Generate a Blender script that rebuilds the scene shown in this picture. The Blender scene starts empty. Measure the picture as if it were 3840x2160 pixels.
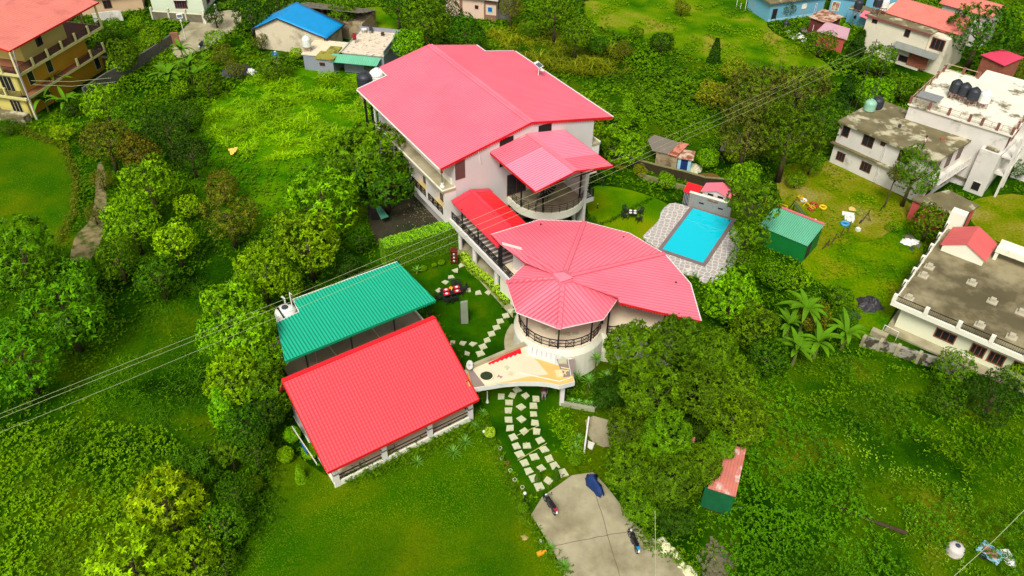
import bpy, bmesh, math, random
import numpy as np
from mathutils import Vector, Matrix
random.seed(7); RNG = np.random.default_rng(11)
PI = math.pi; R_ = math.radians

# ---------------------------------------------------------------- camera
CH = 49.0; FPX = 3006.0; PITCH = R_(39.7); ROLL = math.asin(0.01657)
_r0 = Vector((1, 0, 0)); _u0 = Vector((0, math.sin(PITCH), math.cos(PITCH))); _d = Vector((0, math.cos(PITCH), -math.sin(PITCH)))
_r = math.cos(ROLL)*_r0 + math.sin(ROLL)*_u0; _u = -math.sin(ROLL)*_r0 + math.cos(ROLL)*_u0
cd = bpy.data.cameras.new('camera'); cam = bpy.data.objects.new('camera', cd)
bpy.context.scene.collection.objects.link(cam)
cam.matrix_world = Matrix(((_r.x, _u.x, -_d.x, 0), (_r.y, _u.y, -_d.y, 0), (_r.z, _u.z, -_d.z, CH), (0, 0, 0, 1)))
cd.sensor_width = 36; cd.lens = 36*FPX/3840; cd.clip_end = 2000; cd.clip_start = 0.5
sc = bpy.context.scene; sc.camera = cam
# ---------------------------------------------------------------- sky, sun, exposure
SUN_EL = R_(53); SUN_AZ = R_(195)          # compass bearing the light comes from
w = bpy.data.worlds.new('World'); sc.world = w; w.use_nodes = True
nt = w.node_tree; bg = nt.nodes['Background']; sky = nt.nodes.new('ShaderNodeTexSky'); sky.sky_type = 'NISHITA'
sky.sun_disc = False; sky.sun_elevation = SUN_EL; sky.sun_rotation = SUN_AZ; sky.air_density = 1.0; sky.dust_density = 4.0; sky.ozone_density = 0.6
hs = nt.nodes.new('ShaderNodeHueSaturation'); hs.inputs['Saturation'].default_value = 0.25
nt.links.new(sky.outputs[0], hs.inputs['Color']); nt.links.new(hs.outputs[0], bg.inputs[0]); bg.inputs[1].default_value = 0.12
sl = bpy.data.lights.new('sun', 'SUN'); sl.energy = 2.7; sl.angle = R_(18); sl.color = (1, .97, .9)
so = bpy.data.objects.new('sun', sl); sc.collection.objects.link(so)
_sd = Vector((math.sin(SUN_AZ)*math.cos(SUN_EL), math.cos(SUN_AZ)*math.cos(SUN_EL), math.sin(SUN_EL)))
so.rotation_euler = _sd.to_track_quat('Z', 'Y').to_euler(); so.location = (0, 0, 80)
sc.view_settings.view_transform = 'Standard'; sc.view_settings.look = 'None'; sc.view_settings.gamma = 1; sc.view_settings.exposure = 0.15
sc.cycles.max_bounces = 5; sc.cycles.diffuse_bounces = 3; sc.cycles.transparent_max_bounces = 4

# ---------------------------------------------------------------- pixel -> place helpers (full-size photo pixels)
def ray(x, y): return _r*((x-1920)/FPX) - _u*((y-1080)/FPX) + _d
def P(x, y, z=0.0):
    v = ray(x, y); t = (z-CH)/v.z
    return Vector((v.x*t, v.y*t, z))
def T(c, r, x, y): return (c*1280+x/2.0125, r*720+y/2.0125)
def TP(c, r, x, y, z=0.0): return P(*T(c, r, x, y), z)
DK = 3840/2576.0
def D(x, y, z=0.0): return P(x*DK, y*DK, z)
def L(r, g, b, k=0.87):     # a seen 8-bit colour -> linear base colour
    f = lambda v: ((v/255)/12.92 if v/255 <= .04045 else ((v/255+.055)/1.055)**2.4)*k
    return (f(r), f(g), f(b))
class Fr:                    # a local frame on the ground: x along a wall, y away behind it
    def __init__(s, A, B=None, ang=None):
        s.o = Vector((A[0], A[1])); a = ang if ang is not None else math.atan2(B[1]-A[1], B[0]-A[0])
        s.a = a; s.e = Vector((math.cos(a), math.sin(a))); s.n = Vector((-s.e.y, s.e.x))
    def w(s, x, y, z=0.0):
        q = s.o+s.e*x+s.n*y; return Vector((q.x, q.y, z))
    def l(s, p):
        q = Vector((p[0], p[1]))-s.o; return (q.dot(s.e), q.dot(s.n))
    def sub(s, x, y, da=0.0): return Fr(s.w(x, y), ang=s.a+da)
WORLD = Fr((0, 0), ang=0.0)

# ---------------------------------------------------------------- mesh building
class MB:
    def __init__(s): s.v = []; s.f = []; s.mi = []; s.cur = 0; s.pc = []
    def add(s, vs, fs):
        b = len(s.v); s.pc.append((b, b+len(vs), len(s.f), len(s.f)+len(fs))); s.v += [tuple(q) for q in vs]; s.f += [tuple(i+b for i in f) for f in fs]; s.mi += [s.cur]*len(fs); return s
    def box(s, fr, x0, x1, y0, y1, z0, z1):
        vs = [fr.w(x, y, z) for z in (z0, z1) for x, y in ((x0, y0), (x1, y0), (x1, y1), (x0, y1))]
        return s.add(vs, [(0, 3, 2, 1), (4, 5, 6, 7), (0, 1, 5, 4), (1, 2, 6, 5), (2, 3, 7, 6), (3, 0, 4, 7)])
    def prism(s, poly, z0, z1):
        n = len(poly); vs = [(p[0], p[1], z0) for p in poly]+[(p[0], p[1], z1) for p in poly]
        return s.add(vs, [tuple(range(n))[::-1], tuple(range(n, 2*n))]+[(i, (i+1) % n, n+(i+1) % n, n+i) for i in range(n)])
    def slab(s, pts, th, up=Vector((0, 0, 1))):     # planar polygon, thickened downwards
        n = len(pts); vs = [Vector(p) for p in pts]+[Vector(p)-up*th for p in pts]
        return s.add(vs, [tuple(range(n)), tuple(range(n, 2*n))[::-1]]+[(i, n+i, n+(i+1) % n, (i+1) % n) for i in range(n)])
    def bar(s, a, b, wd, ht=None, up=Vector((0, 0, 1))):
        a = Vector(a); b = Vector(b); d = (b-a)
        if d.length < 1e-6: return s
        d.normalize(); ht = ht or wd
        if abs(d.dot(up)) > .98: up = Vector((1, 0, 0))
        sd = d.cross(up).normalized(); u2 = sd.cross(d)
        vs = [p+sd*sx*wd/2+u2*sz*ht/2 for p in (a, b) for sx, sz in ((-1, -1), (1, -1), (1, 1), (-1, 1))]
        return s.add(vs, [(0, 1, 2, 3), (7, 6, 5, 4), (0, 4, 5, 1), (1, 5, 6, 2), (2, 6, 7, 3), (3, 7, 4, 0)])
    def tube(s, pts, r, n=8, r2=None, cap=True):
        pts = [Vector(p) for p in pts]; m = len(pts); vs = []; fs = []
        for i, p in enumerate(pts):
            d = (pts[min(i+1, m-1)]-pts[max(i-1, 0)]).normalized(); up = Vector((0, 0, 1)) if abs(d.z) < .95 else Vector((1, 0, 0))
            a = d.cross(up).normalized(); b = a.cross(d); rr = r if r2 is None else r+(r2-r)*i/(m-1)
            vs += [p+(a*math.cos(2*PI*k/n)+b*math.sin(2*PI*k/n))*rr for k in range(n)]
        for i in range(m-1): fs += [(i*n+k, i*n+(k+1) % n, (i+1)*n+(k+1) % n, (i+1)*n+k) for k in range(n)]
        if cap: fs += [tuple(range(n))[::-1], tuple(range((m-1)*n, m*n))]
        return s.add(vs, fs)
    def lathe(s, c, prof, n=20):                    # prof: (radius, z) from bottom to top
        c = Vector(c); m = len(prof); vs = [c+Vector((r*math.cos(2*PI*k/n), r*math.sin(2*PI*k/n), z)) for r, z in prof for k in range(n)]
        fs = [(i*n+k, i*n+(k+1) % n, (i+1)*n+(k+1) % n, (i+1)*n+k) for i in range(m-1) for k in range(n)]
        fs += [tuple(range(n))[::-1], tuple(range((m-1)*n, m*n))]
        return s.add(vs, fs)
    def ball(s, c, r, n=14, sz=1.0):
        return s.lathe(c, [(max(r*math.sin(PI*i/n), 1e-3), -r*sz*math.cos(PI*i/n)) for i in range(n+1)], 2*n)
    def torus(s, c, R, r, axis=Vector((0, 0, 1)), n=24, m=8, sq=1.0):
        axis = axis.normalized(); u = axis.orthogonal().normalized(); v = axis.cross(u); c = Vector(c)
        vs = [c+(u*math.cos(a)+v*math.sin(a))*(R+r*math.cos(b))+axis*r*sq*math.sin(b) for a in [2*PI*i/n for i in range(n)] for b in [2*PI*j/m for j in range(m)]]
        return s.add(vs, [(i*m+j, i*m+(j+1) % m, ((i+1) % n)*m+(j+1) % m, ((i+1) % n)*m+j) for i in range(n) for j in range(m)])
WM = {}
COL = sc.collection
def tag(o, label=None, cat=None, group=None, kind=None):
    if label: o['label'] = label
    if cat: o['category'] = cat
    if group: o['group'] = group
    if kind: o['kind'] = kind
    return o
def thing(name, label, cat, loc=(0, 0, 0), rz=0.0, group=None):
    o = bpy.data.objects.new(name, None); COL.objects.link(o); o.empty_display_size = .3
    loc = Vector((loc[0], loc[1], loc[2] if len(loc) > 2 else 0)); o.location = loc; o.rotation_euler = (0, 0, rz)
    WM[o.name] = Matrix.Translation(loc) @ Matrix.Rotation(rz, 4, 'Z')
    return tag(o, label, cat, group)
def ob(name, mb, m, parent=None, smooth=False, label=None, cat=None, group=None, kind=None, recalc=True, m2=None, sp=None):
    if sp is not None and len(mb.pc) > 1:          # pieces that do not touch become parts of their own
        bb = []
        for v0, v1, f0, f1 in mb.pc:
            q = [sp.l(p)+(p[2],) for p in mb.v[v0:v1]]; bb.append(([min(c[i] for c in q)-.03 for i in range(3)], [max(c[i] for c in q)+.03 for i in range(3)]))
        grp = list(range(len(bb)))
        def root(i):
            while grp[i] != i: i = grp[i]
            return i
        for i in range(len(bb)):
            for j in range(i):
                if all(bb[i][0][k] <= bb[j][1][k] and bb[j][0][k] <= bb[i][1][k] for k in range(3)): grp[root(i)] = root(j)
        cl = {}
        for i in range(len(bb)): cl.setdefault(root(i), []).append(i)
        if len(cl) > 1:
            o = None
            for ids in cl.values():
                q = MB()
                for i in ids: v0, v1, f0, f1 = mb.pc[i]; q.add(mb.v[v0:v1], [tuple(k-v0 for k in f) for f in mb.f[f0:f1]])
                o = ob(name, q, m, parent, smooth, label, cat, group, kind, recalc, m2)
            return o
    me = bpy.data.meshes.new(name)
    vs = mb.v
    if parent is not None: W = WM[parent.name]
    else:
        a = np.array(vs); W = Matrix.Translation(Vector(((a[:, 0].min()+a[:, 0].max())/2, (a[:, 1].min()+a[:, 1].max())/2, a[:, 2].min())))
    inv = W.inverted(); me.from_pydata([inv @ Vector(q) for q in vs], [], mb.f); me.update()
    if recalc:
        bm = bmesh.new(); bm.from_mesh(me); bmesh.ops.recalc_face_normals(bm, faces=bm.faces); bm.to_mesh(me); bm.free()
    if smooth: me.polygons.foreach_set('use_smooth', [True]*len(me.polygons))
    if m: me.materials.append(m)
    if m2: me.materials.append(m2); me.polygons.foreach_set('material_index', mb.mi)
    o = bpy.data.objects.new(name, me); COL.objects.link(o)
    if parent is not None: o.parent = parent; WM[o.name] = W
    else: o.matrix_world = W; WM[o.name] = W
    return tag(o, label, cat, group, kind)
def dup(root, loc, rz=0.0, label=None, group=None, scale=None, color=None):
    r = root.copy(); COL.objects.link(r); r.location = loc; r.rotation_euler = (0, 0, rz)
    if scale is not None: r.scale = scale
    if label: r['label'] = label
    if group: r['group'] = group
    for ch in list(root.children):
        c = ch.copy(); COL.objects.link(c); c.parent = r
        if color is not None: c.color = color
        for g in ch.children:
            d = g.copy(); COL.objects.link(d); d.parent = c
    return r

# ---------------------------------------------------------------- materials
MATS = {}
def mat(name, col, rough=.7, var=.12, scale=2.0, bump=0.0, bscale=20., col2=None, lo=.5, hi=.65, s2=.6, metal=0., spec=.4, coat=0., det=6.):
    """base colour varied by noise; col2 lays a second real colour (moss, stain, wear) over it in patches"""
    if name in MATS: return MATS[name]
    m = bpy.data.materials.new(name); m.use_nodes = True; n = m.node_tree.nodes; l = m.node_tree.links; b = n['Principled BSDF']
    b.inputs['Roughness'].default_value = rough; b.inputs['Metallic'].default_value = metal; b.inputs['Specular IOR Level'].default_value = spec
    if coat: b.inputs['Coat Weight'].default_value = coat; b.inputs['Coat Roughness'].default_value = .25
    tc = n.new('ShaderNodeTexCoord'); nz = n.new('ShaderNodeTexNoise'); nz.inputs['Scale'].default_value = scale; nz.inputs['Detail'].default_value = det
    l.new(tc.outputs['Object'], nz.inputs['Vector'])
    mp = n.new('ShaderNodeMapRange'); mp.inputs[1].default_value = .25; mp.inputs[2].default_value = .75; mp.inputs[3].default_value = 1-var; mp.inputs[4].default_value = 1+var
    l.new(nz.outputs['Fac'], mp.inputs[0])
    mx = n.new('ShaderNodeVectorMath'); mx.operation = 'SCALE'; mx.inputs[0].default_value = col; l.new(mp.outputs[0], mx.inputs['Scale'])
    out = mx.outputs[0]
    if col2:
        n2 = n.new('ShaderNodeTexNoise'); n2.inputs['Scale'].default_value = s2; n2.inputs['Detail'].default_value = 9; n2.inputs['Roughness'].default_value = .62
        l.new(tc.outputs['Object'], n2.inputs['Vector'])
        m2 = n.new('ShaderNodeMapRange'); m2.inputs[1].default_value = lo; m2.inputs[2].default_value = hi; l.new(n2.outputs['Fac'], m2.inputs[0])
        mm = n.new('ShaderNodeMix'); mm.data_type = 'RGBA'; l.new(m2.outputs[0], mm.inputs[0]); l.new(out, mm.inputs[6]); mm.inputs[7].default_value = (*col2, 1)
        out = mm.outputs[2]
    l.new(out, b.inputs['Base Color'])
    if bump:
        n3 = n.new('ShaderNodeTexNoise'); n3.inputs['Scale'].default_value = bscale; n3.inputs['Detail'].default_value = 5; l.new(tc.outputs['Object'], n3.inputs['Vector'])
        bp = n.new('ShaderNodeBump'); bp.inputs['Strength'].default_value = bump; bp.inputs['Distance'].default_value = .05
        l.new(n3.outputs['Fac'], bp.inputs['Height']); l.new(bp.outputs[0], b.inputs['Normal'])
    MATS[name] = m; return m
def grassmat(name, cols, s=.25, bump=.6, fine=9.):
    """lawn: three greens laid in soft patches plus fine blade-scale grain"""
    m = bpy.data.materials.new(name); m.use_nodes = True; n = m.node_tree.nodes; l = m.node_tree.links; b = n['Principled BSDF']
    b.inputs['Roughness'].default_value = 1; b.inputs['Specular IOR Level'].default_value = .02
    tc = n.new('ShaderNodeTexCoord'); nz = n.new('ShaderNodeTexNoise'); nz.inputs['Scale'].default_value = s; nz.inputs['Detail'].default_value = 7; nz.inputs['Roughness'].default_value = .55; nz.inputs['Distortion'].default_value = .4
    l.new(tc.outputs['Object'], nz.inputs['Vector']); rp = n.new('ShaderNodeValToRGB'); l.new(nz.outputs['Fac'], rp.inputs[0]); e = rp.color_ramp.elements
    e[0].position = .36; e[0].color = (*cols[0], 1); e[1].position = .64; e[1].color = (*cols[-1], 1)
    for i, c in enumerate(cols[1:-1]):
        q = e.new(.36+.28*(i+1)/(len(cols)-1)); q.color = (*c, 1)
    nf = n.new('ShaderNodeTexNoise'); nf.inputs['Scale'].default_value = fine; nf.inputs['Detail'].default_value = 8; nf.inputs['Roughness'].default_value = .7; l.new(tc.outputs['Object'], nf.inputs['Vector'])
    mp = n.new('ShaderNodeMapRange'); mp.inputs[1].default_value = .3; mp.inputs[2].default_value = .7; mp.inputs[3].default_value = .55; mp.inputs[4].default_value = 1.4; l.new(nf.outputs['Fac'], mp.inputs[0])
    mx = n.new('ShaderNodeVectorMath'); mx.operation = 'SCALE'; l.new(rp.outputs[0], mx.inputs[0]); l.new(mp.outputs[0], mx.inputs['Scale']); l.new(mx.outputs[0], b.inputs['Base Color'])
    bp = n.new('ShaderNodeBump'); bp.inputs['Strength'].default_value = bump; bp.inputs['Distance'].default_value = .08; l.new(nf.outputs['Fac'], bp.inputs['Height']); l.new(bp.outputs[0], b.inputs['Normal'])
    MATS[name] = m; return m
def leafmat(name, warm=(1.2, 1.05, .5), trans=.16):
    """leaf colour = the plant's own colour times each leaf's own tone"""
    m = bpy.data.materials.new(name); m.use_nodes = True; n = m.node_tree.nodes; l = m.node_tree.links; b = n['Principled BSDF']
    b.inputs['Roughness'].default_value = .6; b.inputs['Specular IOR Level'].default_value = .1
    oi = n.new('ShaderNodeObjectInfo'); at = n.new('ShaderNodeAttribute'); at.attribute_name = 'tone'
    mp = n.new('ShaderNodeMapRange'); mp.inputs[3].default_value = .25; mp.inputs[4].default_value = 1.9; l.new(at.outputs['Fac'], mp.inputs[0])
    mx = n.new('ShaderNodeVectorMath'); mx.operation = 'SCALE'; l.new(oi.outputs['Color'], mx.inputs[0]); l.new(mp.outputs[0], mx.inputs['Scale'])
    wv = n.new('ShaderNodeMix'); wv.data_type = 'RGBA'; wv.blend_type = 'MULTIPLY'; pw = n.new('ShaderNodeMath'); pw.operation = 'POWER'; pw.inputs[1].default_value = 2.; l.new(at.outputs['Fac'], pw.inputs[0])
    l.new(pw.outputs[0], wv.inputs[0]); l.new(mx.outputs[0], wv.inputs[6]); wv.inputs[7].default_value = (*warm, 1); l.new(wv.outputs[2], b.inputs['Base Color'])
    tr = n.new('ShaderNodeBsdfTranslucent'); l.new(wv.outputs[2], tr.inputs['Color']); ms = n.new('ShaderNodeMixShader'); ms.inputs[0].default_value = trans
    l.new(b.outputs[0], ms.inputs[1]); l.new(tr.outputs[0], ms.inputs[2]); l.new(ms.outputs[0], n['Material Output'].inputs['Surface']); MATS[name] = m; return m
PINK = mat('pink_painted_sheet', L(255, 130, 147), .36, .05, .3, spec=.5, col2=L(248, 112, 130), s2=.18, lo=.45, hi=.75)
PSEAM = mat('pink_seam_shade', L(232, 98, 116), .4, .05, .5); RSEAM = mat('red_seam_shade', L(240, 62, 72), .4, .05, .5); TSEAM = mat('teal_seam_shade', L(14, 142, 106), .4, .05, .5); XSEAM = mat('pale_teal_seam_shade', L(85, 160, 125), .5, .05, .5)  # darker rib colours paint in the thin shadow along the sheet seams
PINKL = mat('pale_pink_sheet', L(255, 150, 175), .34, .04, .5, spec=.5)
RED = mat('red_painted_sheet', L(250, 28, 38), .35, .06, .5, spec=.5)
REDM = mat('red_fascia', L(225, 22, 28), .45, .08, 1.)
SALM = mat('faded_salmon_sheet', L(226, 128, 112), .6, .08, .5, col2=L(200, 110, 95), s2=.4, lo=.5, hi=.7)
TEAL = mat('teal_green_sheet', L(34, 192, 150), .4, .05, .4, spec=.5)
TEALP = mat('pale_teal_sheet', L(110, 190, 150), .5, .07, .6)
GREENW = mat('green_sheet_wall', L(12, 118, 48), .55, .1, 1.)
WHITE = mat('white_paint', L(238, 232, 222), .6, .04, .8)
LGREY = mat('pale_grey_render', L(222, 212, 206), .75, .05, .5, bump=.1)
DIRTW = mat('stained_white_render', L(226, 220, 208), .8, .08, .6, col2=L(165, 160, 140), s2=.45, lo=.56, hi=.7, bump=.15)
CREAM = mat('cream_render', L(240, 240, 205), .75, .05, .4)
CREAMW = mat('cream_white_render', L(250, 246, 222), .7, .05, .4, col2=L(205, 196, 165), s2=.4, lo=.58, hi=.75)
PEACH = mat('peach_render', L(220, 172, 110), .75, .08, .5)
OCHRE = mat('ochre_render', L(205, 152, 25), .75, .08, .4)
YELW = mat('pale_yellow_render', L(220, 205, 110), .75, .08, .4)
YTRIM = mat('cream_yellow_trim', L(222, 212, 140), .65, .05, .5)
SKYB = mat('sky_blue_render', L(115, 180, 205), .75, .08, .5, col2=L(150, 165, 160), s2=.5, lo=.55, hi=.75)
MOSSC = mat('mossy_concrete', L(120, 110, 76), .9, .3, .7, col2=L(198, 190, 155), s2=.6, lo=.52, hi=.62, bump=.3)
DARKC = mat('dark_damp_concrete', L(100, 90, 60), .9, .3, .25, col2=L(160, 148, 112), s2=.2, lo=.45, hi=.62, bump=.3)
WHITEC = mat('peeling_white_roof_paint', L(240, 234, 212), .85, .1, .4, col2=L(125, 116, 84), s2=.3, lo=.54, hi=.6, bump=.2)
CONC = mat('concrete', L(176, 166, 132), .9, .2, .8, col2=L(128, 118, 84), s2=.3, lo=.46, hi=.7, bump=.3)
SANDC = mat('pale_screed', L(235, 220, 185), .85, .08, .5, col2=L(190, 170, 130), s2=.5, lo=.56, hi=.75)
BEIGE = mat('beige_floor_tile', L(240, 226, 192), .6, .06, .7)
ORANGE = mat('orange_ochre_paint', L(250, 190, 110), .75, .08, .6)
DAMP = mat('damp_dirty_slab', L(60, 54, 34), .9, .45, .5, col2=L(34, 46, 12), s2=.35, lo=.48, hi=.6, bump=.4)
BLACKM = mat('black_painted_steel', (.012, .011, .012), .45, .1, 3.)
DGREY = mat('dark_grey_steel', (.05, .05, .055), .5, .1, 3.)
SILV = mat('galvanised_steel', L(190, 190, 185), .35, .1, 3., metal=.6)
GLASS = mat('dark_window_glass', (.02, .02, .024), .12, .2, 1., spec=.6)
DARKO = mat('dark_opening', (.012, .009, .008), .9, .1, 1.)
WOODW = mat('brown_window_frame', L(120, 62, 48), .6, .15, 3.)
WOODD = mat('dark_weathered_wood', L(72, 55, 38), .9, .25, 4., bump=.3)
MAUVE = mat('mauve_window_frame', L(135, 75, 85), .6, .12, 3.)
MARO = mat('maroon_tiles', L(140, 88, 75), .6, .15, 2.)
BRICK = mat('red_brick', L(165, 95, 70), .9, .25, 3., bump=.4)
REDW = mat('faded_red_wall', L(200, 85, 75), .85, .15, .7)
STONEG = mat('slate_stone', L(120, 112, 92), .9, .3, 1.2, bump=.5)
WALLG = mat('grey_block_wall', L(105, 100, 90), .95, .25, 3., bump=.4)
RUBBLE = mat('rubble_render', L(175, 155, 120), .95, .25, 1.4, bump=.6, col2=L(120, 100, 70), s2=1., lo=.5, hi=.65)
BLUE = mat('blue_plastic_sheet', L(10, 150, 215), .45, .08, 1.)
BLUED = mat('dark_blue_cloth', L(14, 52, 110), .7, .25, 2., bump=.5)
BLUEP = mat('blue_plastic', L(20, 110, 185), .35, .05, 2.)
LBLUE = mat('light_blue_paint', L(165, 215, 232), .6, .06, 1.)
WPLAS = mat('white_plastic', L(240, 240, 230), .4, .05, 1.)
BPLAS = mat('black_plastic', L(48, 52, 58), .5, .1, 2.)
YPLAS = mat('yellow_paint', L(240, 190, 20), .45, .08, 2.)
TARP = mat('black_tarpaulin', L(62, 58, 62), .5, .3, 2.5, bump=.8, bscale=6)
RUST = mat('rusty_sheet', L(150, 85, 55), .8, .3, 1.5, col2=L(215, 190, 165), s2=.9, lo=.45, hi=.58)
PINKOLD = mat('dusty_pink_sheet', L(205, 158, 168), .6, .1, .8, col2=L(160, 130, 120), s2=.6, lo=.52, hi=.75)
WOODF = mat('oiled_wood', L(95, 45, 28), .5, .2, 4.)
CLOTHW = mat('yellow_cloth', L(240, 205, 90), .8, .1, 3.)
SKIN = mat('skin', L(150, 98, 70), .6, .05, 3.)
BARK = mat('bark', L(95, 80, 52), .95, .35, 5., bump=.6)
TERRA = mat('terracotta', L(165, 80, 50), .8, .15, 4.)
STEPS = mat('pale_paving_stone', L(205, 205, 165), .85, .12, 2., col2=L(150, 155, 105), s2=1.4, lo=.55, hi=.72, bump=.3)
SOILG = mat('grey_brown_soil', L(128, 108, 52), .95, .25, .6, col2=L(95, 98, 25), s2=.3, lo=.45, hi=.62, bump=.5)
GROUND = grassmat('overgrown_ground', [L(14, 42, 0), L(28, 68, 0), L(48, 88, 0), L(78, 102, 0)], .1, .9, 4.)
SLOPE = grassmat('slope_grass_base', [L(20, 56, 0), L(44, 86, 0), L(72, 104, 0), L(108, 118, 14)], .12, 1., 5.)
RANKB = grassmat('rank_grass_base', [L(40, 92, 0), L(60, 118, 0), L(86, 138, 0), L(104, 136, 4)], .15, 1., 5.)
LAWN1 = grassmat('front_lawn_grass', [L(44, 94, 0), L(58, 102, 0), L(74, 108, 0), L(92, 114, 0)], .16, .6, 7.)
LAWN2 = grassmat('garden_lawn_grass', [L(26, 66, 0), L(38, 86, 0), L(54, 98, 0), L(84, 108, 0)], .2, .5, 10.)
LAWN3 = grassmat('bright_lawn_grass', [L(62, 112, 0), L(86, 130, 0), L(112, 142, 0), L(128, 140, 4)], .13, .5, 9.)
FIELD = grassmat('mown_field_grass', [L(48, 98, 0), L(78, 122, 0), L(108, 138, 4), L(146, 142, 44)], .13, .9, 4.)
MEAD = grassmat('meadow_grass', [L(58, 108, 0), L(84, 126, 0), L(108, 136, 0), L(128, 136, 14)], .2, .9, 4.)
YARDM = grassmat('worn_yard_earth', [L(76, 112, 0), L(112, 128, 4), L(134, 132, 30), L(152, 142, 70)], .2, .8, 4.)
PATHM = mat('dry_path_earth', L(138, 122, 80), .95, .35, 2., col2=L(70, 84, 14), s2=.9, lo=.46, hi=.58, bump=.6)
LEAF = leafmat('leaf'); LEAFB = leafmat('glossy_leaf', (1.15, 1.1, .6), .3)

# ---------------------------------------------------------------- building helpers
def clip_lines(poly, sp, off=.5):
    vs = [p[1] for p in poly]; out = []; v = min(vs)+sp*off
    while v < max(vs)-1e-4:
        xs = []
        for i in range(len(poly)):
            a = poly[i]; b = poly[(i+1) % len(poly)]
            if (a[1] <= v < b[1]) or (b[1] <= v < a[1]): xs.append(a[0]+(b[0]-a[0])*(v-a[1])/(b[1]-a[1]))
        xs.sort(); out += [(xs[i], xs[i+1], v) for i in range(0, len(xs)-1, 2)]; v += sp
    return out
def sheet(mb, pts, along, sp=.3, rw=.05, rh=.035, th=.05, inset=.02):
    """a sloping metal sheet with raised ribs running along the given direction"""
    pts = [Vector(p) for p in pts]; nrm = Vector((0, 0, 0))
    for i in range(len(pts)): nrm += pts[i].cross(pts[(i+1) % len(pts)])
    nrm.normalize()
    if nrm.z < 0: nrm = -nrm
    mb.slab(pts, th, nrm)
    u = Vector(along); u = (u-nrm*u.dot(nrm)).normalized(); v = nrm.cross(u); o = pts[0]
    poly = [((p-o).dot(u), (p-o).dot(v)) for p in pts]; mb.cur = 1
    for a, b, t in clip_lines(poly, sp):
        if b-a < .15: continue
        p0 = o+u*(a+inset)+v*t; p1 = o+u*(b-inset)+v*t
        vs = [q+v*s*rw*k+nrm*h for q in (p0, p1) for s, k, h in ((-1, 1, -.01), (1, 1, -.01), (1, .55, rh), (-1, .55, rh))]
        mb.add(vs, [(0, 1, 2, 3), (7, 6, 5, 4), (0, 4, 5, 1), (1, 5, 6, 2), (2, 6, 7, 3), (3, 7, 4, 0)])
    mb.cur = 0; return mb
def valance(mb, a, b, drop=.22, tooth=.22, th=.03):
    """fascia strip with a saw-tooth lower edge"""
    a = Vector(a); b = Vector(b); d = b-a; Ln = d.length; d.normalize(); n = Vector((-d.y, d.x, 0)).normalized()*th/2; k = max(1, int(Ln/tooth)); st = Ln/k
    z = Vector((0, 0, 1))
    vs = [a+n, b+n, b+n-z*drop*.5, a+n-z*drop*.5, a-n, b-n, b-n-z*drop*.5, a-n-z*drop*.5]
    mb.add(vs, [(0, 1, 2, 3), (7, 6, 5, 4), (0, 4, 5, 1), (1, 5, 6, 2), (2, 6, 7, 3), (3, 7, 4, 0)])
    for i in range(k):
        p = a+d*st*i-z*(drop*.5-.003); q = a+d*st*(i+1)-z*(drop*.5-.003); t = (p+q)/2-z*drop*.55
        mb.add([p+n*.9, q+n*.9, t+n*.9, p-n*.9, q-n*.9, t-n*.9], [(0, 1, 2), (5, 4, 3), (0, 3, 4, 1), (1, 4, 5, 2), (2, 5, 3, 0)])
    return mb
def side(fr, Lx, Dy, s):
    """sub-frame of a wall seen from outside: x runs along it, -y points outwards"""
    return {'f': fr.sub(0, 0), 'r': fr.sub(Lx, 0, PI/2), 'b': fr.sub(Lx, Dy, PI), 'l': fr.sub(0, Dy, -PI/2)}[s]
def window(par, wf, s, z, w_, h, fm=None, gm=None, bars=1, frame=.07, sill=False, label=None, name='window', proud=.05):
    fm = fm or WOODW; gm = gm or GLASS; x0, x1, z0, z1 = s-w_/2, s+w_/2, z-h/2, z+h/2
    m = MB()
    for a, b, c, d in ((x0, x1, z1-frame, z1), (x0, x1, z0, z0+frame), (x0, x0+frame, z0+frame, z1-frame), (x1-frame, x1, z0+frame, z1-frame)): m.box(wf, a, b, -proud, .02, c, d)
    for i in range(1, bars+1):
        xc = x0+(x1-x0)*i/(bars+1); m.box(wf, xc-frame*.35, xc+frame*.35, -proud*.8, .015, z0+frame, z1-frame)
    o = ob(name, m, fm, par, label=label)
    g = MB(); g.box(wf, x0+frame*.6, x1-frame*.6, -proud*.4, .01, z0+frame*.6, z1-frame*.6); ob('pane' if name != 'door' else 'door_panel', g, gm, o)
    if sill:
        q = MB(); q.box(wf, x0-.12, x1+.12, -.42, .01, z1+.12, z1+.2); ob('window_hood', q, WHITE, par)
    return o
def railing(mb, pts, h=.9, nb=3, posts=1.2, bw=.035, xp=False):
    """horizontal bar railing along points; xp adds framed X panels"""
    pts = [Vector(p) for p in pts]; z = Vector((0, 0, 1))
    for a, b in zip(pts[:-1], pts[1:]):
        Ln = (b-a).length
        for k in range(nb+1): mb.bar(a+z*(h*(.18+.82*k/nb)), b+z*(h*(.18+.82*k/nb)), bw if k < nb else bw*1.6)
        n = max(1, round(Ln/posts))
        for i in range(n+1): mb.bar(a+(b-a)*i/n, a+(b-a)*i/n+z*h, bw*1.4)
        if xp:
            for i in range(n):
                c = a+(b-a)*(i+.5)/n; d = (b-a).normalized()*min(.42, Ln/n*.38)
                for s in (-1, 1): mb.bar(c+d*s, c+d*s+z*h, bw*1.2)
                mb.bar(c-d+z*h*.12, c+d+z*h*.12, bw*1.2); mb.bar(c-d+z*h*.12, c+d+z*h*.95, bw*.8); mb.bar(c+d+z*h*.12, c-d+z*h*.95, bw*.8)
    return mb
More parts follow.
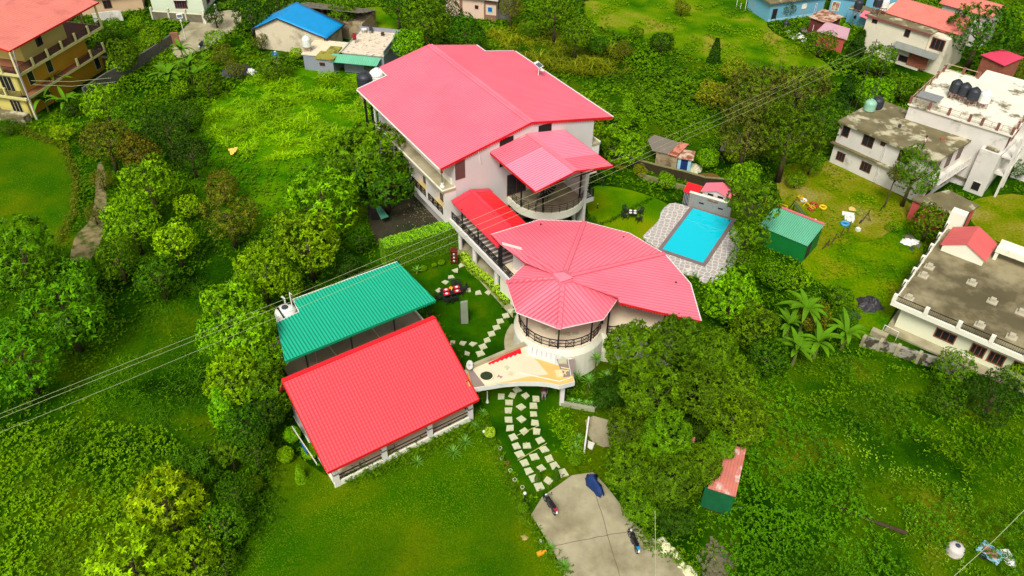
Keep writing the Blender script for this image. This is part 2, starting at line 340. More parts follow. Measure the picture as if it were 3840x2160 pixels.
def chaikin(pts, n=2, closed=True):
    for _ in range(n):
        q = []; m = len(pts)
        for i in range(m if closed else m-1):
            a = Vector(pts[i]); b = Vector(pts[(i+1) % m]); q += [a*.75+b*.25, a*.25+b*.75]
        pts = q
    return pts
PATCH = []
def patch(name, pts, z, m, smooth=2, ex=True, kind='structure', th=.0):
    pts = [Vector((p[0], p[1], 0)) for p in pts]
    if smooth: pts = chaikin(pts, smooth)
    if ex: PATCH.append([(p.x, p.y) for p in pts])
    mb = MB(); n = len(pts); mb.add([(p.x, p.y, z) for p in pts], [tuple(range(n))])
    o = ob(name, mb, m, kind=kind, recalc=False)
    if o.data.polygons[0].normal.z < 0: o.data.flip_normals()
    return o
def foot(fr, x0, x1, y0, y1):       # a building footprint keeps the undergrowth out
    PATCH.append([tuple(fr.w(*q)[:2]) for q in ((x0, y0), (x1, y0), (x1, y1), (x0, y1))])
# ================================================================ ground, lawns, paths, water
g = MB(); g.add([(-400, -150, 0), (400, -150, 0), (400, 500, 0), (-400, 500, 0)], [(0, 1, 2, 3)]); ob('ground', g, GROUND, kind='structure', recalc=False)
def dpoly(*q): return [D(*p) for p in q]
patch('front_lawn', dpoly((640, 1160), (700, 1110), (840, 1215), (900, 1195), (1190, 1030), (1245, 1075), (1255, 1160), (1310, 1250), (1345, 1330), (1385, 1400), (1430, 1470), (1400, 1560), (560, 1560), (585, 1430), (640, 1330), (668, 1260)), .012, LAWN1, 2)
patch('garden_lawn', dpoly((985, 735), (1005, 700), (1150, 648), (1215, 700), (1270, 790), (1300, 850), (1340, 930), (1420, 1000), (1440, 1080), (1420, 1200), (1330, 1250), (1290, 1190), (1235, 1060), (1190, 960), (1120, 820), (1060, 740)), .008, LAWN2, 1)
patch('side_lawn', dpoly((1470, 465), (1560, 470), (1660, 500), (1700, 530), (1660, 560), (1640, 610), (1560, 600), (1480, 560)), .008, LAWN3, 2)
patch('west_lawn', dpoly((-60, 330), (120, 345), (175, 400), (192, 480), (180, 550), (150, 610), (60, 640), (-60, 640)), .012, LAWN1, 2)
patch('mown_field', dpoly((1470, -20), (1990, -20), (1900, 60), (2040, 130), (2120, 190), (2000, 215), (1880, 205), (1790, 160), (1700, 120), (1560, 90), (1470, 50)), .008, FIELD, 2)
patch('upper_lawn', dpoly((890, 20), (990, 15), (1005, 60), (990, 105), (900, 90), (870, 60)), .008, FIELD, 2)
patch('school_yard', dpoly((1940, 440), (1990, 405), (2050, 425), (2090, 395), (2180, 440), (2260, 490), (2330, 540), (2240, 580), (2200, 610), (2120, 610), (2060, 640), (1990, 560)), .012, YARDM, 2)
patch('meadow_grass', dpoly((2030, 600), (2180, 560), (2310, 560), (2330, 640), (2260, 760), (2200, 880), (2110, 830), (2090, 720), (2010, 690)), .008, MEAD, 2)
patch('east_yard', dpoly((2420, 500), (2620, 480), (2640, 640), (2500, 610), (2440, 560)), .008, YARDM, 2)
patch('driveway', dpoly((1325, 1278), (1475, 1170), (1545, 1245), (1600, 1330), (1720, 1400), (1760, 1560), (1440, 1560), (1415, 1430), (1370, 1350)), .03, CONC, 1)
patch('damp_yard', dpoly((925, 490), (1010, 480), (1060, 490), (1100, 560), (1150, 600), (1090, 640), (960, 640), (925, 560)), .012, DAMP, 1)
patch('apron', dpoly((1045, 470), (1070, 470), (1160, 590), (1150, 640), (1200, 700), (1290, 800), (1290, 700), (1230, 640), (1180, 560)), .02, CONC, 0)
patch('lane', dpoly((460, 70), (500, 40), (600, 20), (615, 55), (560, 95), (520, 125), (490, 130), (452, 150), (430, 130), (440, 100)), .012, CONC, 1)
patch('foot_path', dpoly((250, 400), (266, 430), (268, 500), (268, 560), (250, 620), (212, 676), (176, 672), (176, 640), (190, 590), (225, 560), (240, 500), (240, 440)), .012, PATHM, 1)
patch('lower_slope', dpoly((1850, 960), (2000, 895), (2200, 900), (2400, 950), (2660, 1030), (2700, 1560), (1840, 1560), (1880, 1200)), .006, SLOPE, 1, ex=False)
patch('upper_slope', dpoly((530, 250), (640, 195), (760, 165), (900, 180), (930, 210), (930, 380), (840, 420), (690, 560), (540, 560), (480, 480), (500, 330)), .006, RANKB, 2, ex=False)
patch('stony_path', dpoly((1470, 1040), (1560, 1065), (1590, 1100), (1530, 1130), (1480, 1110)), .012, CONC, 1)
patch('bare_soil', dpoly((1720, 445), (1800, 430), (1830, 470), (1790, 500), (1730, 480)), .008, mat('red_soil', L(120, 85, 30), .95, .25, 1., bump=.5), 2)
jm = mat('dark_joint', L(105, 96, 68), .9, .2, 2.)
for q in (((1395, 1372), (1640, 1325)), ((1335, 1285), (1440, 1449)), ((1480, 1180), (1560, 1449))):
    a, b = D(*q[0], .032), D(*q[1], .032); m = MB(); k = 14; pts = [a.lerp(b, i/k)+Vector((random.uniform(-.04, .04), random.uniform(-.04, .04), 0)) for i in range(k+1)]
    for u, v in zip(pts, pts[1:]): sd = (v-u).normalized().cross(Vector((0, 0, 1)))*.022; m.add([u-sd, u+sd, v+sd, v-sd], [(0, 1, 2, 3)])
    if q[0][0] != 1335: ob('driveway_joint', m, jm, kind='structure')
# ---- pool
PF = Fr((15.2, 65.37), (18.95, 63.2)); zP = lambda x, y: (2200+x/3.15, 640+y/3.15)
deckp = [P(*zP(*q)) for q in [(1005, 375), (880, 470), (860, 580), (800, 650), (720, 720), (640, 805), (850, 930), (960, 1100), (1120, 1230), (1330, 1260), (1330, 1335), (1520, 1330), (1700, 1190), (1800, 1000), (1830, 800), (1700, 600), (1185, 425)]]
dm = bpy.data.materials.new('interlocking_pavers'); dm.use_nodes = True; n = dm.node_tree.nodes; l = dm.node_tree.links
tc = n.new('ShaderNodeTexCoord'); mp = n.new('ShaderNodeMapping'); mp.inputs['Rotation'].default_value = (0, 0, .3); l.new(tc.outputs['Object'], mp.inputs[0])
v1 = n.new('ShaderNodeTexVoronoi'); v1.feature = 'DISTANCE_TO_EDGE'; v1.inputs['Scale'].default_value = 1.9; v1.inputs['Randomness'].default_value = .45; l.new(mp.outputs[0], v1.inputs['Vector'])
rp = n.new('ShaderNodeValToRGB'); rp.color_ramp.elements[0].position = .05; rp.color_ramp.elements[1].position = .11; rp.color_ramp.elements[0].color = (*L(228, 218, 205), 1); rp.color_ramp.elements[1].color = (*L(180, 172, 164), 1)
l.new(v1.outputs['Distance'], rp.inputs[0]); l.new(rp.outputs[0], n['Principled BSDF'].inputs['Base Color']); n['Principled BSDF'].inputs['Roughness'].default_value = .8
pd = patch('pool_deck', deckp, .10, dm, 1); pe = MB(); q = chaikin([Vector(p) for p in deckp], 1)
for a, b in zip(q, q[1:]+q[:1]): pe.add([(a.x, a.y, .095), (b.x, b.y, .095), (b.x, b.y, 0), (a.x, a.y, 0)], [(0, 1, 2, 3)])
ob('pool_deck_edge', pe, CONC, kind='structure')
PW_, PL_ = 4.35, 8.75
cp = mat('pool_coping_stone', L(130, 115, 112), .6, .12, 1.)
pool = thing('swimming_pool', 'rectangular turquoise swimming pool with grey coping on the paved deck', 'swimming pool', PF.w(2.1, 4.4))
m = MB(); c_ = .38
for x0, x1, y0, y1 in ((-c_, PW_+c_, -c_, 0), (-c_, PW_+c_, PL_, PL_+c_), (-c_, 0, 0, PL_), (PW_, PW_+c_, 0, PL_)): m.box(PF, x0, x1, y0, y1, .02, .22)
ob('coping', m, cp, pool)
m = MB(); t_ = mat('pool_liner', L(10, 200, 225), .4, .03, 1.)
m.box(PF, 0, PW_, 0, PL_, .104, .112); ob('pool_floor', m, t_, pool)
wm = bpy.data.materials.new('pool_water'); wm.use_nodes = True; b = wm.node_tree.nodes['Principled BSDF']; b.inputs['Base Color'].default_value = (*L(0, 208, 226), 1); b.inputs['Roughness'].default_value = .06
nz = wm.node_tree.nodes.new('ShaderNodeTexNoise'); nz.inputs['Scale'].default_value = 5; nz.inputs['Detail'].default_value = 3; bp = wm.node_tree.nodes.new('ShaderNodeBump'); bp.inputs['Strength'].default_value = .12; bp.inputs['Distance'].default_value = .03
wm.node_tree.links.new(nz.outputs['Fac'], bp.inputs['Height']); wm.node_tree.links.new(bp.outputs[0], b.inputs['Normal'])
m = MB(); m.box(PF, 0, PW_, 0, PL_, .114, .17); ob('water', m, wm, pool)

def PWp(px, py, fr, y):      # pixel ray meets the vertical plane at local depth y
    v = ray(px, py); t = (fr.w(0, y)-Vector((0, 0, 0))).xy.dot(fr.n)/v.xy.dot(fr.n); q = v*t+Vector((0, 0, CH)); return (fr.l(q)[0], q.z)
def onplane(px, py, a, b, c):
    a, b, c = Vector(a), Vector(b), Vector(c); nn = (b-a).cross(c-a); v = ray(px, py); o = Vector((0, 0, CH)); return o+v*((a-o).dot(nn)/v.dot(nn))
# ================================================================ resort main building
M = Fr(P(1652.7, 628.6, 9.2), P(2291.2, 436.3, 9.2)); MW = 20.2; zE, zR = 9.2, 11.3; kx = (zR-zE)/(MW/2)
zc = lambda x, y: (1680+x/2.415, 680+y/2.415); z4 = lambda x, y: (1340+x/3.018, 380+y/3.018); z5 = lambda x, y: (1800+x/3.813, 480+y/3.813)
foot(M, 0, 19.3, -1, 19)
H = thing('resort_building', 'large white three storey resort building under the biggest pink gabled roof', 'building', M.w(10, 9))
zt = lambda x: zE+kx*min(x, MW-x)-.12
m = MB(); m.box(M, 1.5, 18.0, 0, 18.0, 0, 6.4)
lx = 1.5; pts = [(lx, 6.4), (18.0, 6.4), (18.0, zt(18.0)), (10.1, zt(10.1)), (lx, zt(lx))]
vs = [M.w(x, y, z) for y in (0, 18.0) for x, z in pts]; m.add(vs, [(0, 1, 2, 3, 4), (9, 8, 7, 6, 5)]+[(i, 5+i, 5+(i+1) % 5, (i+1) % 5) for i in range(5)])
ob('wall', m, LGREY, H)
rf = MB(); O = lambda x, y: M.w(x, y, zE+kx*(x if x <= 10.1 else MW-x))
sheet(rf, [O(-.1, -.1), O(10.1, -.1), O(10.1, 21.7), O(3.65, 21.7), O(3.65, 19.3), O(-.1, 19.3)], M.e.to_3d(), .3, .06, .03, .06)
sheet(rf, [O(10.1, -.1), O(20.3, -.1), O(20.3, 19.3), O(16.2, 19.3), O(16.2, 21.5), O(10.1, 21.5)], M.e.to_3d(), .3, .06, .03, .06)
roof = ob('roof', rf, PINK, H, m2=PSEAM)
m = MB()
for s in (-1, 1): a = M.w(10.1+s*.19, -.15, zR+.04-kx*.19); b = M.w(10.1+s*.19, 21.6, zR+.04-kx*.19); m.bar(a, b, .4, .02, up=Vector((0, 0, 1)))
m.tube([M.w(10.1, -.15, zR+.05), M.w(10.1, 21.6, zR+.05)], .05); ob('ridge_cap', m, PINK, roof)
m = MB(); valance(m, O(-.1, -.16)+Vector((0, 0, .02)), O(10.1, -.16)+Vector((0, 0, .04)), .36, .22); valance(m, O(10.1, -.16)+Vector((0, 0, .04)), O(20.3, -.16)+Vector((0, 0, .02)), .36, .22); ob('fascia', m, REDM, roof)
m = MB()
for a, b in ((O(-.22, -.1), O(-.22, 19.3)), (O(20.42, -.1), O(20.42, 19.3)), (O(3.5, 19.4), O(3.5, 21.7)), (O(-.1, 19.42), O(3.6, 19.42)), (O(16.3, 19.4), O(16.3, 21.5)), (O(16.3, 19.42), O(20.3, 19.42))): m.bar(a-Vector((0, 0, .03)), b-Vector((0, 0, .03)), .14, .1)
ob('gutter', m, WHITE, roof, sp=WORLD)
# terrace slabs and balconies on both long sides
m = MB(); m.box(M, -.02, 1.5, -.05, 15.3, 6.25, 6.5); m.box(M, 18.0, 19.1, -.05, 15.3, 6.25, 6.5); ob('terrace_slab', m, CONC, H, sp=M)
m = MB(); m.box(M, -.02, .1, -.05, 15.3, 6.5, 6.6); m.box(M, .1, 1.5, -.05, .07, 6.5, 6.6); m.box(M, 18.98, 19.1, -.05, 15.3, 6.5, 6.6); m.box(M, 1.38, 1.5, .7, 15.3, 6.5, 7.1); ob('terrace_kerb', m, CREAMW, H, sp=M)
m = MB()
for x0, x1 in ((.22, 1.5), (18.0, 19.0)):
    m.box(M, x0, x1, .0, 15.4, 2.75, 3.2)
    for y in (0., 3.75, 7.6, 11.4, 15.2): m.box(M, x0, x1, y, y+.2, 3.2, 6.25)
    xo = x0 if x0 < 5 else x1-.12
    m.box(M, xo, xo+.12, .2, 15.2, 3.2, 3.55); m.box(M, xo+.003, xo+.117, .2, 15.2, 5.95, 6.25)
    for y in (3.95, 7.4, 0.2, 11.2): m.box(M, xo, xo+.12, y, y+.2, 3.55, 4.4)
ob('balcony', m, WHITE, H, sp=M)
m = MB(); m.box(M, .34, 1.5, .2, 15.2, 3.203, 3.22); ob('balcony_floor', m, mat('yellow_floor_tile', L(228, 200, 130), .6, .06, 1.), H)
m = MB()
for y in (.45, 4.2, 8.0, 11.8):
    railing(m, [M.w(.2, y, 3.5), M.w(.2, y+3.1, 3.5)], .8, 3, 1.05, .04, True); railing(m, [M.w(19.05, y, 3.5), M.w(19.05, y+3.1, 3.5)], .8, 3, 1.05, .04, True)
ob('balcony_railing', m, BLACKM, H, sp=M)
LW = side(M.sub(1.5, 0), 16.5, 18, 'l')
for y in (1.3, 5.2, 9.2, 13.): window(H, LW, 18-y-.4, 4.55, 1.2, 2.1, DGREY, GLASS, 1, label=None)
for y in (2.6, 6.4): window(H, LW, 18-y-.4, 4.3, .8, 2.3, WOODW, GLASS, 0, name='door')
for x in (3.2, 7.8): window(H, M, x, 4.7, .01+1.2, 1.4, DGREY, GLASS, 1) if x > 100 else None
# dark openings and arched sign panel under the front gable
m = MB()
for (ax, ay), (bx, by) in (((1195, 1075), (1298, 1100)), ((1490, 920), (1585, 985))):
    xa, za = PWp(*T(1, 0, ax, ay), M, 0); xb, zb = PWp(*T(1, 0, bx, by), M, 0); m.box(M, xa, xb, -.02, .03, 7.2, zt((xa+xb)/2)-.25)
ob('gable_opening', m, DARKO, H, sp=M)
x0 = PWp(*T(1, 0, 1305, 1000), M, 0)[0]; x1 = PWp(*T(1, 0, 1485, 990), M, 0)[0]
arc = [M.w(x0+(x1-x0)*(.5-.5*math.cos(PI*i/12)), 0, 9.3+.75*math.sin(PI*i/12)) for i in range(13)]
m = MB(); vs = [p-M.n.to_3d()*d for d in (.04, .12) for p in [M.w(x0, 0, 8.2)]+arc+[M.w(x1, 0, 8.2)]]; k = 15
m.add(vs, [tuple(range(k)), tuple(range(k, 2*k))[::-1]]+[(i, i+1, k+i+1, k+i) for i in range(k-1)]); ob('arched_panel', m, mat('cream_panel', L(250, 228, 210), .7, .04, 1.), H)
# terrace corner opening at upper left, side post
m = MB(); m.box(M, 1.52, 2.6, -.03, .02, 7.3, zt(2.)-.12); ob('corner_opening', m, mat('brown_shutter', L(105, 70, 66), .7, .1, 1.), H)
m = MB(); x, z = PWp(*z4(1395, 700), M, -.02); x2, z2 = PWp(*z4(1365, 545), M, -.02); m.bar(M.w(x, -.06, z), M.w(x2, -.06, z2), .1, .08); ob('downpipe', m, WHITE, H)
m = MB()
for x, y in ((-.1, 17.4), (.35, 18.8), (1.2, 19.1), (3.6, 21.3), (16.3, 21.2)): m.bar(M.w(x, y, 0), M.w(x, y, 9.1), .16)
ob('roof_post', m, BLACKM, H, sp=M)
m = MB(); m.tube([M.w(.1, 15.6, 0), M.w(.1, 15.6, 8.7), M.w(.9, 15.6, 8.9)], .06); m.tube([M.w(.35, 15.9, 0), M.w(.35, 15.9, 8.6)], .05); ob('waste_pipe', m, WPLAS, H, sp=M)
# folded sunshade standing on the terrace corner
t = thing('folded_parasol', 'closed red parasol on a white base at the terrace slab corner of the resort building', 'parasol', M.w(.45, .75, 6.5))
m = MB(); m.lathe(M.w(.45, .75, 6.5), [(.24, 0), (.24, .12), (.16, .2), (.15, .42)], 14); ob('base', m, WPLAS, t)
m = MB(); m.tube([M.w(.45, .75, 6.9), M.w(.45, .75, 8.98)], .035); ob('pole', m, DGREY, t)
m = MB(); m.lathe(M.w(.45, .75, 8.0), [(.02, 0), (.13, .1), (.09, .5), (.03, .92)], 10); ob('cloth', m, mat('red_cloth', L(190, 50, 45), .8, .1, 2.), t)
# ---- round terrace with its gabled canopy
TC = (11.45, -1.3); TR = 3.98
ang = [R_(a) for a in range(172, 315, 4)]
edge = [(TC[0]+TR*math.cos(a), TC[1]+TR*math.sin(a)) for a in ang]
m = MB(); m.prism([M.w(7.5, .0)[:2]]+[M.w(*q)[:2] for q in edge]+[M.w(14.1, 0)[:2]], 2.6, 3.42); ob('round_terrace', m, CREAMW, H)
m = MB(); e2 = [(TC[0]+(TR-.13)*math.cos(a), TC[1]+(TR-.13)*math.sin(a)) for a in ang]
m.prism([M.w(7.65, .0)[:2]]+[M.w(*q)[:2] for q in e2]+[M.w(14.0, 0)[:2]], 3.42, 3.44); ob('terrace_floor', m, CONC, H)
m = MB(); e3 = [M.w(TC[0]+(TR-.07)*math.cos(a), TC[1]+(TR-.07)*math.sin(a), 3.42) for a in ang]
for k in range(4): m.tube([p+Vector((0, 0, .25+.22*k)) for p in e3], .025 if k < 3 else .035, 5)
for p in e3[::3]: m.bar(p, p+Vector((0, 0, .93)), .05)
ob('terrace_railing', m, BLACKM, H)
m = MB()
for x, y, z0 in ((7.68, -2.3, 3.43), (9.08, -4.15, 3.43), (13.8, -3.9, 3.43)): m.bar(M.w(x, y, z0), M.w(x, y, 9.25), .17)
for s in (-1, 1):
    for dx in (0, .16): m.tube([M.w(9.8+s*(3.9+dx)*math.sin(PI/2*i/8), -7.6, 9.95-3.2*(1-math.cos(PI/2*i/8))) for i in range(9)], .03, 5)
for y in (-7.9, -5.2, -2.6): m.bar(M.w(5.5, y, 9.22), M.w(14.1, y, 9.22), .09); m.bar(M.w(5.5, y, 9.2), M.w(9.8, y, 9.98), .06); m.bar(M.w(14.1, y, 9.2), M.w(9.8, y, 9.98), .06)
m.bar(M.w(9.08, -4.15, 7.0), M.w(9.08, -7.9, 9.15), .09); m.bar(M.w(13.8, -3.9, 7.0), M.w(13.8, -7.9, 9.15), .09)
ob('canopy_frame', m, BLACKM, H)
C2 = lambda x, y: M.w(x, y, 9.3+.8*(1-abs(x-9.8)/4.4))
cr = MB(); sheet(cr, [C2(5.4, -2.9), C2(9.8, -2.9), C2(9.8, -.04), C2(5.4, -.04)], M.e.to_3d(), .3, .06, .035, .04); sheet(cr, [C2(9.8, -8.15), C2(14.2, -8.15), C2(14.2, -5.6), C2(9.8, -5.6)], M.e.to_3d(), .3, .06, .035, .04)
cro = ob('canopy_roof', cr, PINK, H, m2=PSEAM)
cr = MB(); sheet(cr, [C2(5.4, -8.15), C2(9.8, -8.15), C2(9.8, -2.903), C2(5.4, -2.903)], M.e.to_3d(), .3, .06, .035, .04); sheet(cr, [C2(9.8, -5.597), C2(14.2, -5.597), C2(14.2, -.04), C2(9.8, -.04)], M.e.to_3d(), .3, .06, .035, .04)
ob('canopy_light_sheet', cr, PINKL, H, m2=PINK, label='paler newer sheets of the canopy')
m = MB(); valance(m, C2(5.4, -8.19), C2(9.8, -8.19), .26, .2); valance(m, C2(9.8, -8.19), C2(14.2, -8.19), .26, .2); valance(m, C2(5.36, -.1), C2(5.36, -8.15), .26, .2); valance(m, C2(14.24, -.1), C2(14.24, -8.15), .26, .2); ob('canopy_fascia', m, REDM, cro)
m = MB()
for s in (-1, 1): m.bar(M.w(9.8+s*.13, -8.2, 10.13), M.w(9.8+s*.13, -.04, 10.13), .26, .02)
ob('canopy_ridge', m, PINK, cro)
# stair and glazed opening on the terrace, wall under and beside it
window(H, M, 8.55, 4.75, 2.3, 2.5, WOODW, GLASS, 1, name='door'); window(H, M, 11.6, 4.75, 1.5, 2.3, WOODW, GLASS, 0, name='door')
m = MB(); cs = (11.2, -1.6)
for i in range(14):
    a = R_(200+i*20); z = 3.5+i*.19; q = [(cs[0]+rr*math.cos(a+da), cs[1]+rr*math.sin(a+da)) for rr, da in ((.08, 0), (1.05, -.17), (1.05, .17))]
    m.prism([M.w(*p)[:2] for p in q], z, z+.04)
m.bar(M.w(*cs, 3.43), M.w(*cs, 7.1), .1)
for h in (.35, .6, .9): m.tube([M.w(cs[0]+1.05*math.cos(R_(200+i*20)), cs[1]+1.05*math.sin(R_(200+i*20)), 3.5+i*.19+h) for i in range(14)], .025, 5)
railing(m, [M.w(9.4, -2.6, 3.43), M.w(10.5, -2.9, 3.43)], .85, 3, .6, .03); ob('spiral_stair', m, BLACKM, H)
m = MB()
for x, y in ((8.8, -3.3), (11.2, -4.4), (13.6, -3.4)): m.lathe(M.w(x, y, 0), [(.22, 0), (.22, 2.75)], 16)
ob('terrace_column', m, WHITE, H, sp=M)
m = MB(); m.box(M, 14.02, 14.35, -4.4, -.02, 0, 9.0); ob('fin_wall', m, WHITE, H)
m = MB(); m.box(M, 14.35, 15.4, -4.3, -2.9, 2.7, 3.2); ob('side_balcony', m, WHITE, H)
m = MB(); railing(m, [M.w(14.4, -4.25, 3.2), M.w(15.35, -4.25, 3.2), M.w(15.35, -2.95, 3.2), M.w(14.4, -2.95, 3.2)], .95, 3, .8, .035, True); ob('side_balcony_railing', m, BLACKM, H)
for x in (7.0, 9.4): window(H, M, x, 1.5, 1.6, 1.7, WOODW, GLASS, 1)
m = MB(); m.box(M, 9.9, 10.6, -.9, -.7, 0, 1.7); ob('blue_board', m, BLUEP, H)
# ================================================================ covered bridge
B = thing('covered_bridge', 'raised covered bridge with bright red gabled roof joining the resort building to the round restaurant', 'bridge', M.w(3, -6))
m = MB(); m.box(M, .6, 1.0, -12.3, -.1, 2.55, 3.2); m.box(M, 4.7, 5.1, -12.3, -.1, 2.55, 3.2)
for x, y in ((1.0, -4.2), (1.0, -8.4), (4.7, -4.2), (4.7, -8.4), (1.0, -1.2)): m.lathe(M.w(x+(.15 if x < 3 else -.15), y, 0), [(.24, 0), (.24, 2.55)], 14)
ob('beam', m, WHITE, B, sp=M)
m = MB(); m.box(M, 1.0, 4.7, -12.3, -.1, 2.9, 3.15); ob('deck', m, mat('grey_deck_tile', L(120, 112, 104), .7, .1, 1.), B)
m = MB(); y = -.8
while y > -12: m.box(M, 1.0, 4.7, y-.22, y, 3.15, 3.157); y -= .62
ob('deck_stripe', m, mat('white_deck_tile', L(225, 215, 200), .6, .05, 1.), B)
m = MB(); railing(m, [M.w(.8, -.3, 3.2), M.w(.8, -12.2, 3.2)], .85, 3, 1.15, .045, True); railing(m, [M.w(4.9, -.3, 3.2), M.w(4.9, -8.8, 3.2)], .85, 3, 1.15, .045, True); ob('railing', m, BLACKM, B, sp=M)
m = MB()
for x in (.95, 4.8):
    for y in (-2.2, -5.3, -9.1, -9.6): m.bar(M.w(x, y, 3.2), M.w(x, y, 5.42 if y > -9.2 else 5.85), .15)
for y in (-.5, -2.2, -5.3, -8.9): m.bar(M.w(.95, y, 5.3), M.w(4.95, y, 5.3), .08)
ob('post', m, BLACKM, B, sp=M)
R2 = lambda x, y: M.w(x, y, 5.35+.6*(1-abs(x-2.95)/2.15))
m = MB(); sheet(m, [R2(.8, -9.2), R2(2.95, -9.2), R2(2.95, -.45), R2(.8, -.45)], M.e.to_3d(), .25, .05, .03, .04); rl = ob('roof', m, mat('lit_red_sheet', L(252, 60, 70), .33, .06, .6), B, label='lighter left slope of the bridge roof', m2=RSEAM)  # lit slope: the stronger light is painted in as a paler red
m = MB(); sheet(m, [R2(2.95, -9.2), R2(5.1, -9.2), R2(5.1, -.45), R2(2.95, -.45)], M.e.to_3d(), .25, .05, .03, .04); ob('roof_slope', m, mat('shaded_red_sheet', L(248, 16, 16), .35, .06, .6), B, label='vivid red right slope of the bridge roof', m2=RSEAM)  # slope turned from the light: shade painted in as a deeper red
m = MB(); m.bar(R2(2.95, -9.2)+Vector((0, 0, .04)), R2(2.95, -.45)+Vector((0, 0, .04)), .4, .03); valance(m, R2(.78, -.45), R2(.78, -9.2), .14, .18); m.slab([R2(.75, -1.0)+Vector((0, 0, .05)), R2(2.95, -1.0)+Vector((0, 0, .05)), R2(2.95, -.3)+Vector((0, 0, .05)), R2(.75, -.3)+Vector((0, 0, .05))], .02); m.slab([R2(2.95, -1.0)+Vector((0, 0, .05)), R2(5.15, -1.0)+Vector((0, 0, .05)), R2(5.15, -.3)+Vector((0, 0, .05)), R2(2.95, -.3)+Vector((0, 0, .05))], .02)
ob('flashing', m, mat('dull_red_flashing', L(225, 62, 80), .4, .1, .8), rl)
# ================================================================ round restaurant
OC = Vector((4.15, 51.0)); AP = Vector((OC.x, OC.y, 7.85))
t11 = lambda x, y, z: P(*T(1, 1, x, y), z)
vA = t11(1835, 222, 6.1); vB = t11(2440, 465, 6.1); o3 = t11(2576, 945, 6.1); tipL = t11(1130, 320, 6.15)
pA, pB = (AP, vA, vB), (AP, vB, o3); pC = (AP, vA, tipL)
oc = lambda a, r=4.72, z=6.5: Vector((OC.x+r*math.cos(R_(a)), OC.y+r*math.sin(R_(a)), z))
vD, vDE, vE, vEF, vCD, vC = oc(-95), oc(-143), oc(169), oc(128), oc(-48), oc(-8)
onp = lambda x, y, pl, c=1, r=1: onplane(*T(c, r, x, y), *pl)
secs = [([AP, vA, onp(2175, 310, pA), vB], 'A'), ([AP, vB, onp(60, 690, pB, 2), onp(140, 970, pB, 2), o3, onp(2095, 830, pB), onp(2090, 790, pB)], 'B'),
        ([AP, vC, vCD, vD], 'C'), ([AP, vD, vDE, vE], 'D'), ([AP, vE, vEF], 'E'), ([AP, onp(1385, 530, pC), onp(1200, 395, pC), tipL, onp(1490, 210, pC), vA], 'F')]
S = thing('round_restaurant', 'raised round restaurant under a pink many-sided fan roof with a small central peak', 'restaurant', (OC.x, OC.y, 0))
dirs = {'A': (vA+vB)/2-AP, 'B': Vector((1, -.02, -.1)), 'C': oc(-52)-AP, 'D': oc(-143)-AP, 'E': oc(150)-AP, 'F': onp(1310, 265, pC)-AP}
dirs['A'] = onp(2175, 310, pA)-AP; dirs['F'] = Vector((-.62, .78, 0)) if False else (onp(1340, 300, pC)-onp(1700, 640, pC))
rm = MB()
for pts, k in secs: sheet(rm, pts, dirs[k], .36, .045, .018, .05)
rm.slab([AP, vEF, onp(1385, 530, pC)], .04); rm.slab([AP, vC, onp(2092, 800, pB)], .04)
ro = ob('roof', rm, PINK, S, m2=PSEAM)
m = MB()
for p in (vA, vB, vC+Vector((0, 0, .0)), vD, vE, onp(1420, 480, pC)):
    d = (p-AP).normalized(); sd = d.cross(Vector((0, 0, 1))).normalized(); a = AP+d*.3
    m.slab([a-sd*.2+Vector((0, 0, .05)), p-sd*.2+Vector((0, 0, .05)), p+sd*.2+Vector((0, 0, .05)), a+sd*.2+Vector((0, 0, .05))], .05)
    m.tube([a+Vector((0, 0, .07)), p+Vector((0, 0, .07))], .05, 6); m.cur = 1; [m.bar(a+sd*s_*.2+Vector((0, 0, .06)), p+sd*s_*.2+Vector((0, 0, .06)), .05, .04) for s_ in (-1, 1)]; m.cur = 0
ob('hip_cap', m, PINK, ro, m2=PSEAM)
m = MB(); cf = Fr(OC, ang=.5)
for r, z0, z1 in ((.62, .0, .12), (.5, .12, .34)): m.box(cf, -r, r, -r, r, 7.72+z0, 7.72+z1)
m.add([cf.w(-.62, -.62, 8.06), cf.w(.62, -.62, 8.06), cf.w(.62, .62, 8.06), cf.w(-.62, .62, 8.06), cf.w(0, 0, 8.42)], [(0, 1, 4), (1, 2, 4), (2, 3, 4), (3, 0, 4), (0, 3, 2, 1)]); ob('cupola', m, PINK, ro)
outl = [tipL, onp(1490, 210, pC), vA, onp(2175, 310, pA), vB, onp(60, 690, pB, 2), onp(140, 970, pB, 2), o3, onp(2095, 830, pB)]
m = MB()
for a, b in zip(outl[:6], outl[1:7]): d = Vector((0, 0, -.03)); m.bar(a+d, b+d, .09, .08)
for a, b in ((vE, vDE), (vDE, vD), (vD, vCD), (vCD, vC), (vE, vEF)): m.bar(a+Vector((0, 0, -.04)), b+Vector((0, 0, -.04)), .07, .07)
ob('gutter', m, WHITE, ro, sp=WORLD)
m = MB(); valance(m, outl[6]-Vector((0, 0, .03)), outl[7]-Vector((0, 0, .03)), .26, .22); valance(m, outl[7]-Vector((0, 0, .03)), outl[8]-Vector((0, 0, .03)), .26, .22); valance(m, tipL-Vector((0, 0, .03)), onp(1385, 530, pC)-Vector((0, 0, .03)), .22, .22); ob('fascia', m, REDM, ro, sp=WORLD)
m = MB(); a_, b_ = onp(1215, 400, pC), onp(1360, 440, pC); valance(m, a_+Vector((0, 0, .3)), b_+Vector((0, 0, .3)), .3, .18); m.slab([a_+Vector((0, 0, .06)), b_+Vector((0, 0, .06)), b_+Vector((.12, .1, .06)), a_+Vector((.1, .15, .06))], .02); ob('loose_trim', m, WPLAS, ro, label='loose white saw-tooth trim lying on the restaurant roof')
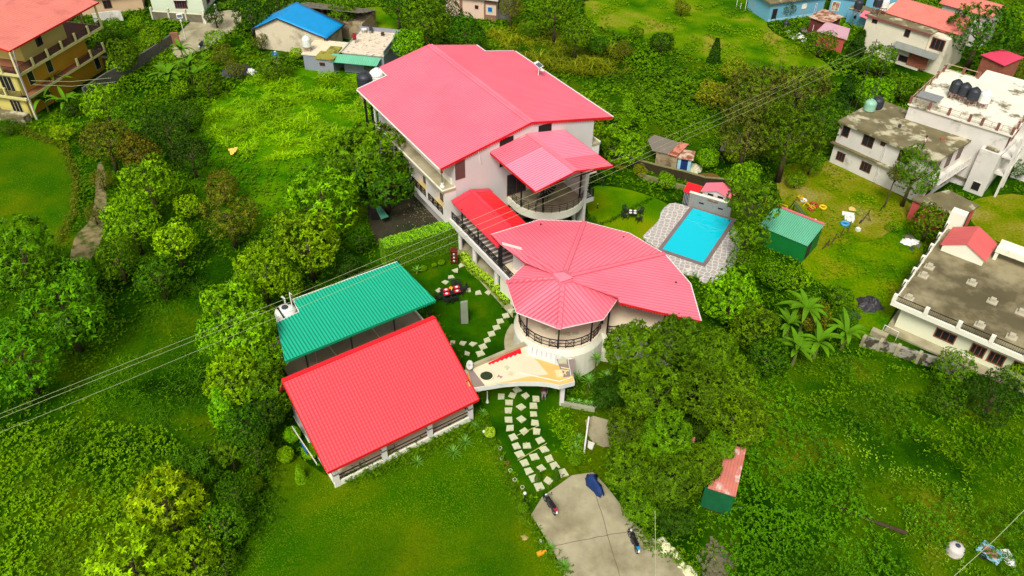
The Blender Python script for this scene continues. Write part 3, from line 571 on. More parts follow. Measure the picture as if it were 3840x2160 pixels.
ZD = 3.3; ring = lambda r, a0=0, a1=360, st=6: [(OC.x+r*math.cos(R_(a)), OC.y+r*math.sin(R_(a))) for a in range(a0, a1, st)]
wing = [(OC.x+(p.x-OC.x)*k_, OC.y+(p.y-OC.y)*k_) for p, k_ in ((tipL, .86), (outl[1], .9), (vA, .9), (outl[3], .9), (vB, .9), (outl[5], .88), (outl[6], .84), (o3, .86), (outl[8], .86))]
m = MB(); m.lathe((OC.x, OC.y, 0), [(3.95, 0), (3.95, 2.6), (3.7, ZD-.05)], 48); m.prism(wing[::-1]+[(OC.x, OC.y)], 0, ZD-.06); ob('base_wall', m, CREAMW, S)
m = MB(); m.lathe((OC.x, OC.y, ZD-.045), [(3.72, 0), (3.72, .05)], 48); m.prism(wing[::-1]+[(OC.x, OC.y)], ZD-.055, ZD-.003); ob('floor', m, BEIGE, S)
PATCH.append(ring(4.9)); PATCH.append([tuple(p) for p in wing])
m = MB(); rr_ = ring(4.75, 150, 262); m.prism(rr_+ring(3.9, 150, 262)[::-1], 0, .55); ob('ledge', m, CONC, S)
m = MB(); ps = [Vector((x, y, ZD)) for x, y in ring(3.55, 165, 352, 11)]; railing(m, ps, .85, 2, 5, .04)
for a, b in list(zip(ps, ps[1:]))[::2]:
    z = Vector((0, 0, 1)); m.bar(a, a+z*.85, .05); m.bar(b, b+z*.85, .05); m.bar(a+z*.1, b+z*.85, .03); m.bar(b+z*.1, a+z*.85, .03); m.bar(a+z*.1, b+z*.1, .05)
railing(m, [Vector((*wing[8], ZD)), Vector((*wing[7], ZD)), Vector((*wing[6], ZD))], .85, 2, 1.2, .04, True); ob('railing', m, BLACKM, S)
m = MB()
for a in (169, 217, 265, 312, 352): m.bar(Vector((*ring(3.6, a, a+1, 2)[0], ZD)), Vector((*ring(3.6, a, a+1, 2)[0], 6.75)), .13)
for q in wing: m.bar(Vector((*q, ZD)), Vector((*q, 6.15)), .13)
ob('post', m, BLACKM, S, sp=WORLD)
m = MB(); m.prism([(OC.x+1, OC.y+3), (OC.x+8, OC.y+5.3), (OC.x+8, OC.y+5.1), (OC.x+1.1, OC.y+2.8)], ZD, 6.2); m.prism([(OC.x-4, OC.y+7), (OC.x+1, OC.y+3), (OC.x+.9, OC.y+2.9), (OC.x-4.1, OC.y+6.9)], ZD, 6.2); ob('inner_wall', m, LGREY, S)
# pale boards lying on the restaurant floor
for i, (x, y, a) in enumerate(((1535, 1025, .5), (1640, 1068, 0.05), (1700, 1075, .05), (1768, 1068, .25))):
    f = Fr(P(*T(1, 1, x, y), ZD), ang=a); m = MB(); m.box(f, -.28, .28, -.2, .2, ZD+.004, ZD+.07)
    for k in range(4): m.box(f, -.26+.14*k, -.17+.14*k, -.19, .19, ZD+.07, ZD+.085)
    tag(ob('floor_board', m, STEPS), ['square pale board lying askew at the left of the restaurant floor', 'pale slatted board second from the left on the restaurant floor', 'pale slatted board second from the right on the restaurant floor', 'rightmost pale slatted board on the restaurant floor'][i], 'board', 'pale boards on the restaurant floor')
# ================================================================ entrance canopy slab
z3 = lambda x, y, z=3.2: P(1680+x/4.6, 1260+y/4.6, z)
E = thing('entrance_canopy', 'flat entrance canopy with cream floor and ochre border joining red pavilion and round restaurant', 'canopy', (1.5, 45, 0))
out = [(300, 900), (440, 900), (970, 815), (1250, 795), (1560, 797), (1750, 815), (1920, 855), (2190, 790), (2160, 700), (2150, 580), (2190, 400), (1900, 330), (1330, 165), (250, 600)]
op = [z3(*q) for q in out]; m = MB(); m.prism([(p.x, p.y) for p in op], 2.75, 3.2); ob('slab', m, mat('ribbed_white_edge', L(225, 228, 215), .8, .08, 1., col2=L(170, 175, 160), s2=.8, lo=.58, hi=.75), E)
m = MB(); m.prism([(p.x, p.y) for p in [z3(*q) for q in [(300, 895), (440, 893), (970, 808), (1250, 788), (1560, 790), (1750, 808), (1920, 847), (2180, 785), (2150, 700), (2140, 580), (1880, 500), (1250, 300), (330, 610)]]], 3.2, 3.206); ob('border', m, ORANGE, E)
m = MB(); m.prism([(p.x, p.y) for p in [z3(*q) for q in [(415, 570), (1300, 190), (1400, 300), (1540, 440), (1730, 662), (1400, 700), (1000, 785), (640, 858)]]], 3.206, 3.212); ob('floor', m, SANDC, E)
m = MB(); m.prism([(p.x, p.y) for p in [z3(*q) for q in [(340, 590), (415, 570), (640, 858), (430, 890)]]], 3.206, 3.212); m.prism([(p.x, p.y) for p in [z3(*q) for q in [(1870, 400), (2190, 400), (2150, 690), (1990, 720)]]], 3.206, 3.214); ob('grey_strip', m, mat('mauve_grey_paint', L(150, 132, 122), .8, .1, 1.), E, sp=WORLD)
m = MB(); f = Fr(z3(320, 590), z3(1330, 165)); lw = (z3(320, 590)-z3(1330, 165)).length; m.box(f, 0, lw, -.12, .18, 3.2, 3.5); ob('kerb', m, CONC, E)
m = MB(); m.box(Fr((4.18, 44.3), ang=.1), -.17, .17, -.17, .17, 0, 2.75); m.box(Fr((-2.6, 45.6), ang=.5), -.15, .15, -.15, .15, 0, 2.75); ob('pillar', m, WHITE, E, sp=WORLD)
m = MB(); c = z3(665, 695); m.lathe((c.x, c.y, 3.2), [(.6, 0), (.6, .1), (.5, .1), (.5, .03)], 28); h_ = ob('planter_hole', m, SANDC, E)
m = MB(); m.lathe((c.x, c.y, 3.215), [(.49, 0), (.49, .02)], 28); ob('planter_opening', m, mat('dark_green_opening', (.02, .035, .01), .9, .3, 3.), h_)
def flat(name, pts, z, th, mm, label, cat, group=None, teeth=None):
    q = [z3(x, y, z) for x, y in pts]; m = MB(); m.prism([(p.x, p.y) for p in q], z, z+th)
    if teeth: valance(m, q[teeth[0]]+Vector((0, 0, th)), q[teeth[1]]+Vector((0, 0, th)), .12, .15)
    return tag(ob(name, m, mm), label, cat, group)
zig = [(725, 505)]+[(745+i*38, 478-i*14+(18 if i % 2 else -6)) for i in range(14)]+[(1268, 300)]
flat('red_trim_sheet', [(690, 470), (1245, 203)]+zig[::-1], 3.216, .03, RED, 'red saw-tooth trim sheet lying along the kerb of the entrance canopy', 'metal sheet')
for i in range(6):
    a = [(1385+80*i, 178+38*i-i*i*1.5), (1455+80*i, 205+38*i-i*i*1.5), (1440+82*i, 345+28*i), (1362+82*i, 310+28*i)]
    flat('panel', a, 3.22, .16, WPLAS, ['leftmost', 'second', 'third', 'fourth', 'fifth', 'rightmost'][i]+' of the six white panels stacked beside the restaurant wall on the entrance canopy', 'panel', 'white panels on the entrance canopy')
flat('wooden_board', [(1895, 405), (2045, 400), (2045, 485), (1905, 475)], 3.22, .1, STEPS, 'pale board leaning flat at the back corner of the entrance canopy', 'board')
flat('wooden_board', [(1835, 610), (1960, 600), (1990, 700), (1870, 720)], 3.22, .14, mat('pale_wood', L(240, 220, 165), .8, .1, 2.), 'square pale wooden board stack at the front right of the entrance canopy', 'board')
m = MB()
for a, b in (((1950, 540), (2095, 570)), ((1960, 585), (2090, 600)), ((1990, 660), (2060, 590)), ((2010, 600), (2035, 670))): m.bar(z3(*a, 3.27), z3(*b, 3.3), .07, .06)
tag(ob('scrap_wood', m, mat('pale_wood', (0, 0, 0))), 'small heap of crossed pale sticks on the canopy next to the boards', 'scrap wood')
m = MB(); m.tube([z3(1190, 690, 3.25), z3(1195, 640, 3.3), z3(1235, 622, 3.3), z3(1280, 645, 3.26), z3(1920, 782, 3.26), z3(2130, 718, 3.26), z3(2070, 405, 3.26), z3(2150, 390, 3.26)], .035, 6)
tag(ob('white_hose', m, WPLAS), 'long white pipe bent around the front corner of the entrance canopy', 'pipe')
m = MB()
for a, b, c in (((845, 720), (875, 665), (895, 705)), ((905, 740), (945, 705), (885, 690))): m.prism([(p.x, p.y) for p in (z3(*a), z3(*b), z3(*c))], 3.215, 3.25)
tag(ob('tile_shard', m, mat('brown_tile', L(180, 140, 115), .8, .1, 2.)), 'two small brown tile pieces on the cream canopy floor beside the round hole', 'tile pieces')
flat('floor_hatch', [(965, 540), (1010, 505), (1068, 545), (1022, 590)], 3.214, .03, STEPS, 'small square hatch cover in the cream floor of the entrance canopy', 'hatch')
t = thing('satellite_dish', 'white satellite dish on the canopy kerb next to the red tiled roof', 'satellite dish', z3(372, 520, 3.4))
c = z3(372, 500, 3.85); m = MB(); ax = Vector((.75, -.45, .5)).normalized(); u = ax.orthogonal().normalized(); v = ax.cross(u)
rg = [(r, .25*r*r/.36) for r in (.01, .15, .3, .38)]; vs = [c+(u*math.cos(2*PI*k/20)+v*math.sin(2*PI*k/20))*r+ax*h*.5 for r, h in rg for k in range(20)]
m.add(vs, [(i*20+k, i*20+(k+1) % 20, (i+1)*20+(k+1) % 20, (i+1)*20+k) for i in range(3) for k in range(20)]); o = ob('reflector', m, WPLAS, t, smooth=True)
o.modifiers.new('s', 'SOLIDIFY').thickness = .02
m = MB(); m.tube([z3(372, 520, 3.4), c], .03); m.tube([c, c+ax*.4], .012); m.ball(c+ax*.42, .05, 6); ob('mount', m, DGREY, t)
# ================================================================ red tiled pavilion
zp = lambda x, y: (1040+x/2.131, 1160+y/2.131)
K = Fr(P(*zp(400, 1300), 2.8), P(*zp(1612, 715), 2.8)); KL = 12.55
A = thing('dining_pavilion', 'open dining pavilion with the red tiled gabled roof beside the front lawn', 'pavilion', K.w(6.3, 5)); foot(K, .3, 12.3, .6, 11)
TILE = mat('red_tile_sheet', L(255, 84, 92), .38, .05, .4, spec=.5)
Y0, Y1, Y2 = 0, 6.5, 8.7; Z0, Z1, Z2 = 2.8, 6.4, 3.2
m = MB(); fp = [K.w(0, Y0, Z0), K.w(KL, Y0, Z0), K.w(KL, 1.05, Z0+.58), K.w(KL-.22, 1.05, Z0+.58), K.w(KL-.22, 1.5, Z0+.83), K.w(KL, 1.5, Z0+.83), K.w(KL-.0, Y1, Z1), K.w(-.1, Y1, Z1)]
sheet(m, fp, Vector((*(K.w(0, Y1)-K.w(0, Y0)).xy, Z1-Z0)), .25, .05, .03, .06)
nn = (fp[1]-fp[0]).cross(fp[7]-fp[0]).normalized(); k = 26
for i in range(1, k): a = K.w(0, Y1*i/k, Z0+(Z1-Z0)*i/k)+nn*.012; b = K.w(KL-.05-(.22 if 3.6 < i < 6.2 else 0), Y1*i/k, Z0+(Z1-Z0)*i/k)+nn*.012; m.cur = 1; m.bar(a, b, .03, .02, up=nn); m.cur = 0
sheet(m, [K.w(-.1, Y1, Z1), K.w(KL, Y1, Z1), K.w(KL, Y2, Z2), K.w(-.1, Y2, Z2)], Vector((*(K.w(0, Y1)-K.w(0, Y2)).xy, Z1-Z2)), .25, .05, .03, .06); ar = ob('roof', m, TILE, A, m2=RSEAM)
m = MB(); m.bar(K.w(-.12, Y1, Z1+.05), K.w(KL+.02, Y1, Z1+.05), .35, .04); ob('ridge_cap', m, RED, ar)
m = MB(); m.bar(K.w(-.02, -.05, Z0-.08), K.w(KL+.02, -.05, Z0-.08), .05, .2); m.bar(K.w(-.05, 0, Z0-.05), K.w(-.15, Y1, Z1-.05), .06, .18); m.bar(K.w(KL+.05, 0, Z0-.05), K.w(KL+.05, Y1, Z1-.05), .06, .18); ob('fascia', m, REDM, ar, sp=K)
m = MB()
for x in (.7, 4.6, 8.5, 12.15): m.box(K, x-.2, x+.2, .5, .9, 0, 2.95)
for x in (.7, 6.3, 12.15): m.box(K, x-.15, x+.15, 8.1, 8.4, 0, 3.9)
ob('pillar', m, WHITE, A, sp=K)
m = MB()
for x in (.7, 4.6, 8.5, 12.15): m.box(K, x-.24, x+.24, .48, .97, 1.35, 1.5)
ob('pillar_cap', m, mat('mauve_grey_cap', L(130, 118, 115), .8, .1, 2.), A, sp=K)
m = MB(); m.box(K, .5, 12.3, .62, 8.6, 0, .2); m.box(K, .45, 12.35, .52, .66, 0, .5); ob('plinth', m, CREAMW, A)
m = MB(); m.box(K, .7, 12.2, .9, 8.3, .2, .21); ob('floor', m, BEIGE, A)
m = MB()
for x0, x1 in ((.87, 4.43), (4.77, 8.33), (8.67, 11.98)):
    for z in (.62, .68, .98, 1.04): m.bar(K.w(x0, .7, z), K.w(x1, .7, z), .035)
ob('railing', m, BLACKM, A, sp=K)
m = MB(); m.box(K, .6, 12.2, 8.3, 8.5, .2, 3.5); m.box(K, .55, .7, 3.2, 8.3, .2, 2.3); ob('back_wall', m, LGREY, A)
m = MB(); valance(m, K.w(-.35, 5.9, 2.2), K.w(-.2, 1.6, 2.2), .3, .16); ob('side_trim', m, CREAMW, A); 
m = MB(); m.bar(K.w(-.3, 4.4, 1.6), K.w(-.3, 3.4, 1.6), .06, .5); tag(ob('blue_board', m, BLUEP), 'narrow blue board beside the left wall of the red tiled pavilion', 'board')
# ================================================================ green roofed shed
gp = [T(1, 1, 420, 525), T(0, 1, 2210, 810), T(0, 1, 2255, 905), T(0, 1, 2085, 985), T(0, 1, 2150, 1275), T(1, 1, 712, 815)]
g0, g1, g2 = P(*gp[4], 4.2), P(*gp[5], 4.2), P(*gp[0], 4.75)
gpts = [onplane(*q, g0, g1, g2) for q in gp]
G = thing('green_roofed_shed', 'open shed with the flat teal green sheet roof behind the red tiled pavilion', 'shed', K.w(8, 13)); foot(K, 1.5, 15, 10, 17)
m = MB(); kn = Vector((*K.n, .09)); sheet(m, gpts, kn, .27, .06, .04, .05); gr_ = ob('roof', m, TEAL, G, m2=TSEAM)
m = MB(); valance(m, g0-Vector((0, 0, .02)), g1-Vector((0, 0, .02)), .3, .2); ob('fascia', m, mat('green_trim', L(18, 160, 110), .5, .08, 1.), gr_)
m = MB()
for a, b in ((0, 1), (1, 2), (2, 3)): m.bar(gpts[a]-Vector((0, 0, .02)), gpts[b]-Vector((0, 0, .02)), .08, .1)
ob('gutter', m, WHITE, gr_, sp=WORLD)
m = MB()
for x in (3.1, 7.05, 11.0, 14.4):
    for y in (10.95, 16.6): m.bar(K.w(x, y, 0), K.w(x, y, 4.15 if y < 12 else 4.6), .12)
    m.bar(K.w(x, 10.9, 4.1), K.w(x, 16.8, 4.6), .1)
m.bar(K.w(2.2, 10.95, 4.1), K.w(14.8, 10.95, 4.1), .1); m.bar(K.w(4, 16.6, 4.55), K.w(14.6, 16.6, 4.55), .1); ob('post', m, BLACKM, G, sp=K)
m = MB(); m.box(K, 1.9, 14.6, 10.4, 16.9, 0, .12); ob('floor_slab', m, mat('stained_cement_floor', L(165, 150, 122), .9, .12, .4, col2=L(110, 95, 75), s2=.3, lo=.48, hi=.7), G)
m = MB(); m.box(K, 14.6, 14.75, 10.2, 17, 0, .35); m.box(K, 1.9, 14.75, 16.9, 17.05, 0, 1.1); ob('low_wall', m, CREAMW, G, sp=K)
m = MB(); m.tube([K.w(10.4, 12.3, .15), K.w(9.4, 14.2, 2.6)], .05); m.tube([K.w(6.3, 12.3, .15), K.w(5.3, 14.2, 2.6)], .05); m.tube([K.w(4.4, 12.8, .3), K.w(4.8, 14, 1.6), K.w(5.6, 14.6, 2.)], .02); ob('brace', m, SILV, G, sp=K)
# ================================================================ neighbouring buildings
def parapet(m, fr, Lx, Dy, z, h, t=.12, sides='frbl'):
    if 'f' in sides: m.box(fr, 0, Lx, 0, t, z, z+h)
    if 'b' in sides: m.box(fr, 0, Lx, Dy-t, Dy, z, z+h)
    if 'l' in sides: m.box(fr, 0, t, t, Dy-t, z, z+h)
    if 'r' in sides: m.box(fr, Lx-t, Lx, t, Dy-t, z, z+h)
def tank(x, y, z, r, h, mm, label, stand=0., group=None, lid=None):
    t = thing('water_tank', label, 'water tank', (x, y, z-stand), 0, group)
    pr = [(r*.9, 0), (r, .06)]
    for k in range(5): z0 = .08+(h*.72-.08)*k/5; z1 = .08+(h*.72-.08)*(k+1)/5; pr += [(r, z0), (r*1.035, z0+(z1-z0)*.25), (r*1.035, z0+(z1-z0)*.6), (r, z0+(z1-z0)*.8)]
    pr += [(r, h*.72), (r*.95, h*.78), (r*.6, h*.93), (r*.3, h*.97)]
    m = MB(); m.lathe((x, y, z), pr, 24); ob('tank_body', m, mm, t, smooth=True)
    m = MB(); m.lathe((x, y, z), [(r*.3, h*.965), (r*.32, h*1.0), (r*.28, h*1.04), (r*.1, h*1.06)], 18); ob('lid', m, lid or mm, t)
    if stand:
        m = MB()
        for k in range(4): a = PI/4+PI/2*k; m.bar((x+r*.95*math.cos(a), y+r*.95*math.sin(a), z-stand), (x+r*.8*math.cos(a), y+r*.8*math.sin(a), z), .06)
        m.torus((x, y, z-.03), r*.9, .04, n=16, m=6); m.torus((x, y, z-stand*.5), r*.9, .025, n=16, m=5); ob('stand', m, RUST if z < 9 else BLACKM, t)
    return t
for (zx, zy_), z, r, h, mm, lb in (((175, 600), 8.3, .85, 1.7, BPLAS, 'black water tank at the back left corner of the big pink roof'), ((270, 572), 8.4, .85, 1.7, WPLAS, 'white water tank beside the notch at the back of the big pink roof')):
    p = P(*T(1, 0, zx, zy_), z+h*.5); tank(p.x, p.y, z, r, h, mm, lb, 2.2, 'water tanks behind the resort building')
p = D(719, 785, 4.0); tank(p.x, p.y, 3.1, .9, 1.45, WPLAS, 'white water tank at the left corner of the green roofed shed', 3.0, lid=DGREY)
t = thing('steel_post', 'short white steel post rising beside the white tank at the green roof corner', 'post', K.w(3.6, 16.2, 0)); m = MB(); a_ = P(*T(0, 1, 2203, 850), 4.6); m.bar(a_-Vector((0, 0, 4.6)), a_+Vector((0, 0, 1.3)), .08); m.bar(a_+Vector((0, 0, 1.3)), a_+Vector((.2, -.1, 1.2)), .05); ob('shaft', m, WPLAS, t)
m = MB(); b_ = P(*T(0, 1, 2140, 820), 4.4); 
m.tube([b_+Vector((0, 0, -1.0)), b_+Vector((.1, 0, -.3)), b_+Vector((.1, .05, .2)), b_+Vector((-.15, .1, .4))], .05, 6, .1); ob('torn_sheet', m, mat('translucent_sheet', L(215, 225, 205), .5, .1, 1.), t)

# white two storey house, right
W = Fr(P(3060+285/3.2936, 420+100/3.2936, 5.6), P(3060+1290/3.2936, 420+530/3.2936, 5.6)); WL, WD = 11.7, 8.7; foot(W, -.3, 12, -.2, 9)
Hs = thing('white_house', 'two storey white house with stained flat grey roof at the edge of the playground yard', 'house', W.w(6, 4))
m = MB(); m.box(W, .1, WL-.3, .45, WD-.2, 0, 5.3); ob('wall', m, DIRTW, Hs)
m = MB(); m.box(W, -.1, WL+.1, 0, WD, 5.3, 5.55); ob('roof', m, MOSSC, Hs)
m = MB(); m.box(W, -.25, WL-1.2, 0, .46, 2.55, 2.7); ob('ledge', m, MOSSC, Hs)
for px, py, w_, h in ((645, 360, 1.35, 1.35), (835, 390, .65, .6), (1095, 550, 1.35, 1.5)): x, z = PWp(3060+px/3.2936, 420+py/3.2936, W, .45); window(Hs, W.sub(0, .45), x, z, w_, h, WOODW, GLASS, 1)
for px, py, w_, h in ((305, 550, 1.05, 1.1), (615, 680, 1.3, 1.15)): x, z = PWp(3060+px/3.2936, 420+py/3.2936, W, .45); window(Hs, W.sub(0, .45), x, z, w_, h, WOODW, GLASS, 2)
x, z = PWp(3060+370/3.2936, 420+240/3.2936, W, .45); o = window(Hs, W.sub(0, .45), x, z, .9, 1.3, WOODW, GLASS, 0, label='window with an open casement'); m = MB(); f = W.sub(x-.45, .43, R_(-60)); m.box(f, 0, .5, -.04, 0, z-.62, z+.62); ob('casement', m, WOODW, o)
m = MB()
for dx in (0, .16): a = PWp(3060+(865)/3.2936, 420+400/3.2936, W, .4); b2 = PWp(3060+790/3.2936, 420+650/3.2936, W, .4); m.tube([W.w(a[0]+dx, .36, a[1]), W.w(a[0]+dx, .36, 2.75)], .05); m.tube([W.w(b2[0]+dx, .36, 2.5), W.w(b2[0]+dx, .36, .1)], .05)
ob('downpipe', m, WHITE, Hs, sp=W)
RWs = side(W, WL-.3, WD-.2, 'r')
m = MB(); m.box(RWs, .8, 8.2, -1.1, 0, 2.5, 2.65); railing(m, [RWs.w(.8, -1.05, 2.65), RWs.w(8.2, -1.05, 2.65)], .9, 3, 1.4); ob('side_balcony', m, DIRTW, Hs)
for x, z in ((1.8, 4.1), (4.4, 4.0), (6.8, 4.1), (2.2, 1.3), (5.6, 1.3)): window(Hs, RWs, x, z, 1.1, 1.6, WOODW, GLASS, 1)
m = MB(); m.bar(W.w(5.2, 4, 5.55), W.w(5.2, 4, 5.9), .25); tag(ob('roof_pipe', m, DGREY), 'small dark pipe stub standing on the stained grey roof of the white house', 'pipe')
m = MB(); m.box(W.sub(9.6, 4.9, .5), 0, .5, 0, .3, 5.55, 5.75); tag(ob('brick_pile', m, BRICK), 'small heap of orange bricks on the right end of the stained grey roof', 'bricks')
for i, (dx, dy, mm, lb) in enumerate(((1418, 790, mat('pale_green_plastic', L(150, 200, 170), .4, .1, 1.), 'pale green water tank at the back corner of the stained grey roof'), (1475, 770, BPLAS, 'dark water tank next to the pale green one on the stained grey roof'))):
    p = P(*T(2, 0, dx, dy), 6.3); tank(p.x, p.y, 5.6, .65, 1.35, mm, lb, 0.0, 'tanks at the back corner of the stained roof')
m = MB()
for q in ((1365, 820), (1235, 880), (1420, 730)): a = P(*T(2, 0, *q), 5.5); m.bar(a, a+Vector((.02, 0, 1.9)), .05)
tag(ob('steel_rod', m, DGREY), 'thin dark rods standing along the back edge of the stained grey roof', 'rods')

# big white flat roofed building behind
V = Fr(P(*T(2, 0, 1700, 780), 7.5), P(*T(2, 0, 2410, 1000), 7.5)); VL, VD = 10.9, 12.5; foot(V, 0, 12, 0, 13)
Hb = thing('white_building', 'large white building with peeling white flat roof and brown parapet posts at the right edge', 'building', V.w(5, 6))
m = MB(); m.box(V, .2, VL, .2, VD, 0, 7.3); m.box(V, 4, 15, 6, VD+3, 0, 7.3); ob('wall', m, DIRTW, Hb)
m = MB(); m.box(V, 0, VL+.3, 0, VD, 7.3, 7.5); m.box(V, 4, 15.3, VD, VD+3.2, 7.3, 7.497); m.box(V, VL+.3, 15.3, 5.8, VD, 7.3, 7.497); ob('roof', m, WHITEC, Hb)
m = MB()
for x in (.15, 2.3, 4.4, 6.6, 7.9, 9.5, 11.0): m.box(V, x-.13, x+.13, .02, .28, 7.5, 8.35)
for y in (2.3, 4.5, 6.6, 9.0, 11.4): m.box(V, .02, .28, y-.13, y+.13, 7.5, 8.35)
for x, y in ((11.05, 2.0), (11.05, 4.), (2.2, 12.3), (3.9, 12.3)): m.box(V, x-.13, x+.13, y-.13, y+.13, 7.5, 8.35)
ob('parapet_post', m, MARO, Hb, sp=V)
m = MB(); railing(m, [V.w(.15, .15, 7.5), V.w(11.0, .15, 7.5), V.w(11.05, 5.6, 7.5)], .75, 3, 1.1, .03); railing(m, [V.w(.15, .15, 7.5), V.w(.15, 12.3, 7.5), V.w(4, 12.3, 7.5)], .75, 1, 2.2, .04); ob('parapet_rail', m, mat('pale_rusty_rail', L(195, 175, 140), .7, .2, 3.), Hb)
m = MB(); sheet(m, [V.w(.4, .8, 8.3), V.w(2.9, .8, 8.3), V.w(2.9, 2.6, 8.3), V.w(.4, 2.6, 8.3)], V.n.to_3d(), .25); m.box(V, .6, 2.7, .9, 2.5, 7.5, 8.2); ob('roof_shed', m, SILV, Hb, label='small galvanised lean-to on the roof corner')
RV = side(V, VL, VD, 'r')
for x in (1.2, 3.4, 5.4):
    for z in (2., 4.2, 6.2): window(Hb, RV, x, z, 1.1, 1.3, WOODW, GLASS, 1)
m = MB(); m.box(RV, .3, 9, -1.3, 0, 4.7, 4.9); m.box(RV, .3, 9, -1.3, 0, 2.6, 2.8)
for x in (.4, 3, 6, 8.8): m.box(RV, x-.13, x+.13, -1.3, -1.05, 0, 7.3)
ob('balcony', m, DIRTW, Hb)
for i, (px, py, mm, lb) in enumerate(((2065, 655, BPLAS, 'leftmost of three dark tanks in a row on the peeling white roof'), (2130, 680, BPLAS, 'middle dark tank in the row on the peeling white roof'), (2200, 715, BPLAS, 'rightmost dark tank in the row, beside the white one on the peeling roof'), (2285, 735, WPLAS, 'white water tank at the right end of the row on the peeling white roof'))):
    p = P(*T(2, 0, px, py), 8.8); tank(p.x, p.y, 8.2, .62, 1.45, mm, lb, .7, 'row of water tanks on the peeling white roof')
tw = Fr((51.1, 77.9), (52.65, 76.4)); m = MB(); Tw = thing('stair_tower', 'tall narrow white concrete stair block standing in front of the peeling white building', 'stair block', tw.w(1, 1)); foot(tw, -1, 3, -1, 4)
m.box(tw, 0, 2.1, 0, .3, 0, 5.3); m.box(tw, 0, .3, .3, 5.0, 1.2, 5.3); m.box(tw, 1.8, 2.1, .3, 5.0, 1.5, 5.3); m.box(tw, .3, 1.8, .3, 5, 4.9, 5.1); ob('wall', m, DIRTW, Tw)
window(Tw, tw, 1.1, .95, .9, 1.1, DIRTW, DARKO, 0, .04); m = MB(); m.box(tw, -2.2, 0, .4, .6, .95, 1.1); ob('landing', m, MOSSC, Tw); m = MB(); m.box(tw, .4, 1.7, .5, 4.8, 5.3, 5.5); ob('top_slab', m, MOSSC, Tw)
# red walled shed
R = Fr((43.59, 70.01), ang=R_(-44.16)); Sh = thing('red_walled_shed', 'low shed with faded red walls under a mossy concrete slab behind the cream house', 'shed', R.w(0, 2)); foot(R, -2.5, 4, 0, 5)
m = MB(); m.prism([tuple(R.w(*q)[:2]) for q in ((-2.3, .3), (2.4, 0), (3.4, 4.1), (-.2, 4.9))], 2.45, 2.62); ob('roof', m, MOSSC, Sh)
m = MB(); m.prism([tuple(R.w(*q)[:2]) for q in ((-2.1, .5), (2.2, .25), (3.1, 3.9), (0, 4.6))], 0, 2.45); ob('wall', m, REDW, Sh)
f = Fr(R.w(2.2, .25), R.w(3.1, 3.9)); window(Sh, f, 2.6, 1.2, .9, 2., BRICK, DARKO, 0); m = MB(); m.box(f, .2, 1.9, -.03, 0, .1, 1.9); ob('shutter', m, RED, Sh)

# cream house with parapet, lower right
LF = Fr((33.725, 54.19), ang=R_(-39.23)); foot(LF, 0, 25, 0, 16); foot(LF, .2, 12, -1.3, .5)
Lh = thing('cream_house', 'cream house with wide damp flat roof and white parapet pillars at the right edge', 'house', LF.w(10, 8))
m = MB(); m.box(LF, .8, 26, .8, 15, 0, 2.85); ob('wall', m, CREAM, Lh)
m = MB(); m.box(LF, .05, 26, .05, 15.5, 2.85, 3.0); ob('roof', m, DARKC, Lh)
m = MB(); m.box(LF, -.1, 26, -.1, .14, 2.8, 3.28); m.box(LF, -.1, .14, .14, 15.6, 2.8, 3.28)
for x in (.05, 2.78, 5.5, 8.15, 10.85, 13.5, 16.2, 18.9): m.box(LF, x-.17, x+.17, -.13, .2, 3.28, 4.0)
for y in (2.6, 5., 7.4, 9.8, 12.2, 14.6): m.box(LF, -.13, .2, y-.16, y+.16, 3.28, 4.0)
ob('parapet', m, CREAMW, Lh)
m = MB(); railing(m, [LF.w(.05, .03, 3.28), LF.w(19, .03, 3.28)], .62, 1, 2.7, .035); railing(m, [LF.w(.03, .2, 3.28), LF.w(.03, 14.6, 3.28)], .62, 1, 2.4, .05)
k = 0.2
while k < 19: m.bar(LF.w(k, .03, 3.28), LF.w(k, .03, 3.85), .014); k += .16
ob('parapet_rail', m, BLACKM, Lh)
for x, w_, h in ((4.86, 1.75, 1.05), (7.6, 1.2, 1.2), (9.1, 1.3, 1.2), (11.2, 1.75, 1.1), (14.2, 1.6, 1.1)):
    window(Lh, LF.sub(0, .8), x, 1.42 if w_ > 1.5 else 1.35, w_, h, mat('orange_brown_frame', L(150, 85, 45), .6, .15, 3.), GLASS, 2, .09)
m = MB(); m.box(LF, .3, 14, -.35, .8, 0, .18); m.box(LF, .3, .8, .8, 8, 0, .25); ob('plinth', m, CONC, Lh)
m = MB(); q = [LF.w(x, y, z) for y in (10.9, 14.4) for x, z in ((.75, 3.0), (4.5, 3.0), (4.5, 3.75), (2.62, 4.65), (.75, 3.75))]; m.add(q, [(0, 1, 2, 3, 4), (9, 8, 7, 6, 5)]+[(i, 5+i, 5+(i+1) % 5, (i+1) % 5) for i in range(5)]); ob('stair_room', m, CREAMW, Lh)
m = MB()
for s in ((.55, 3.68, 2.62, 4.72), (4.7, 3.68, 2.62, 4.72)): sheet(m, [LF.w(s[0], 10.75, s[1]), LF.w(s[2], 10.75, s[3]), LF.w(s[2], 14.6, s[3]), LF.w(s[0], 14.6, s[1])], LF.e.to_3d(), .6, .03, .01, .05)
ob('stair_room_roof', m, mat('rose_red_sheet', L(222, 100, 96), .5, .06, .6), Lh)
m = MB(); m.box(LF, 4.9, 13, 12.6, 14.2, 3.9, 4.1); m.box(LF, 4.9, 13, 12.6, 12.75, 4.1, 4.5); m.box(LF, 4.9, 13, 14.05, 14.2, 4.1, 4.5)
for x in (5.1, 8.9, 12.7): m.box(LF, x-.15, x+.15, 12.7, 14.1, 3.0, 3.9)
m.box(LF, -.2, 1.2, 15.2, 16.2, 0, 4.9); ob('roof_parapet', m, CREAMW, Lh)
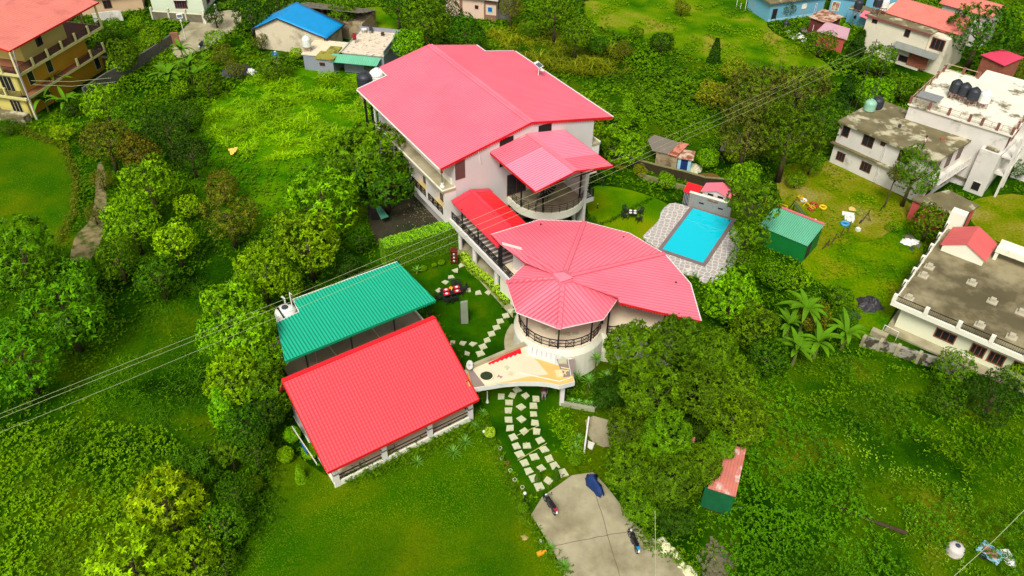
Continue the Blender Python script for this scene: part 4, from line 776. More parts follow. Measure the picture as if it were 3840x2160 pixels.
FT = mat('footing_concrete', L(190, 182, 155), .9, .12, 1.5)
desc = ['nearest the red gabled stair room', 'second from the red gabled stair room', 'alone in the dry middle', 'at the dark puddle edge', 'nearest the right photo edge', 'by the front parapet on the right', 'by the front left corner pillar', 'by the middle of the front parapet']
for i, q in enumerate(((1860, 570), (1815, 635), (2180, 690), (2335, 830), (2550, 915), (2480, 1100), (1705, 805), (2240, 1010))):
    p = P(*T(2, 1, *q), 3.0); f = Fr(p, ang=LF.a); m = MB(); m.box(f, -.42, .42, -.38, .38, 3.0, 3.1); m.box(f, -.22, .22, -.2, .2, 3.1, 3.42); tag(ob('footing', m, FT), 'concrete column stump on the cream house roof, '+desc[i], 'footing', 'column stumps on the cream house roof')
t = thing('retaining_wall', 'low stained grey retaining wall in front of the cream house', 'wall', TP(2, 1, 1650, 1250)); m = MB()
pts = [TP(2, 1, *q) for q in ((1345, 1165), (1470, 1195), (1600, 1235), (1760, 1290), (1950, 1345), (2100, 1420))]
for a, b in zip(pts, pts[1:]): f = Fr(a, b); m.box(f, 0, (b-a).length+.02, 0, .35, 0, 1.05)
ob('wall_face', m, mat('streaked_grey_wall', L(165, 158, 140), .9, .2, 1.5, col2=L(72, 66, 48), s2=1.2, lo=.48, hi=.56, bump=.3), t)
m = MB()
for i, p in enumerate(pts): f = Fr(p, ang=LF.a); m.box(f, -.13, .13, -.12, .45, 0, 1.15)
ob('pier', m, CONC, t, sp=LF); m = MB(); m.box(Fr(TP(2, 1, 1475, 1090), ang=LF.a), -.7, .7, -.3, .3, 0, .55); tag(ob('water_trough', m, CONC), 'grey concrete trough at the corner of the cream house yard', 'trough')
t = thing('washing_stand', 'thin white pipe frame beside the front left corner of the cream house', 'pipe frame', TP(2, 1, 1600, 1090)); m = MB()
for a, b in (((1500, 1065), (1530, 1020)), ((1605, 1120), (1640, 1055))): p = TP(2, 1, *a); q = Vector((*p.xy, 1.0)); m.tube([p, q], .03)
m.tube([Vector((*TP(2, 1, 1500, 1065).xy, 1.0)), Vector((*TP(2, 1, 1605, 1120).xy, 1.0))], .03); ob('frame', m, WPLAS, t)

# yellow balconied house, left edge
zy = lambda x, y: (x/5.367, y/5.367)
Yf = Fr(P(*zy(180, 1030), 9.0), P(*zy(1980, 45), 9.0)); foot(Yf, -1, 17, -1, 14)
Yh = thing('yellow_house', 'three storey yellow house with dark railed balconies and faded red roof at the top left', 'house', Yf.w(8, 6))
m = MB(); sheet(m, [Yf.w(0, 0, 9), Yf.w(16.7, 0, 9), Yf.w(16.7, 7, 10.5), Yf.w(0, 7, 10.5)], Yf.n.to_3d(), .4, .04, .02, .08); sheet(m, [Yf.w(0, 7, 10.5), Yf.w(16.7, 7, 10.5), Yf.w(16.7, 14, 9), Yf.w(0, 14, 9)], Yf.n.to_3d(), .4, .04, .02, .08); ob('roof', m, SALM, Yh)
m = MB(); m.bar(Yf.w(0, -.04, 8.93), Yf.w(16.7, -.04, 8.93), .05, .2); m.bar(Yf.w(-.04, 0, 8.93), Yf.w(-.04, 7, 10.43), .05, .22); ob('fascia', m, REDM, Yh)
m = MB(); m.box(Yf, .6, 15.2, 1.1, 13, 0, 2.7); m.box(Yf, .6, 13.2, 1.1, 13, 3.0, 5.7); ob('ochre_wall', m, OCHRE, Yh)
m = MB(); m.box(Yf, 3.4, 11.2, 1.8, 13, 6.0, 9.1); m.box(Yf, .3, .6, 1., 13, 0, 5.7); m.box(Yf, .3, .9, .9, 1.1, 0, 5.7); ob('yellow_wall', m, YELW, Yh)
m = MB(); m.box(Yf, -.1, 16.1, -.05, 13, 5.7, 6.0); m.box(Yf, -.1, 15.2, -.05, 1.1, 2.7, 3.0); m.box(Yf, -.4, .3, -.05, 13, 2.7, 3.0)
def bal(m, x0, x1, z, st=2.55):
    x = x0
    while x <= x1+.01: m.box(Yf, x-.14, x+.14, -.07, .15, z, z+1.05); x += (x1-x0)/max(1, round((x1-x0)/st))
bal(m, .1, 15.9, 6.0); bal(m, 9.6, 15.0, 3.0)
for y in (2.8, 5.6, 8.4): m.box(Yf, -.1, .14, y-.14, y+.14, 6.0, 7.05); m.box(Yf, -.4, -.16, y-.14, y+.14, 3., 4.05)
for x, y in ((.1, .1), (-.1, 2.2), (15.9, .1), (15.9, 3.)): m.box(Yf, x-.1, x+.1, y-.1, y+.1, 6.0, 9.0)
m.box(Yf, .0, .25, 0, .2, 0, 2.7); ob('trim', m, YTRIM, Yh)
m = MB()
for x0, x1, z in ((.1, 15.9, 6.0), (9.6, 15.0, 3.0)):
    n_ = round((x1-x0)/2.55); st = (x1-x0)/n_
    for i in range(n_):
        a, b = x0+st*i+.3, x0+st*(i+1)-.3
        for h in (.15, .32, .49, .66, .83): m.bar(Yf.w(a, .03, z+h), Yf.w(b, .03, z+h), .05, .07)
        for q in (a, b, b-.18): m.bar(Yf.w(q, .03, z+.08), Yf.w(q, .03, z+.95), .07)
for y0, y1, z, x in ((.4, 2.5, 6, .02), (3.1, 5.3, 6, .02), (.4, 2.5, 3, -.28), (3.1, 5.3, 3, -.28)):
    for h in (.15, .32, .49, .66, .83): m.bar(Yf.w(x, y0, z+h), Yf.w(x, y1, z+h), .05, .07)
    for q in (y0, y1): m.bar(Yf.w(x, q, z+.08), Yf.w(x, q, z+.95), .07)
railing(m, [Yf.w(16., .2, 6), Yf.w(16., 5, 6)], .95, 4, 2); railing(m, [Yf.w(15.1, .2, 3), Yf.w(15.1, 1.1, 3)], .95, 4, 2); ob('balcony_railing', m, mat('dark_brown_steel', (.035, .02, .018), .5, .1, 2.), Yh, sp=Yf)
m = MB(); m.box(Yf, .1, 15.8, .2, 12.8, 6.0, 6.015); m.box(Yf, .3, 15, .0, 1.1, 3.0, 3.015); ob('terrace_floor', m, mat('brown_terrace_tile', L(150, 95, 65), .7, .12, .6), Yh)
window(Yh, Yf.sub(0, 1.8), 6.5, 7.75, 1.3, 2.0, YTRIM, GLASS, 0); 
for x, z in ((2.6, 4.3), (6.0, 4.4), (14.1, 1.3), (4., 1.3)): window(Yh, Yf.sub(0, 1.1), x, z, 1.1, 1.7, YTRIM, GLASS, 0)
fl = side(Yf.sub(.3, 0), 10, 13, 'l')
for y, z, w_ in ((2.6, 4.4, 1.9), (6.2, 4.4, 1.9), (2.6, 1.2, 1.6), (6., 1.2, 1.6)): window(Yh, fl, 13-y, z, w_, 2.0, YTRIM, GLASS, 2)
m = MB(); m.tube([Yf.w(-.05, -.1, 8.9), Yf.w(-.05, -.12, 0)], .06); m.tube([Yf.w(.5, -.1, 8.9), Yf.w(.1, -.12, 6.2), Yf.w(.1, -.12, 0)], .045); ob('downpipe', m, LGREY, Yh, sp=Yf)
m = MB(); m.box(Yf, -1.6, -.5, .2, 6, 0, 1.1); m.box(Yf, 16.3, 17, 0, 3, 0, 1.0); ob('garden_wall', m, MOSSC, Yh, sp=Yf)

# small houses along the top
zt2 = lambda x, y: (400+x/4.53, y/4.53)
WH = Fr(P(*zt2(800, 215)), P(*zt2(1620, 225))); foot(WH, -1, 9, -1, 9)
t = thing('white_house', 'white house with mauve barred windows beside the grey lane at the top', 'house', WH.w(4, 3)); wl = 8.2
m = MB(); m.box(WH, 0, wl, 0, 8, 0, 6.2); ob('wall', m, mat('pale_green_white', L(226, 236, 205), .7, .05, .5), t); m = MB(); m.box(WH, -.4, wl+.4, -.4, 8.4, 6.2, 6.4); ob('roof', m, CONC, t)
x, z = PWp(*zt2(1260, 75), WH, 0); window(t, WH, x, z, 2.0, 1.3, MAUVE, GLASS, 4, .12, True); rs = side(WH, wl, 8, 'r'); window(t, rs, 2.6, z, 1.6, 1.4, MAUVE, GLASS, 3, .12)
t = thing('garden_wall', 'stone garden wall with white posts in front of the white house at the top', 'wall', P(*zt2(1200, 300))); f = Fr(P(*zt2(790, 330)), P(*zt2(1660, 390))); wl2 = (P(*zt2(790, 330))-P(*zt2(1660, 390))).length
m = MB(); m.box(f, 0, wl2, 0, .3, 0, 1.25); ob('stonework', m, STONEG, t); m = MB(); m.box(f, -.05, wl2, -.05, .35, 1.25, 1.35)
for i in range(4): m.box(f, wl2*i/3-.12, wl2*i/3+.12, -.1, .32, 0, 1.9)
ob('coping', m, mat('weathered_white', L(215, 212, 180), .8, .15, 1.), t)
t = thing('garden_gate', 'dark arched double gate between white posts beside the lane at the top', 'gate', P(*zt2(1820, 330))); f = Fr(P(*zt2(1690, 400)), P(*zt2(1920, 280))); gl = 2.6
m = MB(); m.box(f, -.15, .15, -.15, .15, 0, 2.1); m.box(f, gl, gl+.3, -.15, .15, 0, 2.1); ob('gate_post', m, WHITE, t, sp=f); m = MB()
for s in (0, 1):
    x0 = .2+s*1.2; m.bar(f.w(x0, 0, .1), f.w(x0, 0, 1.3+s*.35), .06); m.bar(f.w(x0+1.1, 0, .1), f.w(x0+1.1, 0, 1.65-s*.35), .06); m.bar(f.w(x0, 0, .15), f.w(x0+1.1, 0, .15), .06)
    m.tube([f.w(x0+1.1*i/6, 0, (1.3+.35*math.sin(PI/2*i/6)) if s == 0 else (1.3+.35*math.cos(PI/2*i/6))) for i in range(7)], .03, 5)
    for i in range(1, 4): m.bar(f.w(x0+.28*i, 0, .15), f.w(x0+.28*i, 0, 1.45), .025)
ob('gate_leaf', m, BLACKM, t, sp=f)
PH = Fr(P(*zt2(-60, 250)), P(*zt2(460, 195))); t = thing('peach_house', 'peach coloured house with flat roof partly hidden behind the yellow house roof', 'house', PH.w(4, 4)); foot(PH, -3, 7, 0, 9)
m = MB(); m.box(PH, -3, 6.2, .5, 8, 0, 5.); ob('wall', m, mat('pale_peach', L(225, 190, 150), .8, .06, .5), t); m = MB(); m.box(PH, -3.2, 6.4, -.2, .5, 2.8, 3.0); m.box(PH, -3.2, 6.5, -.3, 8.2, 5., 5.2); ob('roof', m, PEACH, t); window(t, PH.sub(0, .5), 1., 1.4, 1.2, 1.3, WOODW, GLASS, 1)
t = thing('compound_wall', 'curved white compound wall below the peach coloured house', 'wall', P(*zt2(120, 300))); m = MB(); q = [P(*zt2(-200, 400)), P(*zt2(0, 370)), P(*zt2(140, 350)), P(*zt2(280, 350))]
for a, b in zip(q, q[1:]): m.box(Fr(a, b), 0, (b-a).length+.05, 0, .25, 0, 1.5)
ob('wall_face', m, DIRTW, t)
t = thing('grey_block_wall', 'long grey concrete block wall running down from the lane past the banana trees', 'wall', D(330, 170)); m = MB(); q = [P(*zt2(x, y)) for x, y in ((-330, 1700), (60, 1440), (540, 1180), (1000, 880), (1150, 770))]
for a, b in zip(q, q[1:]): m.box(Fr(a, b), 0, (b-a).length+.05, 0, .25, 0, 1.7)
ob('wall_face', m, WALLG, t); m = MB(); m.box(Fr(q[4], ang=.3), -.2, .9, -.2, .25, 0, 1.9); ob('end_pier', m, mat('rusty_pink_pier', L(155, 105, 80), .8, .2, 1.), t)
# blue tarpaulin cottage
BH = Fr((-38.3, 113.4), (-27.4, 110.8)); foot(BH, -.5, 12, -1, 12)
t = thing('tarp_roofed_cottage', 'old whitewashed cottage whose gable roof is covered with a bright blue tarpaulin', 'cottage', BH.w(5, 3)); bl = 11.0
m = MB(); pt = [(0.1, 0), (bl-.1, 0), (bl-.1, 2.9), (4.1, 4.85), (.1, 2.9)]; vs = [BH.w(x, y, z) for y in (.3, 6.3) for x, z in pt]; m.add(vs, [(0, 1, 2, 3, 4), (9, 8, 7, 6, 5)]+[(i, 5+i, 5+(i+1) % 5, (i+1) % 5) for i in range(5)]); ob('wall', m, mat('aged_whitewash', L(228, 212, 180), .9, .1, .6, col2=L(160, 150, 120), s2=.35, lo=.52, hi=.68, bump=.3), t)
m = MB(); m.slab([BH.w(-.3, 0, 2.9), BH.w(4.1, 0, 5.0), BH.w(4.1, 6.6, 5.0), BH.w(-.3, 6.6, 2.9)], .1); m.slab([BH.w(4.1, 0, 5.), BH.w(bl+.5, 0, 2.75), BH.w(bl+.9, 6.2, 2.75), BH.w(4.1, 6.6, 5.)], .1); ob('roof', m, WOODD, t)
def cloth(a, b, c, d, nu, nv, amp, lift, mm, name, par):
    vs = []; 
    for i in range(nu+1):
        for j in range(nv+1):
            u, v = i/nu, j/nv; p = (a*(1-u)+b*u)*(1-v)+(d*(1-u)+c*u)*v; vs.append(p+Vector((random.uniform(-1, 1)*amp*.3, random.uniform(-1, 1)*amp*.3, lift+random.uniform(0, 1)*amp)))
    m = MB(); m.add(vs, [(i*(nv+1)+j, (i+1)*(nv+1)+j, (i+1)*(nv+1)+j+1, i*(nv+1)+j+1) for i in range(nu) for j in range(nv)]); o = ob(name, m, mm, par, smooth=True); s = o.modifiers.new('s', 'SOLIDIFY'); s.thickness = .015; return o
cloth(BH.w(-.25, .1, 2.92), BH.w(4.1, .05, 5.03), BH.w(4.1, 6.6, 5.03), BH.w(-.25, 5.2, 2.95), 8, 8, .05, .03, BLUE, 'tarpaulin', t)
cloth(BH.w(4.1, .05, 5.03), BH.w(bl+.45, .02, 2.8), BH.w(bl+.85, 5.6, 2.8), BH.w(4.1, 6.6, 5.03), 10, 8, .05, .03, BLUE, 'tarpaulin', t)
m = MB(); sl_ = MB()
t2 = thing('slate_roofed_cottage', 'low cottage with uneven grey slate roof behind the blue tarpaulin roof', 'cottage', BH.w(8, 9)); m.box(BH, 3, bl+3, 7, 12.5, 0, 2.6); ob('wall', m, RUBBLE, t2)
for i in range(9):
    for j in range(16):
        y = 6.7+i*.7; z = 4.3-i*.2; x = 2.4+j*.72+(i % 2)*.3; f = BH.sub(x, y, random.uniform(-.12, .12)); c4 = [f.w(0, -.1, z+.1), f.w(.74, -.1, z+.1+random.uniform(-.02, .04)), f.w(.74, .75, z-.1), f.w(0, .75, z-.1)]; sl_.slab(c4, .04)
ob('slate_roof', sl_, STONEG, t2)
ti = lambda x, y: (900+x/4.025, y/4.025)
SHf = Fr(P(*ti(1530, 780), 3.0), P(*ti(2170, 840), 3.0)); shl = 7.0; shd = SHf.l(P(*ti(1630, 430), 3.0))[1]; foot(SHf, -6, 8, -2, shd)
t = thing('flat_roofed_house', 'small grey-blue house with littered flat roof between the tarpaulin cottage and the big pink roof', 'house', SHf.w(3, 3)); shl = SHf.l(P(*ti(2170, 840), 3.0))[0]
GB = mat('grey_blue_render', L(150, 155, 165), .8, .08, .6); m = MB(); m.box(SHf, .1, shl-.1, .1, shd, 0, 2.8); parapet(m, SHf, shl, shd, 2.97, .55, .12, 'rb'); parapet(m, SHf, shl, shd, 2.97, .1, .12, 'l')
ob('wall', m, GB, t); m = MB(); m.box(SHf, 0, shl, 0, shd, 2.8, 2.97); ob('roof', m, mat('littered_screed', L(228, 212, 185), .9, .12, 1.2, col2=L(160, 140, 105), s2=2., lo=.55, hi=.62, bump=.3), t)
m = MB(); sheet(m, [SHf.w(-1.4, -1.6, 2.1), SHf.w(shl-.6, -1.6, 2.1), SHf.w(shl-.4, .05, 2.6), SHf.w(-1.4, .05, 2.6)], SHf.n.to_3d(), .3); ob('awning', m, TEALP, t)
m = MB(); m.box(SHf, -5.6, -.8, -.4, 4.6, 0, 2.2); ob('annex_wall', m, GB, t); m = MB(); m.box(SHf, -5.8, -.7, -.5, 4.7, 2.2, 2.35); ob('annex_roof', m, SANDC, t)
m = MB(); m.box(SHf, -3.4, -.6, -1.7, .8, 2.35, 2.5); m.box(SHf, -2.6, -.9, .8, 2.6, 2.35, 2.55); ob('mossy_slab', m, mat('yellow_moss_slab', L(160, 155, 60), .9, .2, 1., col2=L(110, 100, 50), s2=1., lo=.5, hi=.6), t); m = MB(); m.box(SHf, -3.2, -.8, -1.5, -.5, 0, 2.35); ob('outhouse', m, GB, t); window(t, SHf.sub(0, -1.5), -2.4, 1.6, .8, .5, WOODW, GLASS, 1)
p = P(*ti(1012, 690), 3.1); tank(p.x, p.y, 3.0, .6, 1.5, WPLAS, 'white water tank on a stand in front of the blue tarpaulin cottage', .65)
p = P(*ti(540, 850), 1.0); tank(p.x, p.y, .6, .5, 1.1, BLUEP, 'small blue drum with white top standing by the tarpaulin cottage wall', .6, lid=WPLAS)
t = thing('white_pipe', 'tall thin white pipe standing in front of the tarpaulin cottage tank', 'pipe', P(*ti(1005, 960))); m = MB(); a = P(*ti(1005, 960)); m.tube([a, a+Vector((0, 0, 3.2))], .05); ob('pipe_shaft', m, WPLAS, t)
t = thing('plastic_chair', 'grey plastic chair on the littered flat roof beside its parapet', 'chair', SHf.w(1.9, shd-.8, 2.97)); m = MB(); f = SHf.sub(1.9, shd-.8, .3); m.box(f, -.25, .25, -.25, .25, 3.37, 3.41); ob('seat', m, DGREY, t); m = MB(); m.box(f, -.25, .25, .22, .26, 3.41, 3.85); ob('backrest', m, DGREY, t)
for sx in (-.22, .22):
    for sy in (-.22, .22): m = MB(); m.bar(f.w(sx, sy, 2.97), f.w(sx, sy, 3.38), .04); ob('leg', m, DGREY, t)
t = thing('white_chair', 'small white table on the littered flat roof next to the grey chair', 'table', SHf.w(.9, shd-.9, 2.97)); m = MB(); f = SHf.sub(.9, shd-.9, .4); m.box(f, -.35, .35, -.3, .3, 3.5, 3.54); ob('tabletop', m, WPLAS, t)
for sx in (-.3, .3):
    for sy in (-.25, .25): m = MB(); m.bar(f.w(sx, sy, 2.97), f.w(sx, sy, 3.5), .04); ob('leg', m, DGREY, t)
t = thing('washing_post', 'dark red cloth hanging on a short post on the littered flat roof', 'cloth', P(*ti(1745, 640), 3.0)); a = P(*ti(1745, 650), 2.97); m = MB(); m.bar(a, a+Vector((0, 0, 1.5)), .06); m.bar(a+Vector((-.5, 0, 1.45)), a+Vector((.6, 0, 1.45)), .04); ob('post', m, WOODD, t); cloth(a+Vector((-.35, -.04, 1.45)), a+Vector((.25, -.04, 1.45)), a+Vector((.2, -.1, .5)), a+Vector((-.3, -.12, .4)), 5, 5, .05, 0, mat('maroon_cloth', L(140, 30, 40), .8, .1, 2.), 'cloth', t)
m = MB(); m.box(SHf.sub(3.6, shd-1.5, .2), 0, .45, 0, .4, 2.97, 3.4); tag(ob('wooden_crate', m, WOODD), 'small brown crate on the littered flat roof near the grey parapet', 'crate')
# pink house, top centre
f = Fr(TP(1, 0, 905, 128), TP(1, 0, 1168, 160)); pl = (TP(1, 0, 905, 128)-TP(1, 0, 1168, 160)).length; t = thing('pale_pink_house', 'pale pink house with brown pilasters under a flat cornice at the top centre', 'house', f.w(2, 3)); foot(f, -3, pl+2, -.3, 6)
m = MB(); m.box(f, -2.6, pl, 0, 6, 0, 3.4); ob('wall', m, mat('pale_pink_render', L(238, 205, 180), .8, .06, .5), t); m = MB(); m.box(f, -3.4, pl+.5, -.6, 6.4, 3.4, 3.9); ob('roof', m, mat('pale_grey_cornice', L(225, 215, 205), .8, .08, .5), t)
m = MB(); m.box(f, -.2, .25, -.1, .02, 0, 3.4); m.box(f, pl*.66, pl*.66+.25, -.1, .02, 0, 3.4); m.box(f, pl*.7, pl, -.08, .02, 2.6, 3.4); m.box(f, pl*.7, pl, -.08, .02, 0, .9); ob('pilaster', m, mat('brown_pilaster', L(150, 110, 90), .8, .1, 1.), t, sp=f); window(t, f, pl*.45, 1.9, .6, .6, WOODW, GLASS, 0); window(t, f, pl*.83, 1.75, .8, .85, LBLUE, BLUEP, 0)
m = MB(); m.box(f, pl, pl+2.2, 1, 5, 0, 3.6); ob('annex_wall', m, WALLG, t)
# long white building with salmon roof, top right
LB = Fr(P(*T(2, 0, 1400, 105), 5.6), P(*T(2, 0, 1870, 250), 5.6)); ll = (P(*T(2, 0, 1400, 105), 5.6)-P(*T(2, 0, 1870, 250), 5.6)).length; foot(LB, -1, ll+4, -3, 9)
t = thing('long_white_house', 'long weathered cream house with rusty salmon roof at the top right', 'house', LB.w(5, 4))
m = MB(); m.box(LB, 0, ll, 0, 8, 0, 5.4); m.box(LB, ll, ll+2.6, .6, 8, 0, 5.2); ob('wall', m, mat('weathered_cream', L(238, 228, 200), .85, .08, .5, col2=L(175, 160, 130), s2=.3, lo=.55, hi=.7), t)
m = MB(); m.box(LB, -.2, ll+.2, -.2, 2.6, 5.4, 5.55); ob('flat_roof', m, MOSSC, t); m = MB(); m.box(LB, -.3, ll+.25, -.35, -.2, 5.3, 5.6); ob('cornice', m, MARO, t)
m = MB(); m.box(LB, .0, ll+2, 2.2, 2.3, 5.4, 5.8); sheet(m, [LB.w(1.5, 2., 5.75), LB.w(ll+3.2, 2., 5.75), LB.w(ll+3.2, 6, 7.0), LB.w(1.5, 6, 7.0)], LB.n.to_3d(), .5, .04, .02); sheet(m, [LB.w(1.5, 6, 7.0), LB.w(ll+3.2, 6, 7.0), LB.w(ll+3.2, 10, 5.7), LB.w(1.5, 10, 5.7)], LB.n.to_3d(), .5, .04, .02); ob('salmon_roof', m, SALM, t)
x, z = PWp(*T(2, 0, 1695, 250), LB, 0); window(t, LB, x, z, .8, 1.1, WOODW, GLASS, 0); x, z = PWp(*T(2, 0, 1450, 160), LB, 0); window(t, LB, x, z, .8, .6, WOODW, GLASS, 0); x, z = PWp(*T(2, 0, 1925, 335), LB, .6); window(t, LB.sub(0, .6), x, z, 1.9, 1.6, WOODW, GLASS, 2, .12)
x, z = PWp(*T(2, 0, 1670, 445), LB, 0); window(t, LB, x, z, 1.6, .9, WOODW, GLASS, 0)
xa, za = PWp(*T(2, 0, 1590, 335), LB, -.8); xb, zb = PWp(*T(2, 0, 1940, 400), LB, -.8); m = MB(); sheet(m, [LB.w(xa, -1.3, 2.7), LB.w(ll+2.2, -1.3, 2.7), LB.w(ll+2.2, -.01, 3.2), LB.w(xa, -.01, 3.2)], LB.n.to_3d(), .25); ob('awning', m, mat('grey_sheet', L(135, 138, 130), .6, .1, 1.), t)
m = MB(); m.box(LB, ll-1.8, ll+1, -.12, 0, .5, 2.6); ob('exposed_brick', m, BRICK, t)
for px, py, z, mm, lb, st in ((1525, 25, 7.2, WPLAS, 'white water tank on a rusty stand above the long cream house', 1.6), (1478, 15, 7.4, BPLAS, 'dark tank just left of the white tank above the long cream house', 1.6), (1330, 35, 4.2, BPLAS, 'dark tank on the low roof between the blue house and the long cream house', 1.0)):
    p = P(*T(2, 0, px, py), z); tank(p.x, p.y, z-.6, .62, 1.4, mm, lb, st, 'tanks at the top right')
p = TP(2, 0, 775, 200); tank(p.x, p.y, 0, .45, .95, BPLAS, 'small dark barrel on the ground in front of the blue house', 0)
f = Fr(P(*T(2, 0, 1560, 0), 6), ang=LB.a); t = thing('red_roofed_house', 'house with a plain salmon roof behind the long cream house at the top right', 'house', f.w(6, 9)); m = MB(); m.box(f, 5, 12, 8, 13, 0, 5); ob('wall', m, DIRTW, t); m = MB(); sheet(m, [f.w(4.5, 7.5, 5), f.w(12.5, 7.5, 5), f.w(12.5, 10.5, 6.2), f.w(4.5, 10.5, 6.2)], f.n.to_3d(), .5); sheet(m, [f.w(4.5, 10.5, 6.2), f.w(12.5, 10.5, 6.2), f.w(12.5, 13.5, 5), f.w(4.5, 13.5, 5)], f.n.to_3d(), .5); ob('roof', m, SALM, t)
# blue houses
f = Fr(TP(2, 0, 640, 165), TP(2, 0, 1050, 108)); bl2 = (TP(2, 0, 640, 165)-TP(2, 0, 1050, 108)).length; foot(f, -1, bl2, -.5, 8)
t = thing('blue_house', 'sky blue single storey house with worn flat roof at the top right', 'house', f.w(5, 3)); m = MB(); m.box(f, 0, bl2, 0, 6, 0, 3.); ob('wall', m, SKYB, t); m = MB(); m.box(f, -.5, bl2+.3, -.45, 6.5, 3.0, 3.2); ob('roof', m, MOSSC, t)
m = MB(); m.box(f, -.03, bl2+.03, -.03, 0, 0, .35); ob('white_base', m, LBLUE, t); window(t, f, bl2*.62, 1.8, .9, .8, CREAMW, CREAMW, 0); window(t, f, bl2*.85, 1.2, .3, 1.6, WHITE, BLUEP, 0); window(t, f, 1.0, 1.0, .9, 2., WOODD, DARKO, 0, name='door')
f2 = Fr(TP(2, 0, 1070, 130), TP(2, 0, 1290, 165)); foot(f2, -1, 8, -.5, 8); t = thing('blue_annex', 'smaller sky blue house with a brown door right of the long blue wall', 'house', f2.w(3, 3)); m = MB(); m.box(f2, .3, 4.2, 1.2, 7, 0, 3.1); m.box(f2, 5.6, 11.5, 3, 9, 0, 5.2); ob('wall', m, SKYB, t); m = MB(); m.box(f2, 0, 4.6, .9, 7.2, 3.1, 3.25); m.box(f2, 5.3, 11.8, 2.7, 9.2, 5.2, 5.4); ob('roof', m, MOSSC, t); window(t, f2.sub(0, 1.2), 1.2, 1.6, 1.2, 1.5, CREAMW, RUST, 1); window(t, f2.sub(0, 3), 7.4, 3.6, 1.1, 1.4, MAUVE, GLASS, 1)
f = Fr(P(*T(2, 0, 1225, 175)), P(*T(2, 0, 1310, 200))); m = MB(); t = thing('blue_hut', 'little blue hut with a pink roof scrap beside the rusty roofed shed', 'hut', f.w(1, 1)); m.box(f, 0, 3, 0, 2.5, 0, 2.4); ob('wall', m, SKYB, t); m = MB(); m.box(f, -.1, 3.1, -.1, 2.6, 2.4, 2.5); ob('roof', m, MOSSC, t); window(t, f, 1.3, 1.4, .4, .5, WOODD, DARKO, 0); m = MB(); m.slab([f.w(2.4, -1.3, 2.2), f.w(4.4, -1.3, 2.0), f.w(4.2, .2, 2.7), f.w(2.4, .2, 2.7)], .04); ob('roof_scrap', m, PINK, t)
def quadhut(name, label, q, z, zb, rm_, wm_, cat='shed', par=.15):
    pts = [P(*T(2, 0, *p), zz) for p, zz in zip(q, z)]; c = sum(pts, Vector((0, 0, 0)))/4; t = thing(name, label, cat, (c.x, c.y, 0)); m = MB(); m.slab(pts, .06); ob('roof', m, rm_, t)
    inn = [c+(p-c)*(1-par) for p in pts]; zz = min(z)-.07; m = MB(); m.prism([(p.x, p.y) for p in inn][::-1], zb, zz); ob('wall', m, wm_, t); PATCH.append([(p.x, p.y) for p in pts]); return t
quadhut('rusty_roofed_shed', 'maroon brick shed with patched rusty sheet roof in front of the blue house', ((950, 125), (1105, 180), (1215, 125), (1065, 65)), (2.6, 2.6, 2.7, 2.7), 0, RUST, mat('maroon_brick', L(110, 52, 45), .9, .2, 2.))
quadhut('dusty_pink_shed', 'shed with dusty pink sheet roof beside the rusty roofed one', ((1010, 235), (1240, 300), (1265, 215), (1085, 163)), (2.3, 2.3, 2.8, 2.8), 0, PINKOLD, REDW)
t = quadhut('brick_hut', 'small brick hut with bright pink roof under the large tree at the right edge', ((2250, 412), (2430, 497), (2580, 432), (2412, 370)), (4.2, 4.2, 4.5, 4.5), 0, mat('crimson_pink_sheet', L(228, 70, 100), .5, .06, 1.), BRICK, 'hut', .12)
q = [P(*T(2, 0, *p), 0) for p in ((2215, 555), (2400, 605))]; f = Fr(*q); x, z = PWp(*T(2, 0, 2340, 480), f, 0); window(t, f, x, z, .6, .6, WOODW, GLASS, 0)
# cardboard and white sheets dumped by the field
def sheetpile(name, label, cat, polys, mms, z=.02):
    t = thing(name, label, cat, (polys[0][0].x, polys[0][0].y, 0))
    for i, (pp, mm) in enumerate(zip(polys, mms)):
        m = MB(); c = sum(pp, Vector((0, 0, 0)))/len(pp); zz = z+.05*i; m.prism([(p.x, p.y) for p in pp], zz, zz+.04); ob('sheet', m, mm, t)
    return t
TT = lambda pts, c=2, r=0: [TP(c, r, *p) for p in pts]
sheetpile('scrap_sheets', 'pile of white and grey scrap sheets at the end of the mown field', 'scrap sheets', [TT(((770, 240), (800, 225), (860, 285), (830, 300))), TT(((840, 280), (880, 250), (940, 290), (925, 332))), TT(((880, 215), (930, 210), (945, 250), (900, 250)))], [mat('pale_board', L(235, 225, 195), .8, .08, 1.), WPLAS, STONEG])
# rubble hut with blue door
zi = lambda x, y, z=0.: P(2380+x/4.528, 480+y/4.528, z)
f = Fr(zi(330, 690), zi(680, 790)); foot(f, -.5, 5, -.3, 5); t = thing('rubble_hut', 'ruined rubble hut with grey and patched pink roof beyond the side lawn', 'hut', f.w(2, 2))
fl_ = (zi(330, 690)-zi(680, 790)).length; m = MB(); m.box(f, 0, fl_, 0, 3.2, 0, 2.3); ob('wall', m, RUBBLE, t)
m = MB(); m.slab([zi(300, 380, 2.45), zi(565, 440, 2.45), zi(775, 250, 2.6), zi(335, 112, 2.6), zi(220, 200, 2.5)], .08); ob('roof', m, mat('grey_felt', L(128, 118, 105), .9, .1, 1.), t)
m = MB(); m.slab([zi(565, 440, 2.5), zi(710, 480, 2.5), zi(922, 268, 2.65), zi(775, 245, 2.65)], .08); ob('patched_roof', m, mat('patched_salmon', L(215, 135, 110), .8, .1, 1., col2=L(150, 80, 50), s2=1.5, lo=.5, hi=.56), t)
